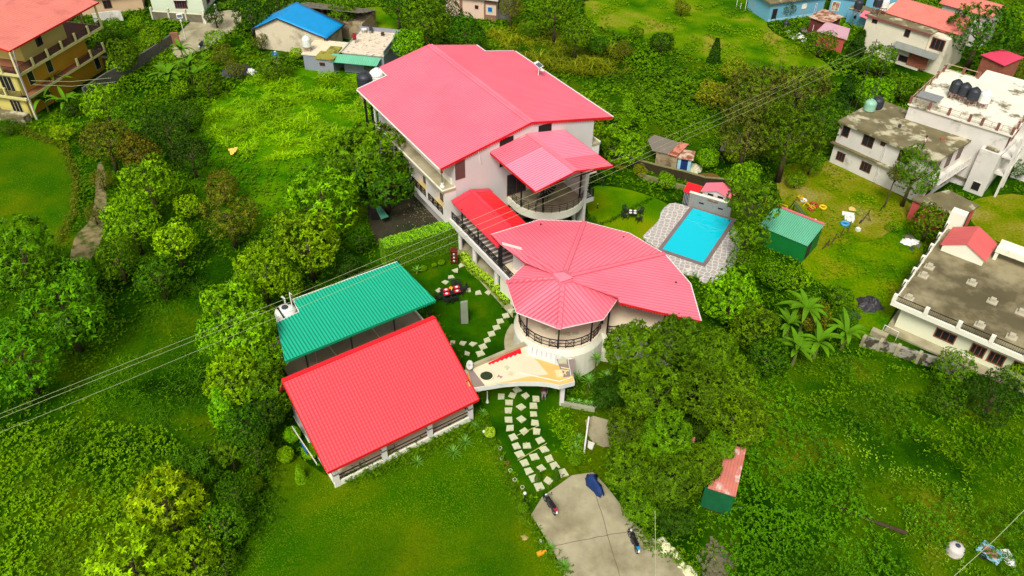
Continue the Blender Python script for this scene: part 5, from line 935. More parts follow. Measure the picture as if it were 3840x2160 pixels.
f2 = Fr(zi(700, 770), zi(880, 800)); m = MB(); m.box(f2, 0, .35, 0, 1.5, 0, 2.1); m.box(f2, 1.15, 1.5, 0, 1.5, 0, 2.1); m.box(f2, .35, 1.15, 1.2, 1.5, 0, 2.1); ob('porch', m, LBLUE, t); m = MB(); m.box(f2, .35, 1.15, .1, .16, 0, 2.); ob('door', m, BLUED, t); m = MB(); m.slab([f2.w(-.15, -.2, 2.15), f2.w(1.7, -.2, 2.15), f2.w(1.7, 1.6, 2.35), f2.w(-.15, 1.6, 2.35)], .07); ob('porch_roof', m, RUST, t)
t = thing('boundary_wall', 'long dark mossy boundary wall between the side lawn and the rubble hut', 'wall', zi(800, 830)); q = [P(*T(1, 0, 1950, 1165)), zi(0, 680), zi(400, 790), zi(800, 880), zi(1170, 990), zi(1620, 1030)]
m = MB()
for a, b in zip(q, q[1:]): m.box(Fr(a, b), 0, (b-a).length+.03, 0, .22, 0, 1.1)
ob('wall_face', m, mat('dark_mossy_wall', L(58, 50, 24), .95, .3, 1.5), t); m = MB()
for a, b in zip(q, q[1:]): m.box(Fr(a, b), 0, (b-a).length+.03, -.04, .26, 1.1, 1.18)
ob('coping', m, mat('grey_moss_coping', L(135, 130, 85), .9, .2, 1.5), t)
t = thing('terrace_wall', 'lower mossy wall edge behind the garden side lawn', 'wall', zi(400, 950)); q = [zi(60, 850), zi(400, 950), zi(620, 1010), zi(900, 1080)]; m = MB()
for a, b in zip(q, q[1:]): m.box(Fr(a, b), 0, (b-a).length+.03, 0, .25, 0, .6)
ob('wall_face', m, mat('grey_moss_coping', (0, 0, 0)), t)
t = thing('thatched_lean_to', 'small collapsing wooden lean-to beside the tree stump beyond the boundary wall', 'lean-to', zi(1500, 560)); m = MB(); f = Fr(zi(1410, 560), zi(1620, 600)); m.slab([f.w(0, 0, 1.5), f.w(2.1, 0, 1.5), f.w(2.1, 1.4, 1.9), f.w(0, 1.4, 1.9)], .08); ob('roof', m, STONEG, t); m = MB()
for x in (.05, .5, 1., 1.5, 2.): m.bar(f.w(x, 0, 0), f.w(x+random.uniform(-.2, .2), 0, 1.45), .07)
ob('post', m, WOODD, t, sp=f)
# pool wall and changing hut
Wp = Fr((19.12, 73.39), ang=R_(-28.28)); foot(Wp, -1, 5, -.3, 3); t = thing('pool_feature_wall', 'grey pebbled feature wall with two dark slots at the head of the swimming pool', 'wall', Wp.w(2, 0)); m = MB(); m.box(Wp, -.05, 4.6, 0, .22, 0, 1.85); ob('wall_face', m, mat('pebble_dash', L(152, 148, 142), .9, .12, 9., bump=.6, bscale=30), t)
m = MB(); m.box(Wp, -.1, 4.65, -.05, .27, 1.85, 1.93); ob('coping', m, CREAMW, t); m = MB()
for q in ((1355, 385), (1580, 450)): x, z = PWp(*zP(*q), Wp, 0); m.box(Wp, x-.27, x+.27, -.02, .02, z-.08, z+.08)
ob('slot', m, DARKO, t, sp=Wp)
m = MB(); m.box(Wp, 1.95, 3.1, -.12, -.06, 1.6, 1.7); ob('brown_strip', m, RUST, t)
t = thing('changing_hut', 'small hut with pink gabled roof and two vents behind the pool wall', 'hut', Wp.w(2.6, 1.2)); m = MB(); pt = [(1.15, 0), (4.2, 0), (4.2, 2.2), (2.68, 2.7), (1.15, 2.2)]; vs = [Wp.w(x, y, z) for y in (.5, 2.1) for x, z in pt]; m.add(vs, [(0, 1, 2, 3, 4), (9, 8, 7, 6, 5)]+[(i, 5+i, 5+(i+1) % 5, (i+1) % 5) for i in range(5)]); ob('wall', m, LGREY, t)
m = MB(); m.slab([Wp.w(.95, .28, 2.2), Wp.w(2.68, .28, 2.8), Wp.w(2.68, 2.25, 2.8), Wp.w(.95, 2.25, 2.2)], .06); m.slab([Wp.w(2.68, .28, 2.8), Wp.w(4.45, .28, 2.2), Wp.w(4.45, 2.25, 2.2), Wp.w(2.68, 2.25, 2.8)], .06); ob('roof', m, PINK, t)
for x in (2.05, 3.15): window(t, Wp.sub(0, .5), x, 2.02, .62, .2, BLACKM, DARKO, 0, .03)
f = Wp.sub(-.75, .35); t = thing('shower_hut', 'narrow hut with a small red roof at the left end of the pool wall', 'hut', f.w(.6, .6)); m = MB(); m.slab([f.w(-.1, -.3, 1.75), f.w(1.5, -.3, 1.75), f.w(1.5, 1.1, 2.15), f.w(-.1, 1.1, 2.15)], .05); ob('roof', m, RED, t); m = MB(); m.box(f, .0, .62, -.1, .9, 0, 1.75); ob('wall', m, mat('dark_blue_panel', L(25, 45, 75), .6, .1, 1.), t); m = MB()
for k in range(4): m.box(f, .03+.17*k, .09+.17*k, -.16, -.1, 0, 1.7)
ob('slat', m, SILV, t, sp=f)
# green metal shed
gf = Fr((25.6, 66.5), (28.94, 63.75)); foot(gf, -1, 4.8, -.2, 4.6); t = thing('green_metal_shed', 'green sheet metal shed with pale teal roof and pink ridge strip beside the playground', 'shed', gf.w(2, 2)); gl_ = 4.45; gd = 3.7
m = MB(); m.add([gf.w(x, y, z) for x in (-.6, gl_-.1) for y, z in ((.12, 0), (gd-.1, 0), (gd-.1, 2.7), (.12, 2.08))], [(0, 1, 2, 3), (7, 6, 5, 4), (0, 4, 5, 1), (1, 5, 6, 2), (2, 6, 7, 3), (3, 7, 4, 0)]); ob('wall', m, GREENW, t)
m = MB(); sheet(m, [gf.w(-.8, 0, 2.12), gf.w(gl_, 0, 2.12), gf.w(gl_, gd, 2.8), gf.w(-.8, gd, 2.8)], gf.n.to_3d(), .2, .05, .03, .04); ro_ = ob('roof', m, TEALP, t, m2=XSEAM)
m = MB(); m.bar(gf.w(-.8, gd-.1, 2.85), gf.w(gl_, gd-.1, 2.85), .32, .03, up=Vector((0, 0, 1))); ob('ridge_strip', m, mat('pink_strip', L(232, 110, 120), .5, .05, 1.), ro_); fr_ = side(gf, gl_-.1, gd, 'r'); window(t, fr_, 1.0, 1.0, .8, 1.7, BLACKM, WOODD, 0, name='door')
# old shed under the feathery trees
zs = lambda x, y, z=0.: P(*T(2, 2, x, y), z); q = [zs(190, 785, 2.6), zs(400, 852, 2.6), zs(480, 490, 3.1), zs(270, 430, 3.1)]; t = thing('old_tin_shed', 'old shed with rust streaked pink sheet roof and green cloth front under the feathery trees', 'shed', (q[0].x, q[0].y, 0))
m = MB(); sheet(m, q, q[2]-q[1], .22, .05, .03, .05); ob('roof', m, mat('rust_streaked_pink', L(208, 122, 105), .7, .12, 1., col2=L(222, 195, 180), s2=.8, lo=.52, hi=.6), t); PATCH.append([(p.x, p.y) for p in q])
f = Fr(q[0], q[1]); fl2 = (q[1]-q[0]).length; m = MB(); m.box(f, -.2, fl2-.05, .05, .12, .3, 2.55); ob('cloth_front', m, mat('green_shade_net', L(8, 100, 55), .8, .2, 2., bump=.3), t); m = MB(); m.box(f, .1, fl2-.1, .2, 5, 0, 2.5); ob('wall', m, WOODD, t)
q = [zs(-60, 560, 2.8), zs(60, 565, 2.8), zs(95, 400, 3.1), zs(-40, 430, 3.1)]; t = thing('tin_roof_scrap', 'smaller rust pink lean-to roof glimpsed through the branches of the feathery trees', 'lean-to', (q[0].x, q[0].y, 0)); m = MB(); sheet(m, q, q[2]-q[1], .22); ob('roof', m, mat('rust_streaked_pink', (0, 0, 0)), t); m = MB(); m.prism([(p.x, p.y) for p in q], 0, 2.7); ob('wall', m, WOODD, t)
# ================================================================ foliage
def leafob(name, base, tip, nrm, wid, tone, m, parent=None, fold=.12, **kw):
    """many leaves as folded diamonds: base, left, tip, right"""
    base = np.asarray(base, float); tip = np.asarray(tip, float); n = len(base); d = tip-base; ln = np.linalg.norm(d, axis=1, keepdims=True)+1e-9
    sd = np.cross(d/ln, nrm); sd /= (np.linalg.norm(sd, axis=1, keepdims=True)+1e-9); w_ = np.asarray(wid).reshape(-1, 1)
    up = np.cross(sd, d/ln); mid = base+d*.42
    v = np.stack([base, mid-sd*w_/2+up*w_*fold, tip, mid+sd*w_/2+up*w_*fold], 1).reshape(-1, 3)
    me = bpy.data.meshes.new(name)
    if parent is None: W = Matrix.Translation((float(v[:, 0].mean()), float(v[:, 1].mean()), 0))
    else: W = WM[parent.name]
    iv = np.array(W.inverted()); v = v @ iv[:3, :3].T+iv[:3, 3]
    me.vertices.add(4*n); me.vertices.foreach_set('co', v.astype(np.float32).ravel()); me.loops.add(4*n); me.loops.foreach_set('vertex_index', np.arange(4*n, dtype=np.int32))
    me.polygons.add(n); me.polygons.foreach_set('loop_start', np.arange(0, 4*n, 4, dtype=np.int32)); me.polygons.foreach_set('loop_total', np.full(n, 4, dtype=np.int32)); me.update(calc_edges=True)
    at = me.attributes.new('tone', 'FLOAT', 'POINT'); at.data.foreach_set('value', np.repeat(np.asarray(tone, np.float32), 4)); me.materials.append(m)
    o = bpy.data.objects.new(name, me); COL.objects.link(o); 
    if parent is not None: o.parent = parent
    else: o.matrix_world = W
    WM[o.name] = W; return tag(o, **kw)
def unit(v): return v/(np.linalg.norm(v, axis=-1, keepdims=True)+1e-9)
def rdir(n): return unit(RNG.normal(size=(n, 3)))
def crown_pts(lobes, n, inner=.12, low=-.55):
    """twig positions over the outside of a set of lobes; lobes: (centre, radii)"""
    out = []; dirs = []; A = [r[0]*r[1] for c, r in lobes]; tot = sum(A)
    for (c, r), a in zip(lobes, A):
        k = int(n*a/tot)+1; d = rdir(k*2); d = d[d[:, 2] > low][:k]; rr = np.where(RNG.random((len(d), 1)) < inner, RNG.uniform(.35, .9, (len(d), 1)), RNG.uniform(.88, 1.1, (len(d), 1)))
        p = np.array(c)+d*np.array(r)*rr; ok = np.ones(len(p), bool)
        for c2, r2 in lobes:
            if c2 is c: continue
            ok &= (((p-np.array(c2))/np.array(r2))**2).sum(1) > .68
        out.append(p[ok]); dirs.append(unit(d[ok]/np.array(r)))
    return np.concatenate(out), np.concatenate(dirs)
def lobes_for(seed, n=11, flat=.8, spread=.6, rl=(.3, .5)):
    r = np.random.default_rng(seed); L_ = [(np.array([0, 0, .05]), np.array([.72, .72, .72*flat]))]
    for i in range(n):
        a = 2*PI*(i+r.random()*.7)/n*(1 if i < n*.65 else 2.3); el = r.uniform(-.25, .35) if i < n*.65 else r.uniform(.45, .95); q = spread*(1-.35*max(el, 0)); rr = r.uniform(*rl)
        L_.append((np.array([q*math.cos(a), q*math.sin(a), el*flat*.75]), np.array([rr, rr, rr*.85])))
    return L_
def whorl(p, d, k, ln, wr, droop, tj=.3, up=.45):
    n = len(p); base = np.repeat(p, k, 0); D_ = np.repeat(d, k, 0); t = rdir(n*k); t -= D_*(t*D_).sum(1, keepdims=True)*.75; dr = unit(unit(t)+D_*RNG.uniform(.1, .7, (n*k, 1))+np.array([0, 0, -droop])*RNG.uniform(.3, 1.2, (n*k, 1)))
    l_ = ln*RNG.uniform(.65, 1.25, (n*k, 1)); tip = base+dr*l_; nr = unit(D_*.6+np.array([0, 0, up])+rdir(n*k)*.35); tone = np.clip(np.repeat(RNG.random(n), k)*(1-tj)+RNG.random(n*k)*tj, 0, 1)
    return base, tip, nr, (l_*wr).ravel(), tone
PROTO = {}
def make_proto(key, seed, kind):
    t = thing('proto_'+key, None, None, (0, 0, -500)); WM[t.name] = Matrix.Identity(4)
    if kind == 'broad': lb = lobes_for(seed, 12, .85, .58); p, d = crown_pts(lb, 1000, .06, -.85); b = whorl(p, d, 9, .125, .36, .45)
    elif kind == 'dense': lb = lobes_for(seed, 15, .9, .56, (.24, .38)); p, d = crown_pts(lb, 1700, .06, -.85); b = whorl(p, d, 8, .078, .5, .3)
    elif kind == 'fine': lb = lobes_for(seed, 13, .9, .58, (.24, .4)); p, d = crown_pts(lb, 1600, .15, -.85); b = whorl(p, d, 9, .07, .4, .15, .5)
    elif kind == 'loose': lb = lobes_for(seed, 9, .9, .7, (.18, .34)); p, d = crown_pts(lb, 520, .45, -1); b = whorl(p, d, 8, .12, .25, .2, .5)
    elif kind == 'feather':
        lb = lobes_for(seed, 15, 1., .68, (.2, .34))[1:]+[(np.array([0, 0, 0]), np.array([.5, .5, .45]))]; p, d = crown_pts(lb, 560, .1, -.5); b = whorl(p, d, 8, .19, .27, .6, .35, .6)
        b2 = (b[0]+(b[1]-b[0])*.72, b[1]+(b[1]-b[0])*.45+np.array([0, 0, -.045]), b[2], b[3]*.75, b[4]); b = tuple(np.concatenate(q) for q in zip(b, b2))
    elif kind == 'canopy': lb = lobes_for(seed, 15, .9, .62, (.2, .36)); p, d = crown_pts(lb, 1500, .05, -.7); b = whorl(p, d, 9, .115, .32, .5)
    elif kind == 'ball': p = rdir(900); b = whorl(p*RNG.uniform(.84, 1, (900, 1)), p, 5, .2, .4, 0., .6)
    elif kind == 'cone':
        n = 700; h = RNG.random(n)**1.3; a = RNG.uniform(0, 2*PI, n); r = .42*(1-h)**.75*RNG.uniform(.8, 1.05, n)+.02; p = np.stack([r*np.cos(a), r*np.sin(a), h*1.9-.9], 1); d = unit(np.stack([np.cos(a), np.sin(a), np.full(n, .4)], 1)); b = whorl(p, d, 6, .12, .35, -.1, .6)
    elif kind == 'column':
        n = 900; h = RNG.random(n); a = RNG.uniform(0, 2*PI, n); r = (.34+.12*np.sin(h*9+a*2))*(1-h**3*.8)*RNG.uniform(.75, 1.1, n); p = np.stack([r*np.cos(a), r*np.sin(a), h*2-1], 1); d = unit(np.stack([np.cos(a), np.sin(a), np.full(n, .3)], 1)); b = whorl(p, d, 7, .16, .4, .35, .5)
    leafob('crown', *b, LEAF, t)
    m = MB(); r = random.Random(seed); tall = {'ball': (1.2, .04), 'cone': (1.2, .05), 'column': (1.2, .1)}.get(kind, (1.25, .07)); H_ = 2.2
    m.tube([(0, 0, -H_), (.02, .01, -1.2), (-.02, .02, -.5), (.01, 0, .15)], tall[1]*1.2, 8, tall[1]*.55)
    if kind not in ('ball', 'cone'):
        for i in range(6): a = 2*PI*i/6+r.random(); z0 = r.uniform(-.8, -.2); e = .62 if kind != 'column' else .25; m.tube([(0, 0, z0), (.3*e*math.cos(a), .3*e*math.sin(a), z0+.3), (e*math.cos(a), e*math.sin(a), r.uniform(.05, .4))], tall[1]*.5, 6, tall[1]*.16)
    ob('trunk', m, BARK, t, smooth=True); PROTO[key] = t
for i in range(2): make_proto('broad%d' % i, 3+i, 'broad'); make_proto('dense%d' % i, 13+i, 'dense')
for i in range(2): make_proto('feather%d' % i, 33+i, 'feather')
make_proto('canopy0', 71, 'canopy'); make_proto('canopy1', 72, 'canopy'); make_proto('fine0', 23, 'fine'); make_proto('fine1', 24, 'fine'); make_proto('loose0', 43, 'loose'); make_proto('ball0', 53, 'ball'); make_proto('cone0', 54, 'cone'); make_proto('column0', 55, 'column')
CLR = {'bright': (0.134, 0.296, 0.0), 'mid': (0.077, 0.176, 0.0), 'dark': (0.025, 0.072, 0.002), 'olive': (0.116, 0.136, 0.006), 'lime': (0.224, 0.368, 0.0), 'deep': (0.04, 0.12, 0.0), 'yel': (0.206, 0.248, 0.005), 'fern': (0.08, 0.178, 0), 'fern2': (0.06, 0.14, 0), 'fern3': (0.026, 0.072, 0), 'grey': (0.085, 0.115, 0.01), 'pale': (0.314, 0.494, 0.028), 'rank': (0.208, 0.418, 0.0), 'flow': (0.17, 0.33, 0.015), 'weed': (0.087, 0.2, 0.0), 'slope': (0.124, 0.232, 0.0), 'hedge': (0.224, 0.5, 0), 'gul': (0.056, 0.17, 0), 'lawn': (0.095, 0.19, 0), 'thick': (0.115, 0.25, 0), 'bankw': (0.06, 0.185, 0), 'leftd': (0.075, 0.205, 0)}
def tree(name, x, y, rp, kind, tint, label, cat='tree', group=None, sq=.85, lift=0., hc=None):
    if cat == 'tree' and sq == .85 and hc is None and not kind.startswith(('column', 'cone')): sq = 1.02
    """crown centre at display pixel x,y, radius rp; the trunk stands straight below it"""
    r = rp*DK*70/FPX
    for _ in range(4):
        h = hc if hc is not None else r*sq*(.92 if cat in ('shrub', 'bush') else 1.0)+lift*.7; p = D(x, y, h); dist = (p-Vector((0, 0, CH))).dot(_d); r = rp*DK*dist/FPX
    k = kind if kind in PROTO else kind+random.choice('01')
    if k not in PROTO: k = kind+'0'
    c = CLR[tint]; j = lambda: random.uniform(.88, 1.14); col = (c[0]*j(), c[1]*j(), c[2], 1)
    o = dup(PROTO[k], (p.x, p.y, h), random.uniform(0, 2*PI), scale=(r, r, r*sq), color=col)
    o.name = name; o['label'] = label; o['category'] = cat
    if group: o['group'] = group
    for ch in o.children:
        ch.name = 'crown' if 'crown' in ch.name else 'trunk'
        if 'trunk' in ch.name: s = max(.1, (h+.1)/(r*sq*2.2)); ch.scale = (1, 1, s) ; ch.location = (0, 0, 0)
    return o
G1 = 'trees along the overgrown gully left of the resort'; G2 = 'trees around the lane and houses at the top left'; G3 = 'trees and bushes beyond the big pink roof'; G4 = 'feathery trees over the driveway'; G5 = 'trees around the houses on the right'; G6 = 'bushes at the lower left'
TREES = [
 (120, 700, 70, 'dense', 'mid', 'leafy tree between the two big dark trees at the left edge'), (650, 900, 80, 'dense', 'bright', 'bright tree pressed between the green roof corner and the red tiled roof'), (590, 960, 84, 'dense', 'bright', 'large rounded tree left of the red tiled roof ridge end'), (670, 1010, 60, 'broad', 'mid', 'tree touching the left gable of the red tiled pavilion'), (610, 1080, 70, 'fine', 'deep', 'dark rounded tree halfway down the belt left of the red tiled pavilion'), (730, 720, 44, 'dense', 'bright', 'bright tree just behind the back left corner of the green roof'), (700, 590, 50, 'dense', 'mid', 'tree on the left of the big round bright one'), (400, 700, 56, 'broad', 'deep', 'dark low tree at the lower end of the gully clump'), (255, 450, 30, 'fine', 'olive', 'olive bush hiding the top of the foot path'), (236, 540, 26, 'fine', 'olive', 'olive shrub beside the middle of the foot path'), (205, 690, 34, 'fine', 'mid', 'bush covering the lower end of the foot path'),
 (60, 660, 108, 'broad', 'leftd', 'dark green tree at the left edge overlapping the round lawn'), (160, 790, 108, 'broad', 'leftd', 'large dark leafy tree standing second from the left edge below the round lawn'), (50, 900, 104, 'broad', 'leftd', 'big dark green tree at the left edge just above the power lines'), (190, 700, 66, 'dense', 'leftd', 'tree leaning over the lower end of the pale foot path'),
 (375, 470, 82, 'dense', 'bright', 'bright green tree in the middle of the gully above the bare path'), (330, 560, 80, 'dense', 'bright', 'bright tree right of the pale foot path'), (440, 610, 62, 'dense', 'lime', 'yellow-green tree on the right of the gully clump'), (295, 650, 62, 'fine', 'mid', 'dusky tree at the foot of the gully clump'), (470, 520, 40, 'dense', 'lime', 'small yellow-green tree top between the gully clump and the brown bush'),
 (575, 545, 82, 'loose', 'olive', 'thin brown-olive tree with bare twigs between the gully and the bright round trees'), (560, 470, 50, 'fine', 'olive', 'brownish bush just above the thin bare-twigged tree'),
 (800, 510, 96, 'broad', 'bright', 'bright whorled tree left of the damp yard'), (772, 615, 98, 'dense', 'bright', 'big round bright green tree between the damp yard and the green roof'), (905, 600, 40, 'fine', 'deep', 'dark tree just left of the clipped hedge'), (880, 680, 42, 'fine', 'dark', 'dark bush behind the green roof near the hedge'), 
 (660, 690, 84, 'dense', 'bright', 'tall light green tree above the white tank'), (585, 775, 88, 'dense', 'bright', 'light green tree crossed by the power lines left of the green roof'), (625, 865, 98, 'dense', 'bright', 'yellow-green tree pressed against the left corner of the green roof'), (545, 850, 66, 'dense', 'bright', 'light green tree on the far left of the clump at the green roof'), (680, 800, 40, 'dense', 'mid', 'small tree below the white tank'),
 (645, 965, 66, 'broad', 'mid', 'dark tree beside the left end of the red tiled roof'), (655, 1050, 64, 'fine', 'dark', 'dark tangled tree left of the red tiled pavilion'), (560, 1020, 70, 'column0', 'bright', 'bright vine covered tree left of the red tiled pavilion'), (640, 1130, 50, 'fine', 'deep', 'dark tree above the round clipped bush at the front lawn edge'), (575, 1130, 50, 'broad', 'mid', 'tree below the vine covered one at the lower left'),
 (415, 1265, 96, 'broad', 'lime', 'bright yellow-green dome shaped tree at the lower left'), (330, 1420, 112, 'broad', 'lime', 'large yellow-green tree cut by the bottom edge'), (480, 1400, 72, 'broad', 'bright', 'leafy tree at the bottom edge right of the large yellow-green one'), (560, 1320, 66, 'fine', 'mid', 'dark green tree by the lower left lawn edge'), (590, 1240, 56, 'fine', 'deep', 'dark bushy tree just left of the round clipped bush'), (560, 1420, 48, 'fine', 'mid', 'small tree in the bottom edge beside the lawn'), (490, 1180, 62, 'feather', 'deep', 'dark feathery tree above the yellow-green dome'),
 (265, 265, 62, 'dense', 'bright', 'bright tree below the banana plants by the yellow house'), (330, 300, 58, 'dense', 'mid', 'tree just right of the bright one by the yellow house'), (270, 360, 72, 'fine', 'olive', 'olive tree leaning over the upper end of the foot path'), (345, 385, 60, 'fine', 'olive', 'olive-brown tree in the upper gully'), (420, 330, 66, 'fine', 'dark', 'very dark tree right of the olive ones in the upper gully'), (480, 390, 56, 'fine', 'dark', 'very dark bush beside the rank grass field'), (470, 290, 44, 'fine', 'deep', 'dark bush under the banana clump'), (520, 210, 40, 'dense', 'mid', 'leafy bush right of the large banana clump'), (455, 225, 28, 'dense', 'bright', 'small emerald green round bush below the banana clump')]
for a in TREES: tree('broadleaf_tree', *a[:6], group=G1 if a[1] < 1200 else G6, lift=1.6 if 540 < a[0] < 740 and 640 < a[1] < 1140 else .9 if a[2] > 50 else .2)
for x, y, r, k, c, lb, cat in [(245, 320, 30, 'fine', 'olive', 'shaggy shrub at the top of the round lawn edge', 'shrub'), (155, 335, 34, 'loose', 'lime', 'spiky yellow-green shrub at the top edge of the round lawn', 'shrub'), (20, 320, 30, 'fine', 'deep', 'dark shrub beneath the yellow house at the left edge', 'shrub'),
 (310, 140, 46, 'dense', 'mid', 'leafy tree above the grey block wall', 'tree'), (380, 95, 34, 'dense', 'bright', 'bright tree beside the solar street lamp', 'tree'), (280, 75, 34, 'dense', 'mid', 'tree below the compound wall of the peach house', 'tree'), (345, 60, 24, 'dense', 'bright', 'small bright tree left of the white house', 'tree'), (300, 165, 30, 'broad', 'bright', 'broad leaved bush right of the yellow house', 'bush'), (545, 100, 34, 'dense', 'bright', 'bright bush on the right side of the grey lane', 'bush'), (560, 140, 34, 'fine', 'olive', 'olive bush by the lane left of the tarpaulin cottage', 'bush'), (630, 40, 58, 'fine', 'dark', 'very dark tree overhanging the lane at the top', 'tree'), (700, 15, 40, 'fine', 'dark', 'dark tree behind the tarpaulin cottage', 'tree'), (655, 105, 24, 'loose', 'grey', 'sparse grey-green tree against the cottage wall', 'tree'), (693, 172, 42, 'broad', 'mid', 'round broad leaved bush below the blue drum', 'bush'), (745, 135, 20, 'dense', 'lime', 'little lime green bush at the cottage base', 'bush'), (215, 145, 22, 'fine', 'deep', 'creeper bush at the middle balcony of the yellow house', 'bush'), (590, 175, 30, 'fine', 'olive', 'brownish bush by the scrap heap', 'bush'),
 (180, 270, 30, 'fine', 'deep', 'dark bush at the foot of the banana plants by the yellow house', 'bush'), (540, 40, 30, 'fine', 'dark', 'dark tree behind the lane gate', 'tree')]:
    tree('shrub' if cat != 'tree' else 'broadleaf_tree', x, y, r, k, c, lb, cat, G2)
for x, y, r, k, c, lb, cat in [(885, 140, 28, 'column0', 'bright', 'vine covered post of leaves in front of the small flat roofed house', 'shrub'), (1070, 55, 68, 'dense', 'mid', 'tall leafy tree just behind the ridge end of the big pink roof', 'tree'), (1030, 110, 42, 'dense', 'bright', 'bright tree at the back left of the big pink roof', 'tree'), (1170, 85, 50, 'dense', 'deep', 'tree in front of the pale pink house', 'tree'), (1130, 30, 36, 'fine', 'dark', 'dark tree beside the pale pink house wall', 'tree'), (1200, 110, 34, 'dense', 'bright', 'low bright bush below the pale pink house', 'bush'), (935, 165, 26, 'fine', 'olive', 'brownish bush by the teal awning', 'bush'), (860, 30, 34, 'broad', 'mid', 'broad leaved tree behind the slate roof', 'tree'), (1000, 20, 40, 'fine', 'deep', 'dark tree at the top edge right of the small upper lawn', 'tree'), (1285, 20, 34, 'fine', 'olive', 'brown-olive tree beside the pale pink house', 'tree'), (1395, 40, 48, 'dense', 'mid', 'tree at the top edge in the middle of the picture', 'tree'), (1330, 75, 34, 'loose', 'mid', 'tall grassy shrub at the back edge of the maize plot', 'shrub'), (1450, 90, 42, 'dense', 'mid', 'tree at the right edge of the maize plot', 'tree'), (1500, 115, 32, 'broad', 'deep', 'low dark bush beyond the maize plot', 'bush'), (1570, 125, 26, 'fine', 'olive', 'twiggy shrub at the near edge of the mown field', 'shrub'), (1600, 80, 20, 'broad', 'mid', 'small bush on the mown field edge', 'bush'),
 (1665, 105, 36, 'fine', 'dark', 'dark olive bush on the mown field', 'bush'), (1800, 130, 40, 'cone0', 'dark', 'dark upright conical bush on the mown field', 'bush'), (1715, 20, 26, 'fine', 'olive', 'olive bush at the top edge of the mown field', 'bush'), (1580, 275, 42, 'column0', 'bright', 'creeper covered tree stump right of the big pink roof', 'tree'), (1560, 365, 62, 'broad', 'bright', 'wide creeper covered bush beside the rubble hut', 'bush'), (1510, 340, 34, 'broad', 'bright', 'creeper bush behind the corner of the resort building', 'bush'), (1905, 250, 92, 'fine', 'grey', 'left part of the wide grey-olive tree crossed by the power lines', 'tree'), (2010, 235, 80, 'fine', 'grey', 'right part of the wide grey-olive tree by the power lines', 'tree'), (1880, 340, 76, 'fine', 'grey', 'grey-olive tree in front of the rubble hut', 'tree'), (1985, 345, 92, 'fine', 'fern2', 'large dusky tree left of the white two storey house', 'tree'), (2070, 300, 62, 'fine', 'deep', 'dark tree next to the stained roof corner', 'tree'), (1800, 240, 52, 'fine', 'yel', 'yellow-olive bush at the left of the wide grey-olive tree', 'bush'), (1850, 180, 40, 'fine', 'yel', 'yellowish bush at the lower edge of the mown field', 'bush'),
 (1690, 355, 40, 'dense', 'mid', 'bush behind the rubble hut', 'bush'), (1780, 400, 34, 'dense', 'bright', 'bright bush between the rubble hut and the wooden lean-to', 'bush'), (1845, 385, 26, 'broad', 'lime', 'light leaved tree stump beside the wooden lean-to', 'tree'), (1870, 455, 46, 'dense', 'bright', 'bright bushy tree just above the pool tree', 'tree'), (1675, 455, 24, 'dense', 'bright', 'small bright tree at the mossy wall beside the side lawn', 'tree'), (1610, 430, 22, 'fine', 'yel', 'low yellow-green shrub at the back edge of the side lawn', 'shrub'), (1560, 415, 20, 'loose', 'yel', 'spiky yellow-green shrub by the boundary wall', 'shrub'), (1490, 555, 15, 'fine', 'deep', 'small dark shrub between the terrace and the side lawn', 'shrub')]:
    tree('shrub' if cat != 'tree' else 'broadleaf_tree', x, y, r*(1.12 if cat == 'tree' else 1), k, c, lb, cat, G3, lift=1.6 if cat == 'tree' and r > 33 else 0)
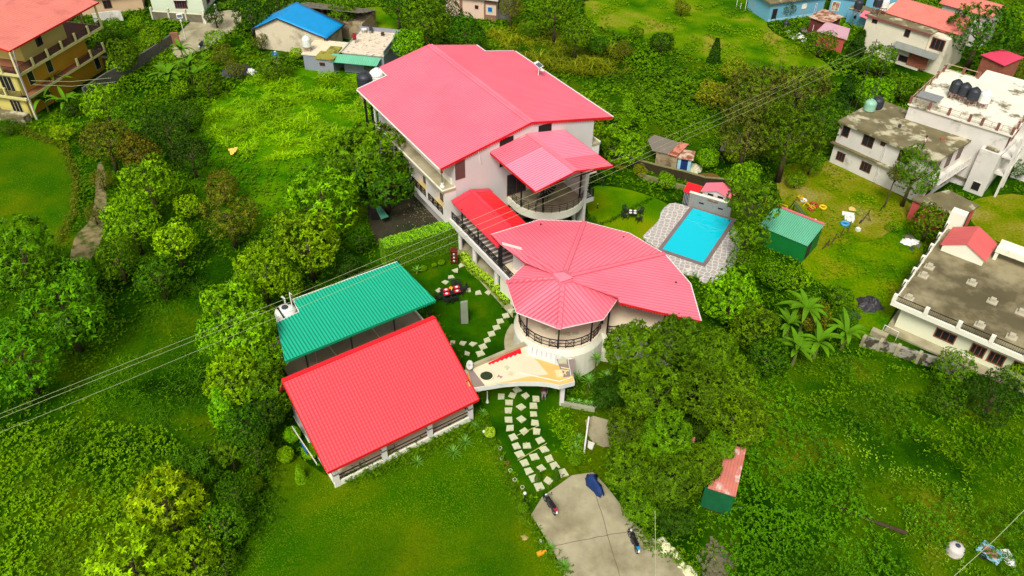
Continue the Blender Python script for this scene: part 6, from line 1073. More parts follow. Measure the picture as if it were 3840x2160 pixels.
for x, y, r, k, c, lb, cat in [(1893, 515, 66, 'broad', 'mid', 'tall bright tree standing over the right side of the swimming pool', 'tall'), (1885, 592, 50, 'broad', 'mid', 'darker tree just below the tall pool tree', 'tall'), (1868, 655, 40, 'fine', 'mid', 'shrubby tree at the lower right of the pool deck', 'tree'), (1840, 755, 84, 'dense', 'bright', 'bright round tree between the pool deck and the feathery trees', 'tree'), (1900, 830, 72, 'dense', 'mid', 'tree below the bright round one', 'tree'), (2000, 700, 40, 'broad', 'bright', 'large leaved bush in front of the green metal shed', 'bush'), (1945, 690, 50, 'dense', 'mid', 'bush left of the banana clump', 'bush'), (1930, 900, 60, 'dense', 'deep', 'dark tree left of the lower banana plant', 'tree'), (2110, 745, 36, 'broad', 'mid', 'leafy bush beside the black tarpaulin heap', 'bush'), (2130, 800, 34, 'dense', 'deep', 'dark bush right of the banana clump', 'bush'), (2050, 800, 52, 'loose', 'olive', 'dry brownish tangle in the middle of the banana clump', 'bush'),
 (2160, 110, 40, 'column0', 'dark', 'tall dark cypress-like tree in front of the long cream house', 'tree'), (2215, 150, 46, 'dense', 'mid', 'tree against the wall of the long cream house', 'tree'), (2065, 110, 46, 'fine', 'mid', 'wide bush below the dusty pink shed', 'bush'), (2130, 230, 48, 'column0', 'dark', 'dark ivy covered tree near the thin power line post', 'tree'), (2200, 240, 56, 'dense', 'bright', 'bright bush mass left of the peeling white building', 'bush'), (2270, 220, 50, 'dense', 'mid', 'bush mass below the long cream house', 'bush'), (2170, 330, 46, 'fine', 'fern', 'bush behind the two tanks on the stained roof', 'bush'), (2465, 85, 96, 'fine', 'deep', 'huge dark tree at the top right corner', 'tree'), (2560, 70, 60, 'fine', 'bright', 'lighter tree at the very top right edge', 'tree'), (1980, 20, 30, 'fine', 'grey', 'grey-green shrub at the corner of the blue house', 'shrub'), (2340, 560, 56, 'dense', 'mid', 'leafy tree in front of the red walled shed', 'tree'), (2255, 440, 26, 'loose', 'grey', 'bare twigged bush against the lower wall of the stained white house', 'bush'), (2550, 420, 40, 'fine', 'deep', 'dark bush right of the stair block', 'bush'), (2550, 170, 44, 'fine', 'olive', 'dusky shrub beside the brick hut', 'shrub'), (2040, 415, 34, 'fine', 'mid', 'low bush at the left end of the stained white house', 'bush'), (2400, 930, 62, 'fine', 'mid', 'bright conifer-like bush in front of the cream house windows', 'bush'), (2500, 1000, 84, 'fine', 'dark', 'dark bush mass at the right edge below the cream house', 'bush'), (2380, 1010, 56, 'fine', 'deep', 'dark bush left of the bush mass at the right edge', 'bush'), (2555, 950, 40, 'fine', 'bright', 'bright bush cut by the right edge below the cream house', 'bush'), (2003, 452, 30, 'dense', 'bright', 'bright bush at the upper left corner of the playground yard', 'bush'), (2250, 570, 20, 'fine', 'bright', 'low bush by the leaning fence posts', 'bush')]:
    tree('shrub' if cat not in ('tree', 'tall') else 'broadleaf_tree', x, y, r, k, c, lb, 'tree' if cat == 'tall' else cat, G5, lift=(4.4 if y < 550 else 2.2) if cat == 'tall' else 0, hc=4.6 if y == 432 else 4.2 if (x, y) == (2255, 440) else None)
for x, y, r, c, lb, l in [(1808, 1120, 42, 'fern', 'small feathery crown touching the top edge of the old tin shed roof', 2.6), (1590, 880, 78, 'fern', 'feathery tree crown hiding the right end of the restaurant railing', 2.4), (1700, 862, 72, 'fern2', 'feathery crown just below the right tip of the restaurant roof', 2.), (1795, 890, 72, 'fern', 'feathery crown at the upper right of the clump over the driveway', 1.2), (1545, 985, 52, 'fern3', 'darker feathery crown beside the entrance canopy', .0), (1640, 985, 84, 'fern', 'broad feathery crown at the centre of the clump', 2.6), (1760, 985, 84, 'fern2', 'broad feathery crown right of the centre of the clump', 2.), (1845, 1055, 84, 'fern', 'rightmost feathery crown above the old tin shed', 1.), (1585, 1085, 70, 'fern2', 'feathery crown right of the stony path', .6), (1680, 1100, 74, 'fern', 'feathery crown left of the smaller rust pink roof', 2.2), (1765, 1075, 46, 'fern3', 'small dark feathery crown above the smaller rust pink roof', .4), (1585, 1180, 76, 'fern', 'feathery crown just right of the blue covered motorcycle', .8), (1690, 1210, 82, 'fern2', 'feathery crown left of the green cloth of the old tin shed', 1.6), (1757, 1170, 66, 'fern', 'feathery crown hiding the left side of the old tin shed roof', 1.6), (1610, 1265, 60, 'fern', 'lowest feathery crown over the right edge of the driveway', .3), (1700, 1300, 54, 'fern3', 'lowest dark feathery crown beside the thin stay wire', .2), (1850, 955, 64, 'fern', 'small feathery crown left of the open grassy slope', .6)]:
    tree('feathery_tree', x, y, r*1.06, 'feather' if x in (1545, 1765) else 'canopy', c, lb, 'tree', G4, .95, l*1.4+.5)
for x, y, r, lb in [(1065, 674, 10, 'left of three small bushes at the foot of the clipped hedge'), (1092, 667, 8, 'middle one of three small bushes at the foot of the clipped hedge'), (1111, 660, 10, 'right of three small bushes at the foot of the clipped hedge')]: tree('small_bush', x, y, r, 'dense', 'bright', lb, 'bush', 'small bushes below the hedge', hc=.35)
tree('broadleaf_tree', 2300, 438, 66, 'fine', 'mid', 'compact leafy tree at the front right corner of the stained white house', 'tree', G5, 1.2, 0, 4.1)
tree('mango_tree', 928, 400, 110, 'broad0', 'mid', 'dark whorled mango-like tree against the left side of the resort building', 'tree', sq=.9, lift=1.2)
tree('mango_tree', 968, 462, 80, 'broad1', 'deep', 'lower dark whorled tree overhanging the damp yard', 'tree', lift=.5)
tree('mango_tree', 875, 460, 50, 'dense0', 'deep', 'shaded small leaved tree left of the damp yard', 'tree')
# clipped bushes
for x, y, r, c, lb in [(735, 1093, 20, 'bright', 'uppermost of the clipped round bushes left of the red tiled roof'), (718, 1143, 20, 'bright', 'leftmost of the four clipped round bushes beside the red tiled roof'), (779, 1135, 20, 'bright', 'clipped round bush nearest the red tiled roof edge'), (640, 1217, 21, 'mid', 'lone clipped round bush at the left edge of the front lawn'), (1316, 1277, 13, 'mid', 'small clipped ball at the corner of the driveway'), (1447, 1155, 16, 'mid', 'clipped rounded bush beside the white gate post')]:
    tree('clipped_bush', x, y, r, 'ball0', c, lb, 'bush', 'clipped round bushes', 1.0, hc=.9 if r > 15 else .6)
for x, y, r, c, lb in [(754, 1190, 22, 'bright', 'clipped pointed bush lowest of the four beside the red tiled roof'), (1399, 1190, 15, 'deep', 'dark clipped cone at the end of the right row of stepping stones'), (1354, 1195, 13, 'deep', 'small dark clipped cone by the left row of stepping stones')]:
    tree('clipped_cone', x, y, r*1.5, 'cone0', c, lb, 'bush', 'clipped pointed bushes', 1.0, hc=.85)
tree('round_shrub', 1233, 1088, 18, 'dense1', 'pale', 'pale lime round shrub beside the path to the entrance', 'shrub', sq=.8, hc=.8)
# ---- banana plants and rosettes
def strips(mb, base, ang, el, ln, wd, droop, seg=6, fold=.18):
    d = Vector((math.cos(ang), math.sin(ang), 0)); sd = Vector((-d.y, d.x, 0)); p = Vector(base); cs = []
    for i in range(seg+1):
        u = i/seg; w_ = wd*math.sin(PI*min(1, .12+u*.86))**.7*.5; cs.append((p.copy(), w_)); e = el-droop*u; p = p+(d*math.cos(e)+Vector((0, 0, 1))*math.sin(e))*ln/seg
    vs = []
    for c, w_ in cs: vs += [c-sd*w_+Vector((0, 0, fold*w_)), c, c+sd*w_+Vector((0, 0, fold*w_))]
    mb.add(vs, [(3*i+j, 3*i+j+1, 3*i+j+4, 3*i+j+3) for i in range(seg) for j in (0, 1)])
BANM = mat('banana_leaf', (.085, .21, .002), .7, .3, .8, spec=.12); BANR = mat('banana_midrib', (.35, .55, .08), .5, .1, 1.); YUC = mat('spiky_leaf', (.12, .30, .02), .5, .25, 1.)
def banana(x, y, h, n, ln, label, g='banana plants', seed=0):
    r = random.Random(seed+int(x)); h *= .55; n += 5; p = D(x, y, h); t = thing('banana_plant', label, 'banana plant', (p.x, p.y, 0), 0, g); m = MB(); m.tube([(p.x, p.y, 0), (p.x+.05, p.y, h*.6), (p.x, p.y, h)], .16, 8, .09); ob('stem', m, mat('banana_stem', L(110, 120, 50), .8, .2, 2.), t)
    m = MB(); rb = MB(); a = r.random()*6
    for i in range(n): a += 2.4+r.uniform(-.3, .3); strips(m, (p.x, p.y, h-.1), a, r.uniform(.5, 1.35), ln*r.uniform(.6, 1.15), ln*.2, r.uniform(.8, 2.0), 7)
    o = ob('foliage', m, BANM, t, smooth=False, recalc=False)
for i, (x, y, h, n, ln, lb) in enumerate([(130, 205, 4.2, 9, 2.8, 'banana plant against the lower balcony of the yellow house'), (110, 250, 3.2, 8, 2.6, 'banana plant left of the grey block wall corner'), (165, 255, 3.0, 8, 2.4, 'banana plant in front of the grey block wall end'), (145, 160, 4.6, 7, 2.6, 'tallest banana plant at the yellow house wall'), (425, 190, 4.6, 10, 3.2, 'big banana plant in the middle of the upper gully'), (475, 170, 4.4, 9, 3.0, 'banana plant right of the big one in the upper gully'), (455, 125, 3.4, 7, 2.2, 'banana plant closest to the solar street lamp'), (500, 195, 3.2, 8, 2.6, 'low banana plant at the right of the gully clump'), (2030, 775, 4.8, 8, 2.6, 'banana plant with one upright leaf above the clump on the right'), (2005, 880, 3.4, 9, 2.5, 'lowest banana plant in front of the clump on the right'), (2060, 860, 3.6, 8, 2.4, 'banana plant in the middle of the clump on the right'), (2130, 840, 3.4, 7, 2.3, 'rightmost banana plant of the clump'), (1985, 815, 3.0, 7, 2.0, 'banana plant at the left of the clump on the right')]): banana(x, y, h, n, ln, lb, 'banana plants', i)
def rosette(x, y, h, n, ln, label, g='spiky rosette plants', wd=.06, mm=None, trunk=True):
    p = D(x, y, h); t = thing('spiky_plant', label, 'plant', (p.x, p.y, 0), 0, g); m = MB()
    if h > .3: m.tube([(p.x, p.y, 0), (p.x, p.y, h)], .05); ob('stem', m, BARK, t); m = MB()
    for i in range(n): strips(m, (p.x, p.y, h), i*2.399, .15+1.25*(i/n), ln*random.uniform(.8, 1.1), wd, .5, 4)
    ob('leaves', m, mm or YUC, t, recalc=False)
for x, y, h, n, ln, lb in [(1500, 905, 1.8, 34, .8, 'spiky dracaena nearest the restaurant wall under the feathery tree'), (1480, 960, 1.6, 34, .8, 'spiky dracaena beside the corner of the entrance canopy'), (1525, 950, 1.8, 34, .8, 'spiky dracaena right of the canopy corner one'), (1500, 1000, 1.2, 30, .7, 'low spiky dracaena behind the potted row'), (1450, 950, 1.2, 30, .7, 'spiky dracaena tucked behind the canopy corner'), (1370, 895+70, .3, 1, .1, 'x'), (1330, 1395, .15, 30, .45, 'x')][:5]: rosette(x, y, h, n, ln, lb)
for x, y, ln, lb in [(1455, 1105, .6, 'bright spiky plant beside the right row of stepping stones near the entrance'), (1447, 1130, .7, 'spiky rosette left of the white gate post'), (1385, 1380, .5, 'spiky rosette at the upper part of the lawn edge by the driveway'), (1418, 1425, .65, 'large spiky rosette at the driveway edge near the bottom'), (1170, 1115, .8, 'dark palm-like plant in front of the red tiled pavilion railing'), (1140, 1140, .8, 'palm-like plant below the middle pillar of the red tiled pavilion'), (1050, 1165, .7, 'palm-like plant at the left of the lawn border'), (1195, 1075, .5, 'small bright spiky plant at the right end of the pavilion'), (1500, 1015, .4, 'small pale rosette at the foot of the canopy pillar'), (1215, 1040, .5, 'fern-like plant right of the pavilion corner')]:
    rosette(x, y, .12, 26, ln, lb, 'low spiky plants', .07)
# ---- hedges
def hedge(name, pts, wd, h, tint, label, dens=150, lf=.12):
    base, tip, nr, wi, to = [], [], [], [], []; core = MB(); t = thing(name, label, 'hedge', ((pts[0][0]+pts[-1][0])/2, (pts[0][1]+pts[-1][1])/2, 0))
    for a, b in zip(pts, pts[1:]):
        f = Fr(a, b); Ln = (Vector(b[:2])-Vector(a[:2])).length; core.box(f, 0, Ln, -wd/2+.08, wd/2-.08, 0, h-.08); n = int(dens*(Ln*wd+2*Ln*h+wd*h*2))
        for fc, ar in (('t', Ln*wd), ('f', Ln*h), ('b', Ln*h), ('l', wd*h), ('r', wd*h)):
            k = int(dens*ar); u = RNG.random(k); v = RNG.random(k); q = {'t': (u*Ln, (v-.5)*wd, 0*u+h), 'f': (u*Ln, 0*u-wd/2, v*h), 'b': (u*Ln, 0*u+wd/2, v*h), 'l': (0*u, (u-.5)*wd, v*h), 'r': (0*u+Ln, (u-.5)*wd, v*h)}[fc]
            bump = .05*np.sin(q[0]*5+q[1]*3)+.05*np.sin(q[0]*11+q[2]*7); P_ = np.stack([f.o.x+f.e.x*q[0]+f.n.x*q[1], f.o.y+f.e.y*q[0]+f.n.y*q[1], q[2]+bump*(fc == 't')], 1)
            N = {'t': (0, 0, 1), 'f': (-f.n.x, -f.n.y, .3), 'b': (f.n.x, f.n.y, .3), 'l': (-f.e.x, -f.e.y, .3), 'r': (f.e.x, f.e.y, .3)}[fc]; N = np.array(N)+rdir(k)*.45; d = rdir(k)+np.array(N)*.5; d = unit(d)*lf*RNG.uniform(.6, 1.3, (k, 1))
            base.append(P_); tip.append(P_+d); nr.append(unit(N)); wi.append(np.full(k, lf*.5)); to.append(RNG.random(k)*.4+.6 if fc == 't' else RNG.random(k)*.4+.12)  # top lighter as new growth; side shading painted into the darker tone
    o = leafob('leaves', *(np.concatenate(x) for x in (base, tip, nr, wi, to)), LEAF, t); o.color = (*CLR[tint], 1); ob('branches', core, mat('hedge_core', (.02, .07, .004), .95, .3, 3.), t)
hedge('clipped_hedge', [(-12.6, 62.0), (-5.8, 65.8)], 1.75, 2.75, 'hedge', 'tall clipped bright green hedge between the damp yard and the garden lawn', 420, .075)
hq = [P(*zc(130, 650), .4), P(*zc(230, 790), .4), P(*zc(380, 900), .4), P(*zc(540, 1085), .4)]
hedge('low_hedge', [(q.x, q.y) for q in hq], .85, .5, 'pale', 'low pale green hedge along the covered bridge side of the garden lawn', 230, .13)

# ---------------------------------------------------------------- ground cover (uncountable)
def vnoise(x, y, s, seed):
    r = np.random.default_rng(seed); g = r.random((64, 64)); u = x/s; v = y/s; i = np.floor(u).astype(int); j = np.floor(v).astype(int); fu = u-i; fv = v-j; fu = fu*fu*(3-2*fu); fv = fv*fv*(3-2*fv)
    a = g[i % 64, j % 64]; b = g[(i+1) % 64, j % 64]; c = g[i % 64, (j+1) % 64]; d = g[(i+1) % 64, (j+1) % 64]; return (a*(1-fu)+b*fu)*(1-fv)+(c*(1-fu)+d*fu)*fv
def inside(x, y, poly):
    r = np.zeros(len(x), bool); n = len(poly)
    for i in range(n):
        x0, y0 = poly[i]; x1, y1 = poly[(i+1) % n]
        if y0 == y1: continue
        c = ((y0 > y) != (y1 > y)) & (x < (x1-x0)*(y-y0)/(y1-y0)+x0); r ^= c
    return r
def cover(name, label, cat, poly, dens, ln, wr, hmax, tint, style='leaf', seed=1, clump=2.2, ex=True, thr=.0, k=5, exclude=None, far=0.):
    poly = [(p[0], p[1]) for p in poly]; xs = [p[0] for p in poly]; ys = [p[1] for p in poly]; A = (max(xs)-min(xs))*(max(ys)-min(ys)); n = int(A*dens/k); x = RNG.uniform(min(xs), max(xs), n); y = RNG.uniform(min(ys), max(ys), n)
    ok = inside(x, y, poly)
    if ex:
        for q in PATCH: ok &= ~inside(x, y, q)
    for q in (exclude or []): ok &= ~inside(x, y, [(p[0], p[1]) for p in q])
    nz = vnoise(x, y, clump, seed)*.65+vnoise(x, y, clump*.35, seed+1)*.35; ok &= nz > thr; x, y, nz = x[ok], y[ok], nz[ok]; n = len(x); sc_ = (1+far*np.maximum(0, (y-45))/60)[:, None]
    h = np.clip((nz-.2)*1.5, .08, 1)*hmax
    tn = np.clip(vnoise(x, y, clump*1.7, seed+5)*.7+RNG.random(n)*.45-.08, 0, 1)
    p = np.stack([x, y, h*RNG.uniform(.6, 1, n)], 1); R = lambda a: np.repeat(a, k, 0)
    if style == 'blade':
        p[:, 2] = 0; B = R(p); a = RNG.uniform(0, 2*PI, n*k); hh = R(h)*RNG.uniform(.6, 1.1, n*k); le = RNG.uniform(.25, .9, n*k)*hh; B[:, 2] = hh*RNG.uniform(.2, .6, n*k); T_ = B+np.stack([np.cos(a)*le, np.sin(a)*le, hh*RNG.uniform(.15, .6, n*k)], 1); l_ = np.linalg.norm(T_-B, axis=1); N = unit(np.stack([-np.cos(a)*.5, -np.sin(a)*.5, np.ones(n*k)], 1)); b = (B, T_, N, l_*wr, np.clip(R(tn)*.6+RNG.random(n*k)*.4, 0, 1))
        # second, drooping half of each blade
        T2 = T_+np.stack([np.cos(a)*le*.8, np.sin(a)*le*.8, -hh*RNG.uniform(.0, .35, n*k)], 1); b = tuple(np.concatenate(q) for q in zip(b, (T_-(T_-B)*.35, T2, N, l_*wr*.9, b[4])))
    else:
        d = unit(rdir(n)*.35+np.array([0, 0, 1.])); b = whorl(p, d, k, ln, wr, .25, .5, .7); s = R(sc_); b = (b[0], b[0]+(b[1]-b[0])*s, b[2], b[3]*s.ravel(), np.clip(R(tn)*.75+RNG.random(n*k)*.25, 0, 1))
    o = leafob(name, *b, LEAF, None, label=label, cat=cat, kind='stuff'); o.color = (*CLR[tint], 1); return o
dp = dpoly
rank = dp((540, 250), (640, 200), (760, 170), (880, 175), (930, 200), (930, 330), (860, 380), (740, 400), (640, 410), (560, 370), (510, 330))
maize = dp((1225, 90), (1330, 65), (1440, 100), (1560, 140), (1590, 190), (1500, 200), (1400, 190), (1300, 150))
broad = dp((1590, 190), (1700, 180), (1800, 230), (1790, 300), (1680, 330), (1610, 300))
lowl = dp((-60, 1085), (200, 1060), (420, 1090), (520, 1180), (500, 1300), (560, 1449), (560, 1560), (-60, 1560))
gras = dp((240, 1060), (200, 960), (300, 860), (430, 740), (560, 650), (620, 700), (560, 800), (500, 900), (520, 1060), (420, 1090))
rlow = dp((1860, 1130), (2000, 1060), (2150, 1200), (2250, 1449), (2200, 1560), (1840, 1560), (1800, 1330))
rpale = dp((1960, 1060), (2200, 1030), (2420, 1180), (2500, 1449), (2500, 1560), (2250, 1560), (2150, 1200))
rgr = dp((1850, 960), (2000, 900), (2200, 910), (2400, 960), (2640, 1040), (2660, 1560), (2500, 1560), (2420, 1180), (2200, 1030), (1960, 1060), (1860, 1120))
allp = [(-90, 22), (92, 22), (175, 165), (-175, 165)]
hz_ = [(-14, 62), (-12.5, 59.5), (-3.8, 64.5), (-4.5, 67)]
cover('rank_grass', 'tall bright rank grass and maize-like blades left of the resort building', 'tall grass', rank, 60, .4, .13, 1.3, 'rank', 'blade', 3, 2., k=4)
cover('maize_crop', 'dense olive maize crop behind the big pink roof', 'crop', maize, 34, .4, .09, 1.8, 'yel', 'blade', 5, 3., k=4)
cover('field_tufts', 'scattered grass tufts and weeds on the mown field', 'weeds', dp((1470, -20), (1990, -20), (1900, 60), (2040, 130), (2120, 190), (2000, 215), (1880, 205), (1790, 160), (1700, 120), (1560, 90), (1470, 50)), 26, .25, .4, .4, 'slope', 'leaf', 37, 3.5, thr=.55, k=5, ex=False)
cover('meadow_tufts', 'grass tufts in the meadow and around the worn yard', 'weeds', dp((1950, 420), (2100, 395), (2330, 540), (2330, 640), (2200, 880), (2090, 830), (2010, 690)), 34, .2, .35, .22, 'slope', 'leaf', 39, 2.6, thr=.55, k=5, ex=False)
cover('broadleaf_crop', 'low broad leaved crop right of the big pink roof', 'crop', broad, 20, .42, .6, .7, 'mid', 'leaf', 7, 2.4, k=4)
cover('leafy_thicket', 'thick bright green leafy ground cover filling the lower left corner', 'ground cover', lowl, 125, .155, .6, 1.0, 'thick', 'leaf', 9, 1.3, k=5)
cover('gully_grass', 'dark green long grass along the gully floor', 'grass', gras, 70, .4, .12, .6, 'gul', 'blade', 11, 2., k=4)
cover('weed_bank', 'deep green leafy weeds on the slope right of the driveway trees', 'weeds', rlow, 110, .19, .55, 1.9, 'bankw', 'leaf', 13, 2.4, k=5)
cover('flowering_weeds', 'pale yellow-green weeds on the open slope at the lower right', 'weeds', rpale, 60, .12, .5, .4, 'flow', 'leaf', 15, 1.8, thr=.55, k=5)
cover('slope_grass', 'bright fine grass and weeds on the lower right slope', 'grass', rgr, 70, .3, .14, .32, 'slope', 'blade', 17, 1.6, k=4)
cover('lawn_blades', 'short mown grass of the front lawn', 'grass', dp((660, 1140), (700, 1110), (840, 1215), (900, 1195), (1190, 1030), (1235, 1085), (1250, 1160), (1300, 1250), (1340, 1330), (1380, 1400), (1430, 1470), (1400, 1520), (585, 1520), (600, 1420), (650, 1320), (675, 1240)), 300, .075, .4, .06, 'lawn', 'leaf', 47, 2.5, k=3, ex=False)
cover('round_lawn_blades', 'short mown grass of the round lawn at the left edge', 'grass', dp((-60, 340), (110, 352), (165, 405), (182, 480), (170, 545), (140, 600), (60, 628), (-60, 628)), 110, .09, .4, .06, 'lawn', 'leaf', 48, 2.5, k=3, ex=False)
cover('slope_shrubs', 'scattered low leafy shrubs on the lower right slope', 'weeds', dp((1850, 960), (2000, 900), (2200, 910), (2400, 960), (2640, 1040), (2660, 1560), (2250, 1560), (2150, 1200), (1860, 1130)), 60, .15, .5, .7, 'weed', 'leaf', 41, 1.8, thr=.48, k=5)
cover('rough_bushes', 'dark rough bushes scattered on the lower right slope', 'bushes', dp((1880, 960), (2000, 900), (2150, 910), (2250, 1000), (2600, 1050), (2660, 1560), (2200, 1560), (2150, 1250), (1870, 1130)), 60, .2, .5, 1.5, 'bankw', 'leaf', 61, 4.2, thr=.62, k=5)
cover('undergrowth', 'mixed green undergrowth covering all unmown ground', 'undergrowth', allp, 34, .17, .5, .5, 'weed', 'leaf', 19, 2.2, k=5, thr=.3, exclude=[rank, maize, lowl, gras, rlow, rgr, rpale, hz_], far=.9)
cover('low_weeds', 'fine low weeds and grass tufts covering the unmown ground', 'weeds', allp, 22, .3, .14, .38, 'bright', 'blade', 29, 3., k=4, thr=.3, exclude=[rank, maize, lowl, rlow, hz_], far=.5)
# fringes of weeds along lawn edges
def fringe(pts, wd, n, name, label, tint='mid', h=.35, lf=.2):
    pts = [D(*q) for q in pts]; P_ = []
    for a, b in zip(pts, pts[1:]):
        k = int(n*(b-a).length); u = RNG.random((k, 1)); P_.append(np.array(a)+(np.array(b)-np.array(a))*u+np.concatenate([RNG.normal(size=(k, 2))*wd, np.zeros((k, 1))], 1))
    p = np.concatenate(P_); p[:, 2] = np.abs(RNG.normal(size=len(p)))*h*.5; b = whorl(p, unit(rdir(len(p))*.4+np.array([0, 0, 1.])), 5, lf, .3, .2, .5, .7); o = leafob(name, *b, LEAF, None, label=label, cat='weeds', kind='stuff'); o.color = (*CLR[tint], 1)
fringe([(870, 1212), (920, 1195), (990, 1168), (1090, 1125), (1190, 1075)], .4, 70, 'border_plants', 'border of dark green plants along the front of the red tiled pavilion', 'mid', .6, .22)
fringe([(1215, 1060), (1240, 1120), (1270, 1190), (1300, 1250), (1320, 1300), (1350, 1350), (1385, 1400), (1430, 1449)], .25, 60, 'edge_weeds', 'narrow strip of weeds between the front lawn, the path and the driveway', 'mid', .35, .16)
fringe([(1400, 1040), (1420, 1090), (1440, 1130), (1460, 1160)], .45, 70, 'path_border', 'leafy border right of the stepping stone path', 'bright', .6, .2)
fringe([(660, 1090), (668, 1200), (660, 1280), (620, 1350), (575, 1420)], .7, 60, 'lawn_edge_bushes', 'dark low growth along the left edge of the front lawn', 'deep', .8, .24)
fringe([(150, 610), (185, 540), (195, 460), (160, 370), (60, 335)], .3, 40, 'lawn_rim_weeds', 'weeds along the rim of the round left lawn', 'olive', .5, .2)
fringe([(1600, 1330), (1640, 1375), (1700, 1400), (1760, 1449)], .3, 60, 'driveway_weeds', 'weeds along the right edge of the driveway', 'mid', .4, .18)
fringe([(1480, 575), (1540, 555), (1600, 520), (1640, 500)], .12, 40, 'lawn_divider_plants', 'thin line of low plants dividing the side lawn', 'deep', .3, .14)
# ================================================================ small things
ORD = ['first', 'second', 'third', 'fourth', 'fifth', 'sixth', 'seventh', 'eighth', 'ninth', 'tenth', 'eleventh', 'twelfth', 'thirteenth']
def stone(p, s, a, label, group, irr=.08, z=.012):
    r = random.Random(int(p.x*100+p.y*31)); f = Fr(p, ang=a); q = [(-s, -s), (s, -s), (s, s), (-s, s)]; q = [(x+r.uniform(-irr, irr), y+r.uniform(-irr, irr)) for x, y in q]
    m = MB(); m.prism([tuple(f.w(*c)[:2]) for c in q], z-.01, z+.06); tag(ob('stepping_stone', m, STEPS), label, 'stepping stone', group)
left = [(1205, 98), (1265, 140), (1260, 203), (1262, 272), (1273, 335), (1297, 405), (1320, 470), (1347, 532), (1381, 597), (1414, 658), (1454, 715), (1493, 775)]
mid = [(1325, 46), (1391, 90), (1357, 175), (1359, 267), (1378, 360), (1402, 468), (1457, 553), (1505, 636), (1560, 732)]
right = [(1467, 115), (1452, 167), (1449, 230), (1462, 293), (1473, 360), (1501, 427), (1530, 495), (1567, 564), (1609, 616), (1670, 674)]
for row, nm in ((left, 'left row'), (mid, 'diamond-set middle row'), (right, 'right row')):
    n = len(row)
    for i, q in enumerate(row):
        a = 0.0 if nm != 'diamond-set middle row' else .7
        if row is not mid and i > 4: a += .42
        if row is mid and i > 4: a = .1+.25*(i-5)
        stone(TP(1, 2, *q), .285 if i < n-1 or row is mid else .34, a+random.uniform(-.06, .06), '%s square stone from the driveway in the %s of the entrance path' % (ORD[n-1-i], nm), 'stepping stones of the entrance path', .05)
stone(TP(1, 2, 1289, 88), .285, -.4, 'tilted square stone between the left row and the middle row under the entrance canopy', 'stepping stones of the entrance path', .05)
arc = [(1287, 899), (1242, 936), (1196, 978), (1168, 1024), (1133, 1071), (1101, 1121), (1070, 1170), (1048, 1221)]
for i, q in enumerate(arc): stone(TP(1, 1, *q), .3, .25+i*.03, '%s square stone counted from the round restaurant in the curved garden path' % ORD[i], 'stepping stones of the curved garden path', .06)
for q, lb in (((993, 1153), 'irregular stone nearest the curved path in the short branch towards the red tiled roof'), ((916, 1140), 'middle irregular stone of the short branch towards the red tiled roof'), ((838, 1138), 'irregular stone at the edge of the red tiled roof'), ((950, 1222), 'broken double stone behind the satellite dish'), ((903, 557), 'irregular flat stone nearest the red wooden rack'), ((860, 596), 'second irregular stone below the red wooden rack'), ((824, 642), 'third irregular stone below the red wooden rack'), ((785, 683), 'flat stone touching the laid garden table'), ((735, 745), 'flat stone left of the laid garden table'), ((960, 742), 'flat stone just right of the laid garden table'), ((1032, 760), 'heart shaped flat stone right of the laid garden table'), ((1105, 763), 'flat stone closest to the low pale hedge')): stone(TP(1, 1, *q), .25, random.uniform(0, 1.5), lb, 'irregular flat stones in the garden lawn', .11)
# ---- furniture
PLATE = mat('white_china', L(240, 235, 225), .3, .03, 1.); CHB = mat('black_plastic_chair', (.018, .02, .018), .5, .1, 2.)
def chair_proto():
    t = thing('garden_chair', 'proto', 'chair', (0, 0, 0)); f = WORLD
    m = MB(); m.box(f, -.25, .25, -.24, .24, .42, .46); ob('seat', m, CHB, t)
    m = MB()
    for i in range(5): x = -.22+.11*i; m.bar((x, .24, .46), (x*1.05, .34, .86), .06, .02)
    m.bar((-.26, .34, .86), (.26, .34, .86), .04, .08); m.bar((-.25, .3, .66), (.25, .3, .66), .02, .05); ob('backrest', m, CHB, t)
    for s in (-1, 1): m = MB(); m.bar((s*.27, -.2, .64), (s*.27, .29, .66), .06, .03); m.bar((s*.27, -.2, .64), (s*.25, -.22, .44), .05); ob('armrest', m, CHB, t)
    for sx in (-.23, .23):
        for sy in (-.22, .22): m = MB(); m.bar((sx, sy, .43), (sx*1.15, sy*1.2, 0), .045); ob('leg', m, CHB, t)
    return t
CP = chair_proto(); first = [True]
def chair(x, y, face, label, group, z=0):
    if first[0]: first[0] = False; CP.location = (x, y, z); CP.rotation_euler = (0, 0, face); tag(CP, label, 'chair', group); return CP
    return dup(CP, (x, y, z), face, label, group)
def table(name, label, p, lx, ly, a, topm, plates, mats=None, z=0, h=.74):
    t = thing(name, label, 'table', (p.x, p.y, z)); f = Fr(p, ang=a); m = MB(); m.box(f, -lx/2, lx/2, -ly/2, ly/2, z+h-.04, z+h); top = ob('tabletop', m, topm, t)
    for sx in (-1, 1):
        for sy in (-1, 1): m = MB(); m.bar(f.w(sx*(lx/2-.08), sy*(ly/2-.08), z), f.w(sx*(lx/2-.08), sy*(ly/2-.08), z+h-.04), .06); ob('leg', m, CHB, t)
    return f
t1 = TP(1, 1, 832, 742, .74); a1 = .42; f = table('garden_table', 'long dark garden table laid with red mats and white plates on the garden lawn', t1, 2.0, 1.15, a1, mat('black_tabletop', (.02, .012, .014), .4, .1, 1.), 4)
wh = ['at the near left end', 'at the near right end', 'at the far left end', 'at the far right end']
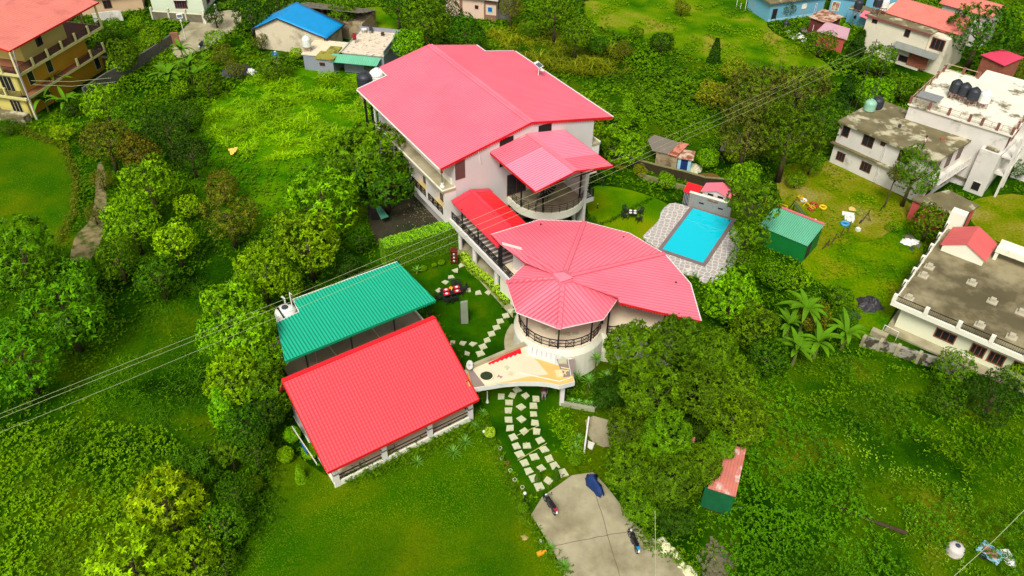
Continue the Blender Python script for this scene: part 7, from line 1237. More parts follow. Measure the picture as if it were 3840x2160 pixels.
for i, (x, y) in enumerate(((-.6, -.28), (.45, -.28), (-.45, .28), (.6, .28))):
    m = MB(); m.box(f, x-.28, x+.28, y-.21, y+.21, .742, .748); tag(ob('place_mat', m, mat('crimson_mat', L(205, 25, 55), .8, .08, 2.)), 'red place mat '+wh[i]+' of the laid garden table', 'place mat', 'red place mats')
    c = f.w(x, y); m = MB(); m.lathe((c.x, c.y, .75), [(.07, 0), (.13, .012), (.14, .022), (.01, .012)], 16); tag(ob('plate', m, PLATE), 'white plate '+wh[i]+' of the laid garden table', 'plate', 'plates on the laid garden table')
c = f.w(.05, .3); m = MB(); m.lathe((c.x, c.y, .75), [(.1, 0), (.19, .06), (.2, .07), (.02, .1)], 16); tag(ob('food_bowl', m, mat('orange_food', L(245, 170, 30), .6, .1, 4.)), 'orange bowl of food at the far side of the laid garden table', 'bowl')
c = f.w(.0, 0); m = MB(); m.lathe((c.x, c.y, .745), [(.04, 0), (.04, .15), (.02, .2), (.02, .26)], 10); tag(ob('bottle', m, WPLAS), 'small white bottle at the centre of the laid garden table', 'bottle')
for x, y, fc, lb in ((-.65, -.85, PI, 'leftmost of the three chairs on the near side of the laid garden table'), (0, -.85, PI, 'middle chair on the near side of the laid garden table'), (-1.3, -.1, PI/2, 'chair at the left end of the laid garden table'), (.6, .85, 0, 'chair on the far side of the laid garden table near its right end'), (1.3, .2, -PI/2, 'chair at the right end of the laid garden table'), (0.95, .85, -.3, 'chair at the far right corner of the laid garden table')):
    q = f.w(x, y); chair(q.x, q.y, a1+fc, lb, 'chairs around the laid garden table')
t2 = TP(1, 1, 2200, 150, .74); a2 = -.12; f = table('garden_table', 'square black garden table with four white plates on the side lawn', t2, .95, .95, a2, mat('black_tabletop', (0, 0, 0)), 4)
for i, (x, y) in enumerate(((-.24, -.22), (.24, -.22), (-.24, .22), (.24, .22))): c = f.w(x, y); m = MB(); m.lathe((c.x, c.y, .745), [(.1, 0), (.16, .012), (.17, .022), (.01, .012)], 16); tag(ob('plate', m, PLATE), 'white plate '+['nearest left', 'nearest right', 'farthest left', 'farthest right'][i]+' on the square black table of the side lawn', 'plate', 'plates on the square black table')
for x, y, fc, lb in ((-.85, -.35, PI*.62, 'near left chair at the square black table on the side lawn'), (.7, -.75, PI*1.15, 'near right chair at the square black table on the side lawn'), (-.75, .7, PI*.2, 'far left chair at the square black table on the side lawn'), (.8, .65, -PI*.25, 'far right chair at the square black table on the side lawn')):
    q = f.w(x, y); chair(q.x, q.y, a2+fc, lb, 'chairs at the square black table')
for i, x in enumerate((2.0, 3.0, 5.6, 6.7, 10.5, 11.3)):
    q = K.w(x, 2.1); chair(q.x, q.y, K.a+PI, ['leftmost', 'second', 'third', 'fourth', 'fifth', 'rightmost'][i]+' dark chair behind the front railing of the red tiled pavilion', 'chairs inside the red tiled pavilion', .21)
for i, x in enumerate((2.5, 6.2, 10.9)): q = K.w(x, 2.6); table('pavilion_table', ['left', 'middle', 'right'][i]+' table inside the red tiled pavilion behind its front railing', q, 1.6, .9, K.a, BEIGE, 0, z=.21)
# ---- stele, rack, pots
p = TP(1, 1, 932, 988); t = thing('stone_stele', 'tall pale grey upright stone slab on the garden lawn', 'stone slab', p); m = MB(); f = Fr(p, ang=.05); m.add([f.w(x, y, z) for x, y, z in ((-.33, -.12, 0), (.33, -.12, 0), (.33, .16, 0), (-.33, .16, 0), (-.33, -.12, 2.45), (.3, -.12, 2.6), (.3, .16, 2.6), (-.33, .16, 2.45))], [(0, 3, 2, 1), (4, 5, 6, 7), (0, 1, 5, 4), (1, 2, 6, 5), (2, 3, 7, 6), (3, 0, 4, 7)]); ob('slab', m, mat('grey_green_stone', L(140, 150, 125), .85, .15, 1.), t); m = MB(); m.box(f, -.45, -.36, -.1, .15, 0, 1.5); ob('side_board', m, WOODD, t)
p = TP(1, 1, 852, 545); t = thing('wooden_rack', 'narrow dark red wooden rack with small white flowers pots by the clipped hedge', 'rack', p); f = Fr(p, ang=.05); m = MB(); m.box(f, -.3, .3, .1, .18, 0, 1.9)
for k in range(4): m.box(f, -.3, .3, -.12, .1, .3+.42*k, .34+.42*k)
m.box(f, -.34, -.3, -.14, .18, 0, 1.7); m.box(f, .3, .34, -.14, .18, 0, 1.7); ob('frame', m, mat('red_brown_wood', L(115, 42, 28), .6, .15, 2.), t)
for k in range(3): c = f.w(0, -.02); m = MB(); m.lathe((c.x, c.y, .34+.42*k), [(.06, 0), (.09, .14), (.02, .14)], 10); tag(ob('small_pot', m, CREAMW), ['lowest', 'middle', 'highest'][k]+' small cream pot on the dark red rack', 'pot', 'pots on the dark red rack')
def pot(x, y, c, r, r0, label, mm=TERRA, plant=None, g=None):
    p = TP(c, r, x, y); t = thing('flower_pot', label, 'plant pot', p, 0, g); m = MB(); m.lathe((p.x, p.y, 0), [(r0*.7, 0), (r0, .28), (r0*1.08, .3), (r0*.9, .3), (r0*.85, .24)], 16); ob('pot_body', m, mm, t)
    if plant: m = MB(); [strips(m, (p.x, p.y, .25), i*2.4, .4+.9*i/14, plant, .1, .9, 4) for i in range(14)]; ob('plant_leaves', m, YUC, t, recalc=False)
pot(572, 612, 1, 1, .2, 'terracotta pot with a plant at the corner of the clipped hedge', TERRA, .7, 'pots')
for x, lb in ((1740, 'first white pot from the left on the low wall right of the canopy pillar'), (1790, 'second white pot from the left on the low wall'), (1845, 'third white pot on the low wall'), (1885, 'fourth white pot with a bright plant on the low wall'), (1920, 'rightmost white pot on the low wall')): pot(x, 150+(x-1740)*.14, 1, 2, .15, lb, WPLAS, .4, 'pots on the low wall')
for q, lb in (((1198, 497), 'highest pale pot ring along the lawn edge'), ((1211, 572), 'second pale pot ring along the lawn edge'), ((1252, 607), 'brown pot ring third along the lawn edge'), ((1275, 665), 'fourth pale pot ring along the lawn edge'), ((1308, 735), 'fifth leaning pale ring along the lawn edge'), ((1366, 792), 'pale pot ring next to the globe lamp')):
    p = TP(1, 2, *q); t = thing('pot_ring', lb, 'plant pot', p, 0, 'pot rings along the lawn edge'); m = MB(); m.lathe((p.x, p.y, 0), [(.1, 0), (.16, .22), (.16, .24), (.12, .24), (.1, .08)], 16); ob('pot_body', m, STEPS if 'brown' not in lb else TERRA, t); m = MB(); m.lathe((p.x, p.y, .19), [(.13, 0), (.13, .04), (.05, .1)], 12); ob('plant', m, mat('pot_greens', (.03, .1, 0), .9, .3, 5.), t)
def globe(p, h, label, rr=.13):
    t = thing('garden_lamp', label, 'lamp', p, 0, 'white globe garden lamps'); m = MB(); m.tube([p, p+Vector((0, 0, h))], .035); m.lathe(p, [(.09, 0), (.09, .1), (.05, .14)], 10); ob('lamp_post', m, BLACKM, t); m = MB(); m.ball(p+Vector((0, 0, h+rr*.9)), rr, 8); ob('globe', m, WPLAS, t, smooth=True)
globe(TP(1, 2, 1383, 885), .85, 'white globe garden lamp at the upper left corner of the driveway'); globe(TP(1, 2, 1077, 400), .55, 'white globe garden lamp beside the pale lime round shrub', .12); globe(P(*zi(0, 0)[:2]) if False else TP(1, 1, 1932, 122), .5, 'small garden light between the terrace and the side lawn', .07)
t = thing('urn_lamp', 'slim pale vase shaped post under the left end of the entrance canopy', 'post', TP(1, 2, 1102, 138)); p = TP(1, 2, 1102, 138); m = MB(); m.lathe(p, [(.14, 0), (.12, .1), (.05, .35), (.03, 1.1), (.05, 1.3)], 12); ob('shaft', m, CREAMW, t)
def solar(p, h, ang, label):
    t = thing('solar_street_lamp', label, 'street lamp', p, 0, 'solar street lamps'); m = MB(); m.tube([p, p+Vector((0, 0, h))], .05); ob('lamp_post', m, WPLAS, t); f = Fr(p, ang=ang); z = p.z+h; m = MB(); m.slab([f.w(-.4, -.4, z+.25), f.w(.4, -.4, z+.25), f.w(.4, .45, z+.65), f.w(-.4, .45, z+.65)], .05); ob('panel_frame', m, WPLAS, t)
    m = MB(); m.slab([f.w(-.35, -.34, z+.285), f.w(.35, -.34, z+.285), f.w(.35, .39, z+.62), f.w(-.35, .39, z+.62)], .02); ob('solar_panel', m, mat('solar_glass', L(95, 100, 112), .2, .08, 2.), t); m = MB(); m.box(f, -.12, .12, -.75, -.1, z-.12, z-.02); ob('lamp_head', m, WPLAS, t)
solar(TP(0, 0, 1400, 300), 3.2, .4, 'solar street lamp on a white post beside the grey lane'); solar(M.w(18.6, 11.5, 0), 10.4, .9, 'solar street lamp rising behind the right edge of the big pink roof')
# ---- motorcycles
CHROME = mat('chrome', (.6, .6, .6), .2, .05, 1., metal=1.); TYRE = mat('tyre_rubber', (.015, .015, .015), .85, .1, 3.)
def motorcycle(p, ang, label, body, tail, g='parked motorcycles', z=.03):
    t = thing('motorcycle', label, 'motorcycle', (p.x, p.y, z), 0, g); f = Fr(p, ang=ang); Wd = lambda x, y, h: f.w(x, y, z+h); ax = f.n.to_3d()
    for x, nm in ((.66, 'front'), (-.62, 'rear')):
        m = MB(); m.torus(Wd(x, 0, .3), .25, .055, ax, 28, 8); wh_ = ob('wheel', m, TYRE, t, smooth=True); m = MB(); m.torus(Wd(x, 0, .3), .2, .018, ax, 24, 6)
        for k in range(6): a = PI*k/6; d = f.e.to_3d()*math.cos(a)+Vector((0, 0, 1))*math.sin(a); m.bar(Wd(x, 0, .3)-d*.2, Wd(x, 0, .3)+d*.2, .02)
        ob('rim', m, CHROME, wh_)
    m = MB(); m.tube([Wd(.66, -.07, .3), Wd(.42, -.07, .92)], .022); m.tube([Wd(.66, .07, .3), Wd(.42, .07, .92)], .022); ob('fork', m, CHROME, t)
    m = MB(); m.tube([Wd(.28, -.38, .98), Wd(.4, -.2, 1.0), Wd(.42, 0, .97), Wd(.4, .2, 1.0), Wd(.28, .38, .98)], .02); m.tube([Wd(.36, -.25, 1.0), Wd(.34, -.32, 1.14)], .01); m.tube([Wd(.36, .25, 1.0), Wd(.34, .32, 1.14)], .01); m.ball(Wd(.34, -.33, 1.15), .05, 6); m.ball(Wd(.34, .33, 1.15), .05, 6); ob('handlebar', m, BLACKM, t)
    m = MB(); c = Wd(.12, 0, .8); rr = [(0.32, .0), (.3, .1), (.2, .16), (.08, .17), (-.12, .13), (-.2, .08)]; vs = []
    for dx, w_ in rr:
        for k in range(10): a = 2*PI*k/10; vs.append(Wd(.12+dx, max(w_, .02)*math.cos(a), .8+.12*math.sin(a)*(w_/.17)))
    m.add(vs, [(i*10+k, i*10+(k+1) % 10, (i+1)*10+(k+1) % 10, (i+1)*10+k) for i in range(5) for k in range(10)]); ob('tank', m, body, t, smooth=True)
    m = MB(); m.bar(Wd(-.02, 0, .82), Wd(-.62, 0, .86), .26, .1); m.bar(Wd(-.62, 0, .86), Wd(-.75, 0, .9), .2, .07); ob('seat', m, BLACKM, t)
    m = MB(); m.bar(Wd(-.6, 0, .8), Wd(-.98, 0, .84), .18, .14); ob('tail_cowl', m, tail, t); m = MB(); m.bar(Wd(-.98, 0, .68), Wd(-1.02, 0, .55), .16, .02); m.bar(Wd(-.96, 0, .78), Wd(-1.0, 0, .78), .14, .06); ob('number_plate', m, WPLAS, t)
    m = MB(); m.bar(Wd(.2, 0, .42), Wd(-.18, 0, .42), .26, .3); m.bar(Wd(.3, 0, .7), Wd(-.05, 0, .3), .06); m.bar(Wd(-.05, 0, .3), Wd(-.62, 0, .3), .1, .05); m.bar(Wd(-.5, 0, .78), Wd(-.62, .08, .3), .05); ob('engine', m, DGREY, t); m = MB(); m.tube([Wd(.15, -.14, .35), Wd(-.2, -.17, .26), Wd(-.85, -.18, .38)], .045); ob('exhaust', m, CHROME, t)
    m = MB(); m.ball(Wd(.52, 0, .88), .1, 8); ob('headlight', m, mat('headlight_glass', L(225, 225, 215), .15, .03, 1.), t, smooth=True); m = MB(); m.bar(Wd(.86, 0, .6), Wd(.5, 0, .64), .12, .03); m.bar(Wd(-.55, 0, .66), Wd(-.95, 0, .6), .14, .03); ob('mudguard', m, body, t); return t
def pa(c, r, a, b): A = TP(c, r, *a, .6); B_ = TP(c, r, *b, .6); return (A+B_)/2, math.atan2(A.y-B_.y, A.x-B_.x)
p, a = pa(1, 2, (1528, 830), (1618, 965)); motorcycle(p, a, 'black motorcycle with a red tail parked at the top of the driveway', BLACKM, mat('pink_red_cowl', L(190, 40, 70), .4, .1, 2.))
p, a = pa(1, 2, (2182, 1120), (2228, 1228)); motorcycle(p, a, 'black motorcycle with a bright blue tail parked at the right edge of the driveway', BLACKM, mat('cyan_cowl', L(20, 150, 200), .4, .1, 2.))
p, a = pa(0, 0, (1545, 300), (1495, 365)); motorcycle(p, a, 'dark blue motorcycle parked at the end of the grey lane at the top left', BLUED, BLUED)
p, a = pa(0, 0, (870, 320), (905, 345)); motorcycle(p, a, 'black motorcycle in the shade beside the yellow house', BLACKM, BLACKM)
p, a = pa(1, 2, (1870, 690), (1955, 800)); t = thing('covered_motorcycle', 'motorcycle shrouded in a crumpled dark blue cover at the top right of the driveway', 'covered motorcycle', (p.x, p.y, .03)); f = Fr(p, ang=a); m = MB(); prof = [(.95, .1, .25), (.72, .18, .7), (.42, .34, 1.05), (.1, .2, .95), (-.35, .2, .88), (-.7, .18, .85), (-1.0, .1, .5)]; vs = []
for x, w_, h in prof:
    for k in range(13): u = k/12; s = math.cos(PI*u); flare = 1+.5*(abs(s)**4); vs.append(f.w(x*1.02+random.uniform(-.03, .03), s*w_*flare*(1+.25*math.sin(x*9+k))+random.uniform(-.03, .03), .03+max(.02, h*math.sin(PI*u)**.45)+random.uniform(-.02, .02)))
m.add(vs, [(i*13+k, i*13+k+1, (i+1)*13+k+1, (i+1)*13+k) for i in range(6) for k in range(12)]); ob('cover', m, BLUED, t, smooth=True); m = MB(); m.torus(f.w(.72, 0, .33), .25, .05, f.n.to_3d()); m.torus(f.w(-.68, 0, .33), .25, .05, f.n.to_3d()); ob('wheel', m, TYRE, t)
# ---- people
def person(label, loc, rz, shirt, pants, pose, skin=SKIN):
    t = thing('person', label, 'person', loc, rz); Wl = WM[t.name]
    def skinned(name, verts, edges, rad, mm, sub=1, root=0):
        me = bpy.data.meshes.new(name); me.from_pydata(verts, edges, []); me.materials.append(mm); o = bpy.data.objects.new(name, me); COL.objects.link(o); o.parent = t; WM[o.name] = Wl
        md = o.modifiers.new('skin', 'SKIN'); md.use_smooth_shade = True; sv = me.skin_vertices[0].data if me.skin_vertices else None
        if sv is None: bm = bmesh.new(); bm.from_mesh(me); bm.verts.layers.skin.verify(); bm.to_mesh(me); bm.free(); sv = me.skin_vertices[0].data
        for i, r in enumerate(rad): sv[i].radius = (r, r) if not isinstance(r, tuple) else r; sv[i].use_root = (i == root)
        s = o.modifiers.new('sub', 'SUBSURF'); s.levels = sub; s.render_levels = sub; return o
    V_ = []; E_ = []; R__ = []
    def v(p, r, par=None): V_.append(tuple(p)); R__.append(r); E_.append((par, len(V_)-1)) if par is not None else None; return len(V_)-1
    pel = v((0, 0, .93), (.13, .1)); sp = v((0, 0, 1.12), (.12, .09), pel); ch = v((0, .0, 1.34), (.15, .1), sp); nk = v((0, .0, 1.47), .055, ch); hd0 = v((0, -.01, 1.53), .065, nk); hd = v((0, -.02, 1.61), (.08, .095), hd0); hd2 = v((0, -.02, 1.68), (.07, .085), hd); v((0, -.12, 1.59), .014, hd)
    J = {}
    for s in (-1, 1):
        sh = v((s*.17, 0, 1.4), .055, ch); el, wr, hn = pose['arm'][0 if s < 0 else 1]; e = v(el, .04, sh); w_ = v(wr, .028, e); h_ = v(hn, (.035, .02), w_); J[s] = (el, wr); hd_ = (Vector(hn)-Vector(wr)).normalized(); sd = hd_.cross(Vector((0, 1, .2))).normalized()
        for k, (o_, ln) in enumerate(((-1.5, .065), (-.5, .078), (.5, .072), (1.5, .058))): b = Vector(hn)+sd*o_*.017+hd_*.02; q = v(b, .0095, h_); q = v(b+hd_*ln*.5+Vector((0, -.006, 0)), .009, q); v(b+hd_*ln+Vector((0, -.02, 0)), .007, q)
        b = Vector(wr)+hd_*.03+sd*.035; q = v(b, .011, h_); v(b+sd*.025+hd_*.04, .009, q)
        hp = v((s*.09, 0, .88), .085, pel); kn = v(pose['knee'][0 if s < 0 else 1], .06, hp); ft = pose['foot'][0 if s < 0 else 1]; an = v((ft[0], ft[1], .09), .04, kn); v((ft[0], ft[1]-.09, .035), (.04, .03), an); v((ft[0], ft[1]-.17, .025), (.035, .02), len(V_)-1)
    skinned('body', V_, E_, R__, skin, 1)
    q = []; r = []; e = []
    q += [(0, 0, .9), (0, 0, 1.12), (0, 0, 1.34), (0, 0, 1.43)]; r += [(.15, .115), (.14, .11), (.172, .12), .075]; e += [(0, 1), (1, 2), (2, 3)]
    for s in (-1, 1):
        b = len(q); el = Vector(J[s][0]); q += [(s*.175, 0, 1.4), tuple(el), tuple(el.lerp(Vector(J[s][1]), pose.get('sleeve', .1)))]; r += [.07, .052, .046]; e += [(2, b), (b, b+1), (b+1, b+2)]
    skinned('shirt', q, e, r, shirt, 1)
    q = [(0, 0, .97), (0, 0, .9)]; r = [(.145, .11), (.15, .115)]; e = [(0, 1)]
    for i, s in enumerate((-1, 1)): b = len(q); ft = pose['foot'][i]; q += [(s*.09, 0, .84), tuple(pose['knee'][i]), (ft[0], ft[1], .15)]; r += [.1, .075, .06]; e += [(1, b), (b, b+1), (b+1, b+2)]
    skinned('trousers', q, e, r, pants, 1)
    m = MB(); m.ball(Wl @ Vector((0, .005, 1.665)), .1, 10, 1.0); ob('hair', m, mat('black_hair', (.012, .01, .009), .6, .1, 3.), t, smooth=True)
    m = MB()
    for s in (-1, 1): m.ball(Wl @ Vector((s*.032, -.105, 1.615)), .011, 6)
    ob('eye', m, DARKO, t); return t
ps = dict(arm=[((-.24, -.06, 1.16), (-.16, -.2, 1.34), (-.1, -.24, 1.42)), ((.24, -.06, 1.16), (.14, -.22, 1.34), (.08, -.26, 1.42))], knee=[(-.1, -.02, .5), (.1, .02, .5)], foot=[(-.12, .02, 0), (.12, .1, 0)], sleeve=.2)
p = P(*T(2, 0, 1805, 1132), 5.56); person('man in white shirt and dark trousers standing at the edge of the stained grey roof', p, .9, mat('white_shirt', L(235, 232, 225), .8, .05, 3.), mat('dark_trousers', (.02, .02, .025), .8, .1, 3.), ps)
ps = dict(arm=[((-.26, .02, 1.14), (-.24, -.12, .92), (-.2, -.17, .85)), ((.26, .02, 1.14), (.24, -.12, .92), (.2, -.17, .85))], knee=[(-.1, -.03, .5), (.1, -.03, .5)], foot=[(-.13, .02, 0), (.13, -.02, 0)], sleeve=.8)
person('barefoot person in a maroon jacket and lavender trousers under the entrance canopy', TP(1, 2, 1527, 112, .07), .1, mat('maroon_jacket', L(78, 28, 38), .8, .15, 3.), mat('lavender_trousers', L(165, 150, 175), .8, .08, 3.), ps)
# ---- power lines
WIRE = mat('pale_wire', L(170, 178, 125), .5, .05, 1.)
def wire(pts, label, r=.013, g='power lines crossing the resort', c='power line'):
    q = [D(x, y, z) for x, y, z in pts]; out = []
    for a, b in zip(q, q[1:]):
        for i in range(10): out.append(a.lerp(b, i/10))
    out.append(q[-1]); m = MB(); m.tube(out, r, 5); tag(ob('power_line', m, WIRE), label, c, g)
wire([(-30, 1053, 12), (735, 745, 12), (1292, 509, 12), (1610, 375, 11.5), (2204, 106, 10)], 'upper of the three pale power lines crossing the whole picture'); wire([(-30, 1064, 12), (735, 758, 12), (1300, 525, 12), (1620, 388, 11.5), (2218, 108, 10)], 'middle power line running just below the upper one'); wire([(-30, 1100, 12), (295, 967, 12), (859, 729, 12), (1331, 528, 12), (1479, 463, 12), (2241, 116, 10)], 'lowest of the three pale power lines')
wire([(78, 203, 6.3), (180, 205, 6.), (280, 196, 6.)], 'upper service wire from the corner of the yellow house', .02, 'service wires of the yellow house'); wire([(84, 213, 6.1), (180, 217, 5.8), (290, 206, 5.8)], 'lower service wire from the corner of the yellow house', .02, 'service wires of the yellow house'); wire([(1648, 1285, 5), (1650, 1500, 1.5)], 'thin stay wire hanging at the driveway end of the feathery trees', .02, 'stay wires', 'wire')
wire([(2400, 1449, 3), (2500, 1360, 3), (2590, 1270, 3)], 'short pale wire at the bottom right corner', .025, 'stay wires', 'wire')
for x, y, h, lb in ((2204, 106, 10, 'thin pole carrying the left power line by the long cream house'), (2241, 116, 10, 'thin pole carrying the right power line by the long cream house')): p = D(x, y, h); m = MB(); m.tube([(p.x, p.y, 0), p+Vector((0, 0, .4))], .05, 8, .04); t = thing('utility_pole', lb, 'utility pole', (p.x, p.y, 0), 0, 'thin utility poles'); ob('pole_shaft', m, DGREY, t); m = MB(); m.bar(p+Vector((-.5, 0, 0)), p+Vector((.5, 0, 0)), .08); ob('cross_arm', m, DGREY, t)
# ---- playground
zg = lambda x, y, z=0.: P(2860+x/4.528, 680+y/4.528, z)
def tyre(p, mm, label, r=.33, z=.0): t = thing('painted_tyre', label, 'tyre', (p.x, p.y, z), 0, 'painted tyres'); m = MB(); m.torus((p.x, p.y, z+.13), r, .13, n=28, m=10); ob('tyre_ring', m, mm, t, smooth=True)
tyre(zg(1018, 455), YPLAS, 'yellow painted tyre lying in the playground yard'); tyre(zg(1392, 735), mat('blue_tyre_paint', L(70, 165, 215), .6, .08, 2.), 'light blue painted tyre near the white sheets', .36); tyre(zg(690, 338), WPLAS, 'white painted tyre under the yellow see-saw', .27); tyre(zg(860, 415), mat('red_tyre_paint', L(165, 60, 50), .6, .15, 2.), 'larger red-brown tyre under the end of the see-saw', .36); tyre(zg(820, 480), mat('red_tyre_paint', (0, 0, 0)), 'smaller red-brown tyre in front of the see-saw end', .26)
t = thing('seesaw', 'yellow see-saw with square seats in the playground yard', 'see-saw', zg(740, 380)); m = MB(); A_, B_ = zg(640, 270, .55), zg(840, 440, .35); m.bar(A_, B_, .08); fq = Fr(A_, B_)
for q in (A_, B_): f = Fr(q, ang=fq.a); [m.bar(f.w(a, b, q.z+.04), f.w(c, d, q.z+.04), .06) for a, b, c, d in ((-.25, -.22, .25, -.22), (.25, -.22, .25, .22), (.25, .22, -.25, .22), (-.25, .22, -.25, -.22))]; m.bar(f.w(0, -.2, q.z+.04), f.w(0, -.2, q.z+.4), .04); m.bar(f.w(0, .2, q.z+.04), f.w(0, .2, q.z+.4), .04)
c = (A_+B_)/2; m.bar(c-fq.n.to_3d()*.35-Vector((0, 0, c.z)), c, .07); m.bar(c+fq.n.to_3d()*.35-Vector((0, 0, c.z)), c, .07); ob('frame', m, YPLAS, t)
t = thing('playground_slide', 'green slide with dark ladder rails beside the green metal shed', 'slide', zg(620, 560)); A_, B_ = zg(545, 380, 1.6), zg(740, 640, .15); f = Fr(A_, B_); Ln = (B_.xy-A_.xy).length; m = MB(); m.slab([f.w(0, -.25, 1.6), f.w(Ln, -.25, .15), f.w(Ln, .25, .15), f.w(0, .25, 1.6)], .03); [m.bar(f.w(0, s*.27, 1.72), f.w(Ln, s*.27, .27), .04, .1) for s in (-1, 1)]; ob('chute', m, mat('dull_green_metal', L(90, 110, 70), .5, .1, 1.), t); m = MB()
for s in (-.25, .25): m.bar(f.w(-.7, s, 0), f.w(0, s, 2.1), .05); m.bar(f.w(0, s, 0), f.w(0, s, 1.6), .05)
for k in range(6): u = (k+1)/8; m.bar(f.w(-.7+.7*u, -.25, 2.1*u), f.w(-.7+.7*u, .25, 2.1*u), .04)
ob('ladder', m, mat('dark_green_steel', (.015, .03, .02), .5, .1, 1.), t)
t = thing('swing_frame', 'yellow A-shaped swing frame left of the slide', 'swing', zg(430, 430)); a, b = zg(420, 420, 2.0), zg(420, 420, 2.0)+Vector((-1.9, 1.3, 0)); m = MB()
for q, d in ((a, .55), (b, .55)):
    for s in (-1, 1): m.bar(q, Vector((q.x+s*d*.6, q.y+s*d, 0)), .06)
    m.bar(Vector((q.x-.2, q.y-.35, .9)), Vector((q.x+.2, q.y+.35, .9)), .05)
m.bar(a, b, .07); ob('frame', m, YPLAS, t); m = MB()
for u in (.3, .7): q = a.lerp(b, u); m.bar(q+Vector((-.15, -.1, 0)), q+Vector((-.15, -.1, -1.5)), .015); m.bar(q+Vector((.15, .1, 0)), q+Vector((.15, .1, -1.5)), .015); m.bar(q+Vector((-.2, -.12, -1.5)), q+Vector((.2, .12, -1.5)), .14, .03)
ob('swing_seat', m, DGREY, t)
sheetpile('white_sheets', 'crumpled white printed sheets with a tan box on the playground yard', 'sheets', [[zg(1350, 510), zg(1555, 545), zg(1540, 600), zg(1345, 575)], [zg(1385, 590), zg(1555, 580), zg(1560, 660), zg(1530, 715), zg(1390, 670)], [zg(1450, 470), zg(1500, 445), zg(1575, 480), zg(1575, 525), zg(1460, 510)]], [WPLAS, WPLAS, mat('tan_cardboard', L(225, 195, 110), .8, .1, 1.)])
sheetpile('tan_rubble', 'small pale rubble heap at the corner of the pink ridge strip', 'rubble', [[zg(800, 660), zg(900, 640), zg(950, 700), zg(850, 700)], [zg(760, 640), zg(800, 630), zg(820, 655)]], [SANDC, SANDC])
for i, (x, y, x2, y2) in enumerate(((1010, 1160, 1140, 990), (1110, 1110, 1140, 1000), (1170, 1060, 1262, 890), (1310, 955, 1388, 795), (1440, 860, 1512, 670), (1660, 710, 1790, 540), (1835, 680, 1790, 540), (1795, 560, 1815, 490), (1985, 510, 2050, 415), (1640, 720, 1680, 655))):
    a = zg(x, y); q = zg(x2, y2, 0); v = (q-a); top = a+Vector((.25*(1 if x2 > x else -1), .1, 1.3)); top = P(2860+x2/4.528, 680+y2/4.528, 1.0 if i not in (9, 1) else .6); m = MB(); m.bar(a, top, .09, .07)
    tag(ob('fence_post', m, WOODD), '%s weathered leaning wooden stake counted from the green metal shed along the yard edge' % ORD[i], 'fence post', 'leaning stakes along the yard edge')
# ---- heaps, bags, scraps
def heap(name, label, cat, c, r, h, mm, seed=1, n=18, sq=1.): 
    rr = random.Random(seed); m = MB(); vs = []; R0 = 6
    ph = [rr.uniform(.75, 1.25) for _ in range(n)]
    for i in range(R0+1):
        u = i/R0
        for k in range(n): a = 2*PI*k/n; rad = r*(1-u)*ph[k]*rr.uniform(.9, 1.1); vs.append((c.x+rad*math.cos(a), c.y+rad*math.sin(a)*sq, c.z+h*(1-(1-u)**2)*rr.uniform(.7, 1.15)*(1 if i else 0)))
    m.add(vs, [(i*n+k, i*n+(k+1) % n, (i+1)*n+(k+1) % n, (i+1)*n+k) for i in range(R0) for k in range(n)]); return tag(ob(name, m, mm), label, cat)
heap('tarpaulin_heap', 'large crumpled black tarpaulin heap beside the banana clump on the right', 'tarpaulin', TP(2, 1, 1405, 850), 1.15, .9, TARP, 3); heap('tarpaulin_heap', 'small dark tarpaulin scrap below the large black heap', 'tarpaulin', TP(2, 1, 1270, 925), .8, .5, TARP, 4)
heap('tarpaulin_heap', 'black tarpaulin heap in the yard below the tarpaulin cottage', 'tarpaulin', TP(0, 0, 1785, 550), 2.0, 1.1, TARP, 5); heap('white_sack', 'white and blue sack lying against the black tarpaulin heap at the top left', 'sack', TP(0, 0, 1890, 545), .85, .5, WPLAS, 6); heap('blue_scrap', 'dark blue cloth scrap between the black tarpaulin and the white sack', 'cloth', TP(0, 0, 1850, 515), .6, .5, BLUEP, 7)
sheetpile('grey_board', 'grey board lying under the white plastic bags in the meadow', 'board', [[TP(2, 1, 1655, 335), TP(2, 1, 1720, 320), TP(2, 1, 1800, 400), TP(2, 1, 1780, 430)]], [STONEG]); heap('plastic_bags', 'crumpled white plastic bags on the grey board in the meadow', 'bags', TP(2, 1, 1715, 385)+Vector((0, 0, .05)), 1.0, .4, WPLAS, 8, sq=.6); heap('dark_bag', 'little dark bag at the corner of the white plastic bags', 'bag', TP(2, 1, 1730, 432), .25, .3, DGREY, 9)
p = TP(2, 1, 1320, 292); m = MB(); m.box(Fr(p, ang=.3), -.2, .2, -.2, .2, 0, .35); tag(ob('white_box', m, WPLAS), 'small white box beside the leaning stakes in the meadow', 'box')
for q, r, lb in (((2420, 1190), .4, 'uppermost white boulder at the right edge of the driveway'), ((2440, 1240), .5, 'largest white boulder at the right edge of the driveway'), ((2490, 1262), .35, 'third white boulder down the right edge of the driveway'), ((2532, 1292), .35, 'fourth pale boulder down the right edge of the driveway'), ((2572, 1370), .35, 'fifth pale boulder near the bottom of the driveway edge'), ((2615, 1410), .45, 'white boulder at the bottom edge right of the driveway'), ((2650, 1440), .4, 'lowest white boulder cut by the bottom edge')): p = P(1280+q[0]/2.0125, 1440+q[1]/2.0125); o = heap('boulder', lb, 'boulder', p, r, r*.8, mat('pale_boulder', L(225, 222, 175), .8, .1, 2., bump=.3), int(q[0]), 9); o['group'] = 'white boulders along the driveway'
ru = MB(); rr = random.Random(5)
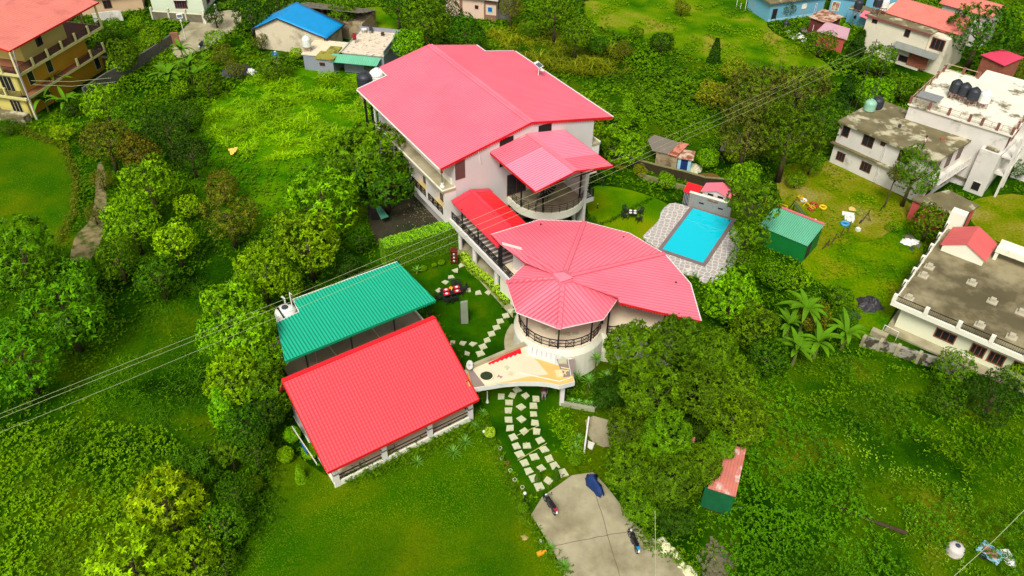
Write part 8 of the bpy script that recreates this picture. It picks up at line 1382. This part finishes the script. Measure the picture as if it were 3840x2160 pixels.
for i in range(260): q = TP(2, 2, rr.gauss(270, 55), rr.gauss(1380, 80)); s = rr.uniform(.05, .16); f = Fr(q, ang=rr.uniform(0, 3)); ru.box(f, -s, s, -s*.7, s*.7, 0, s*rr.uniform(.5, 1.4)+.1)
tag(ob('rubble', ru, mat('rubble_bits', L(105, 100, 72), .9, .35, 3.)), 'heap of broken stones at the bottom edge below the old tin shed', 'rubble', kind='stuff')
p = TP(2, 2, 2075, 1225, .8); tank(p.x, p.y, 0, .55, .9, mat('dull_white_plastic', L(215, 205, 195), .5, .08, 1.), 'dull white round tank with dark lid in the bushes at the bottom right', 0, lid=mat('slate_blue_lid', L(60, 70, 90), .5, .1, 1.))
t = thing('handcart', 'small pale blue cart with a rusty wooden bed at the bottom right', 'cart', TP(2, 2, 2305, 1300)); f = Fr(TP(2, 2, 2305, 1300), ang=-.9); m = MB(); m.box(f, -.75, .75, -.45, .45, .3, .42); m.box(f, -.75, .75, -.5, -.45, .3, .6); m.box(f, -.75, .75, .45, .5, .3, .6); ob('cart_body', m, LBLUE, t); m = MB(); m.box(f, -.5, .5, -.35, .35, .42, .46); ob('bed', m, RUST, t); m = MB(); [m.torus(f.w(-.2, s*.55, .28), .22, .05, f.n.to_3d()) for s in (-1, 1)]; ob('wheel', m, TYRE, t)
heap('white_sack', 'white sack at the bottom right corner beside the little cart', 'sack', TP(2, 2, 2430, 1285), .45, .45, WPLAS, 12); heap('white_sack', 'small white bundle at the bottom right corner under the pale wire', 'sack', TP(2, 2, 2475, 1345), .4, .4, WPLAS, 13)
m = MB(); m.tube([TP(2, 2, 1035, 870, .2), TP(2, 2, 1250, 955, .35), TP(2, 2, 1450, 1040, .25), TP(2, 2, 1690, 1125, .3)], .05, 7, .16); tag(ob('fallen_log', m, WOODD), 'long dark fallen trunk among the weeds at the lower right', 'log')
def rag(name, pts, label, mm, cat='cloth'):
    q = [Vector(p) for p in pts]; o = cloth(q[0], q[1], q[2], q[3], 5, 5, .1, .1, mm, name, None); tag(o, label, cat); return o
_c = cloth
def cloth2(pts, name, label, mm, cat='cloth', amp=.12):
    a, b, c, d = [Vector(p) for p in pts]; vs = []; n = 6
    for i in range(n+1):
        for j in range(n+1): u, v = i/n, j/n; q = (a*(1-u)+b*u)*(1-v)+(d*(1-u)+c*u)*v; vs.append(q+Vector((random.uniform(-.05, .05), random.uniform(-.05, .05), random.uniform(0, amp))))
    m = MB(); m.add(vs, [(i*(n+1)+j, (i+1)*(n+1)+j, (i+1)*(n+1)+j+1, i*(n+1)+j+1) for i in range(n) for j in range(n)]); o = ob(name, m, mm); s = o.modifiers.new('s', 'SOLIDIFY'); s.thickness = .015; return tag(o, label, cat)
cloth2([TP(0, 0, 1722, 1125, .9), TP(0, 0, 1798, 1110, .9), TP(0, 0, 1780, 1150, .7), TP(0, 0, 1745, 1175, .6)], 'yellow_cloth', 'pale yellow cloth caught on the weeds left of the dark whorled tree', CLOTHW); cloth2([TP(0, 2, 1580, 1078, .9), TP(0, 2, 1600, 1085, .9), TP(0, 2, 1620, 1135, .8), TP(0, 2, 1600, 1145, .8)], 'yellow_rag', 'small yellow rag hanging in the lower left bushes', CLOTHW)
p = TP(1, 2, 1513, 1285); f = Fr(p, ang=.45); m = MB(); m.box(f, -.35, .35, -.1, .1, .05, .22); m.box(f, -.3, .1, .15, .25, .02, .1); tag(ob('yellow_toy', m, mat('orange_yellow', L(240, 165, 30), .5, .1, 2.)), 'small orange-yellow block lying on the front lawn near the driveway', 'block')
heap('lawn_rock', 'flat tan rock on the front lawn', 'rock', TP(1, 2, 1382, 1157), .25, .12, mat('tan_rock', L(170, 150, 85), .9, .2, 3.), 15, 9); p = TP(1, 2, 1504, 1188); m = MB(); m.box(Fr(p, ang=.1), -.08, .08, -.13, .13, .01, .06); tag(ob('white_card', m, WPLAS), 'tiny white card on the lawn left of the driveway', 'card')
for q, lb in ((((1332, 575), (1550, 447)), 'long bamboo stick lying across the stepping stone path'), (((1325, 388), (1480, 318)), 'shorter bamboo stick lying higher on the stepping stone path'), (((1378, 458), (1398, 438)), 'tiny stick beside the diamond stone')): m = MB(); m.tube([TP(1, 2, *q[0], .1), TP(1, 2, *q[1], .1)], .03, 6); tag(ob('bamboo_stick', m, mat('pale_bamboo', L(190, 190, 110), .6, .1, 3.)), lb, 'stick', 'bamboo sticks')
t = thing('gate_post', 'tall narrow white gate post beside the stony path right of the stepping stones', 'post', TP(1, 2, 1832, 525)); f = Fr(TP(1, 2, 1832, 525), TP(1, 2, 1862, 300)); m = MB(); m.box(f, 0, 3.0, -.06, .06, 0, .9); ob('panel_face', m, WHITE, t)
sheetpile('white_board', 'white square board lying on the stony path by the gate post', 'board', [[TP(1, 2, 1862, 430), TP(1, 2, 1912, 450), TP(1, 2, 1890, 505), TP(1, 2, 1858, 480)]], [WHITE])
t = thing('kerb_wall', 'low pale kerb wall running right from the canopy pillar under the potted plants', 'wall', TP(1, 2, 1780, 170)); m = MB(); q = [TP(1, 2, 1655, 165), TP(1, 2, 1700, 175), TP(1, 2, 1910, 215)]
for a, b in zip(q, q[1:]): m.box(Fr(a, b), 0, (b-a).length, 0, .3, 0, .35)
ob('wall_face', m, mat('pale_kerb', L(165, 165, 135), .9, .15, 1.), t)
t = thing('dog_kennel', 'small kennel with a tilted teal sheet roof at the edge of the damp yard', 'kennel', TP(1, 1, 290, 180)); m = MB(); m.slab([TP(1, 1, 255, 115, 1.4), TP(1, 1, 300, 205, .9), TP(1, 1, 358, 185, .9), TP(1, 1, 295, 105, 1.4)], .04); ob('roof', m, mat('dull_teal', L(60, 120, 95), .6, .1, 1.), t); f = Fr(TP(1, 1, 230, 215), TP(1, 1, 330, 205)); m = MB(); m.box(f, 0, 1.5, 0, .9, 0, .85); ob('wall', m, DARKO, t)
dm_ = MB(); rr = random.Random(9)
for i in range(170): q = P(*T(1, 1, rr.gauss(610, 100), rr.gauss(150, 70))); s = rr.uniform(.02, .06); f = Fr(q, ang=rr.uniform(0, 3)); dm_.box(f, -s, s, -s*.6, s*.6, .015, .03+s*.2) if inside(np.array([q.x]), np.array([q.y]), PATCH[9] if False else [(p.x, p.y) for p in dpoly((925, 490), (1010, 480), (1090, 500), (1150, 600), (960, 640), (925, 560))])[0] else None
tag(ob('litter', dm_, mat('pale_litter', L(170, 160, 120), .9, .4, 4.)), 'scattered leaves and litter on the damp yard left of the resort building', 'litter', kind='stuff')
for q, lb in (((1395, 0), 'left one of two thin white sticks at the top of the mown field'), ((0, 0), '')): pass
for x, y, lb in ((405, 50, 'left thin white marker post at the top edge of the mown field'), (470, 80, 'right thin white marker post at the top edge of the mown field'), (435, 70, 'short white marker post between two taller ones at the field edge'), (970, 275, 'thin white post in the bush below the dusty pink shed'), (465, 1215, 'thin pale stick beside the wooden lean-to')): a = TP(2, 0, x, y); m = MB(); m.tube([a, a+Vector((0, .1, 1.8 if 'short' not in lb else 1.0))], .045, 6); tag(ob('marker_post', m, WPLAS), lb, 'post', 'thin white posts')
m = MB(); a = TP(2, 0, 730, 535); m.tube([a, a+Vector((-.1, 0, .8)), a+Vector((-.25, 0, 1.8))], .06, 6, .02); m.tube([a+Vector((0, 0, .5)), a+Vector((.4, .1, .9))], .04, 5, .02); tag(ob('dead_branch', m, WOODD), 'dead forked branch standing on the bare end of the mown field', 'branch')
p = TP(2, 0, 400, 1170); m = MB(); m.tube([p, p+Vector((.05, 0, 1.3)), p+Vector((0, .1, 2.4))], .45, 12, .3); tag(ob('tree_stump', m, mat('pale_bark', L(125, 108, 70), .95, .3, 3., bump=.6)), 'thick broken tree stump beside the wooden lean-to', 'tree stump')
heap('white_debris', 'pile of white branches and sacks right of the rubble hut door', 'debris', zi(1000, 700), 1.1, .6, mat('pale_debris', L(210, 205, 170), .9, .25, 3., bump=.5), 21)
# ---- finish: the unplaced plant patterns are removed, only their copies stay
for t in PROTO.values():
    for ch in list(t.children): bpy.data.objects.remove(ch, do_unlink=True)
    bpy.data.objects.remove(t, do_unlink=True)
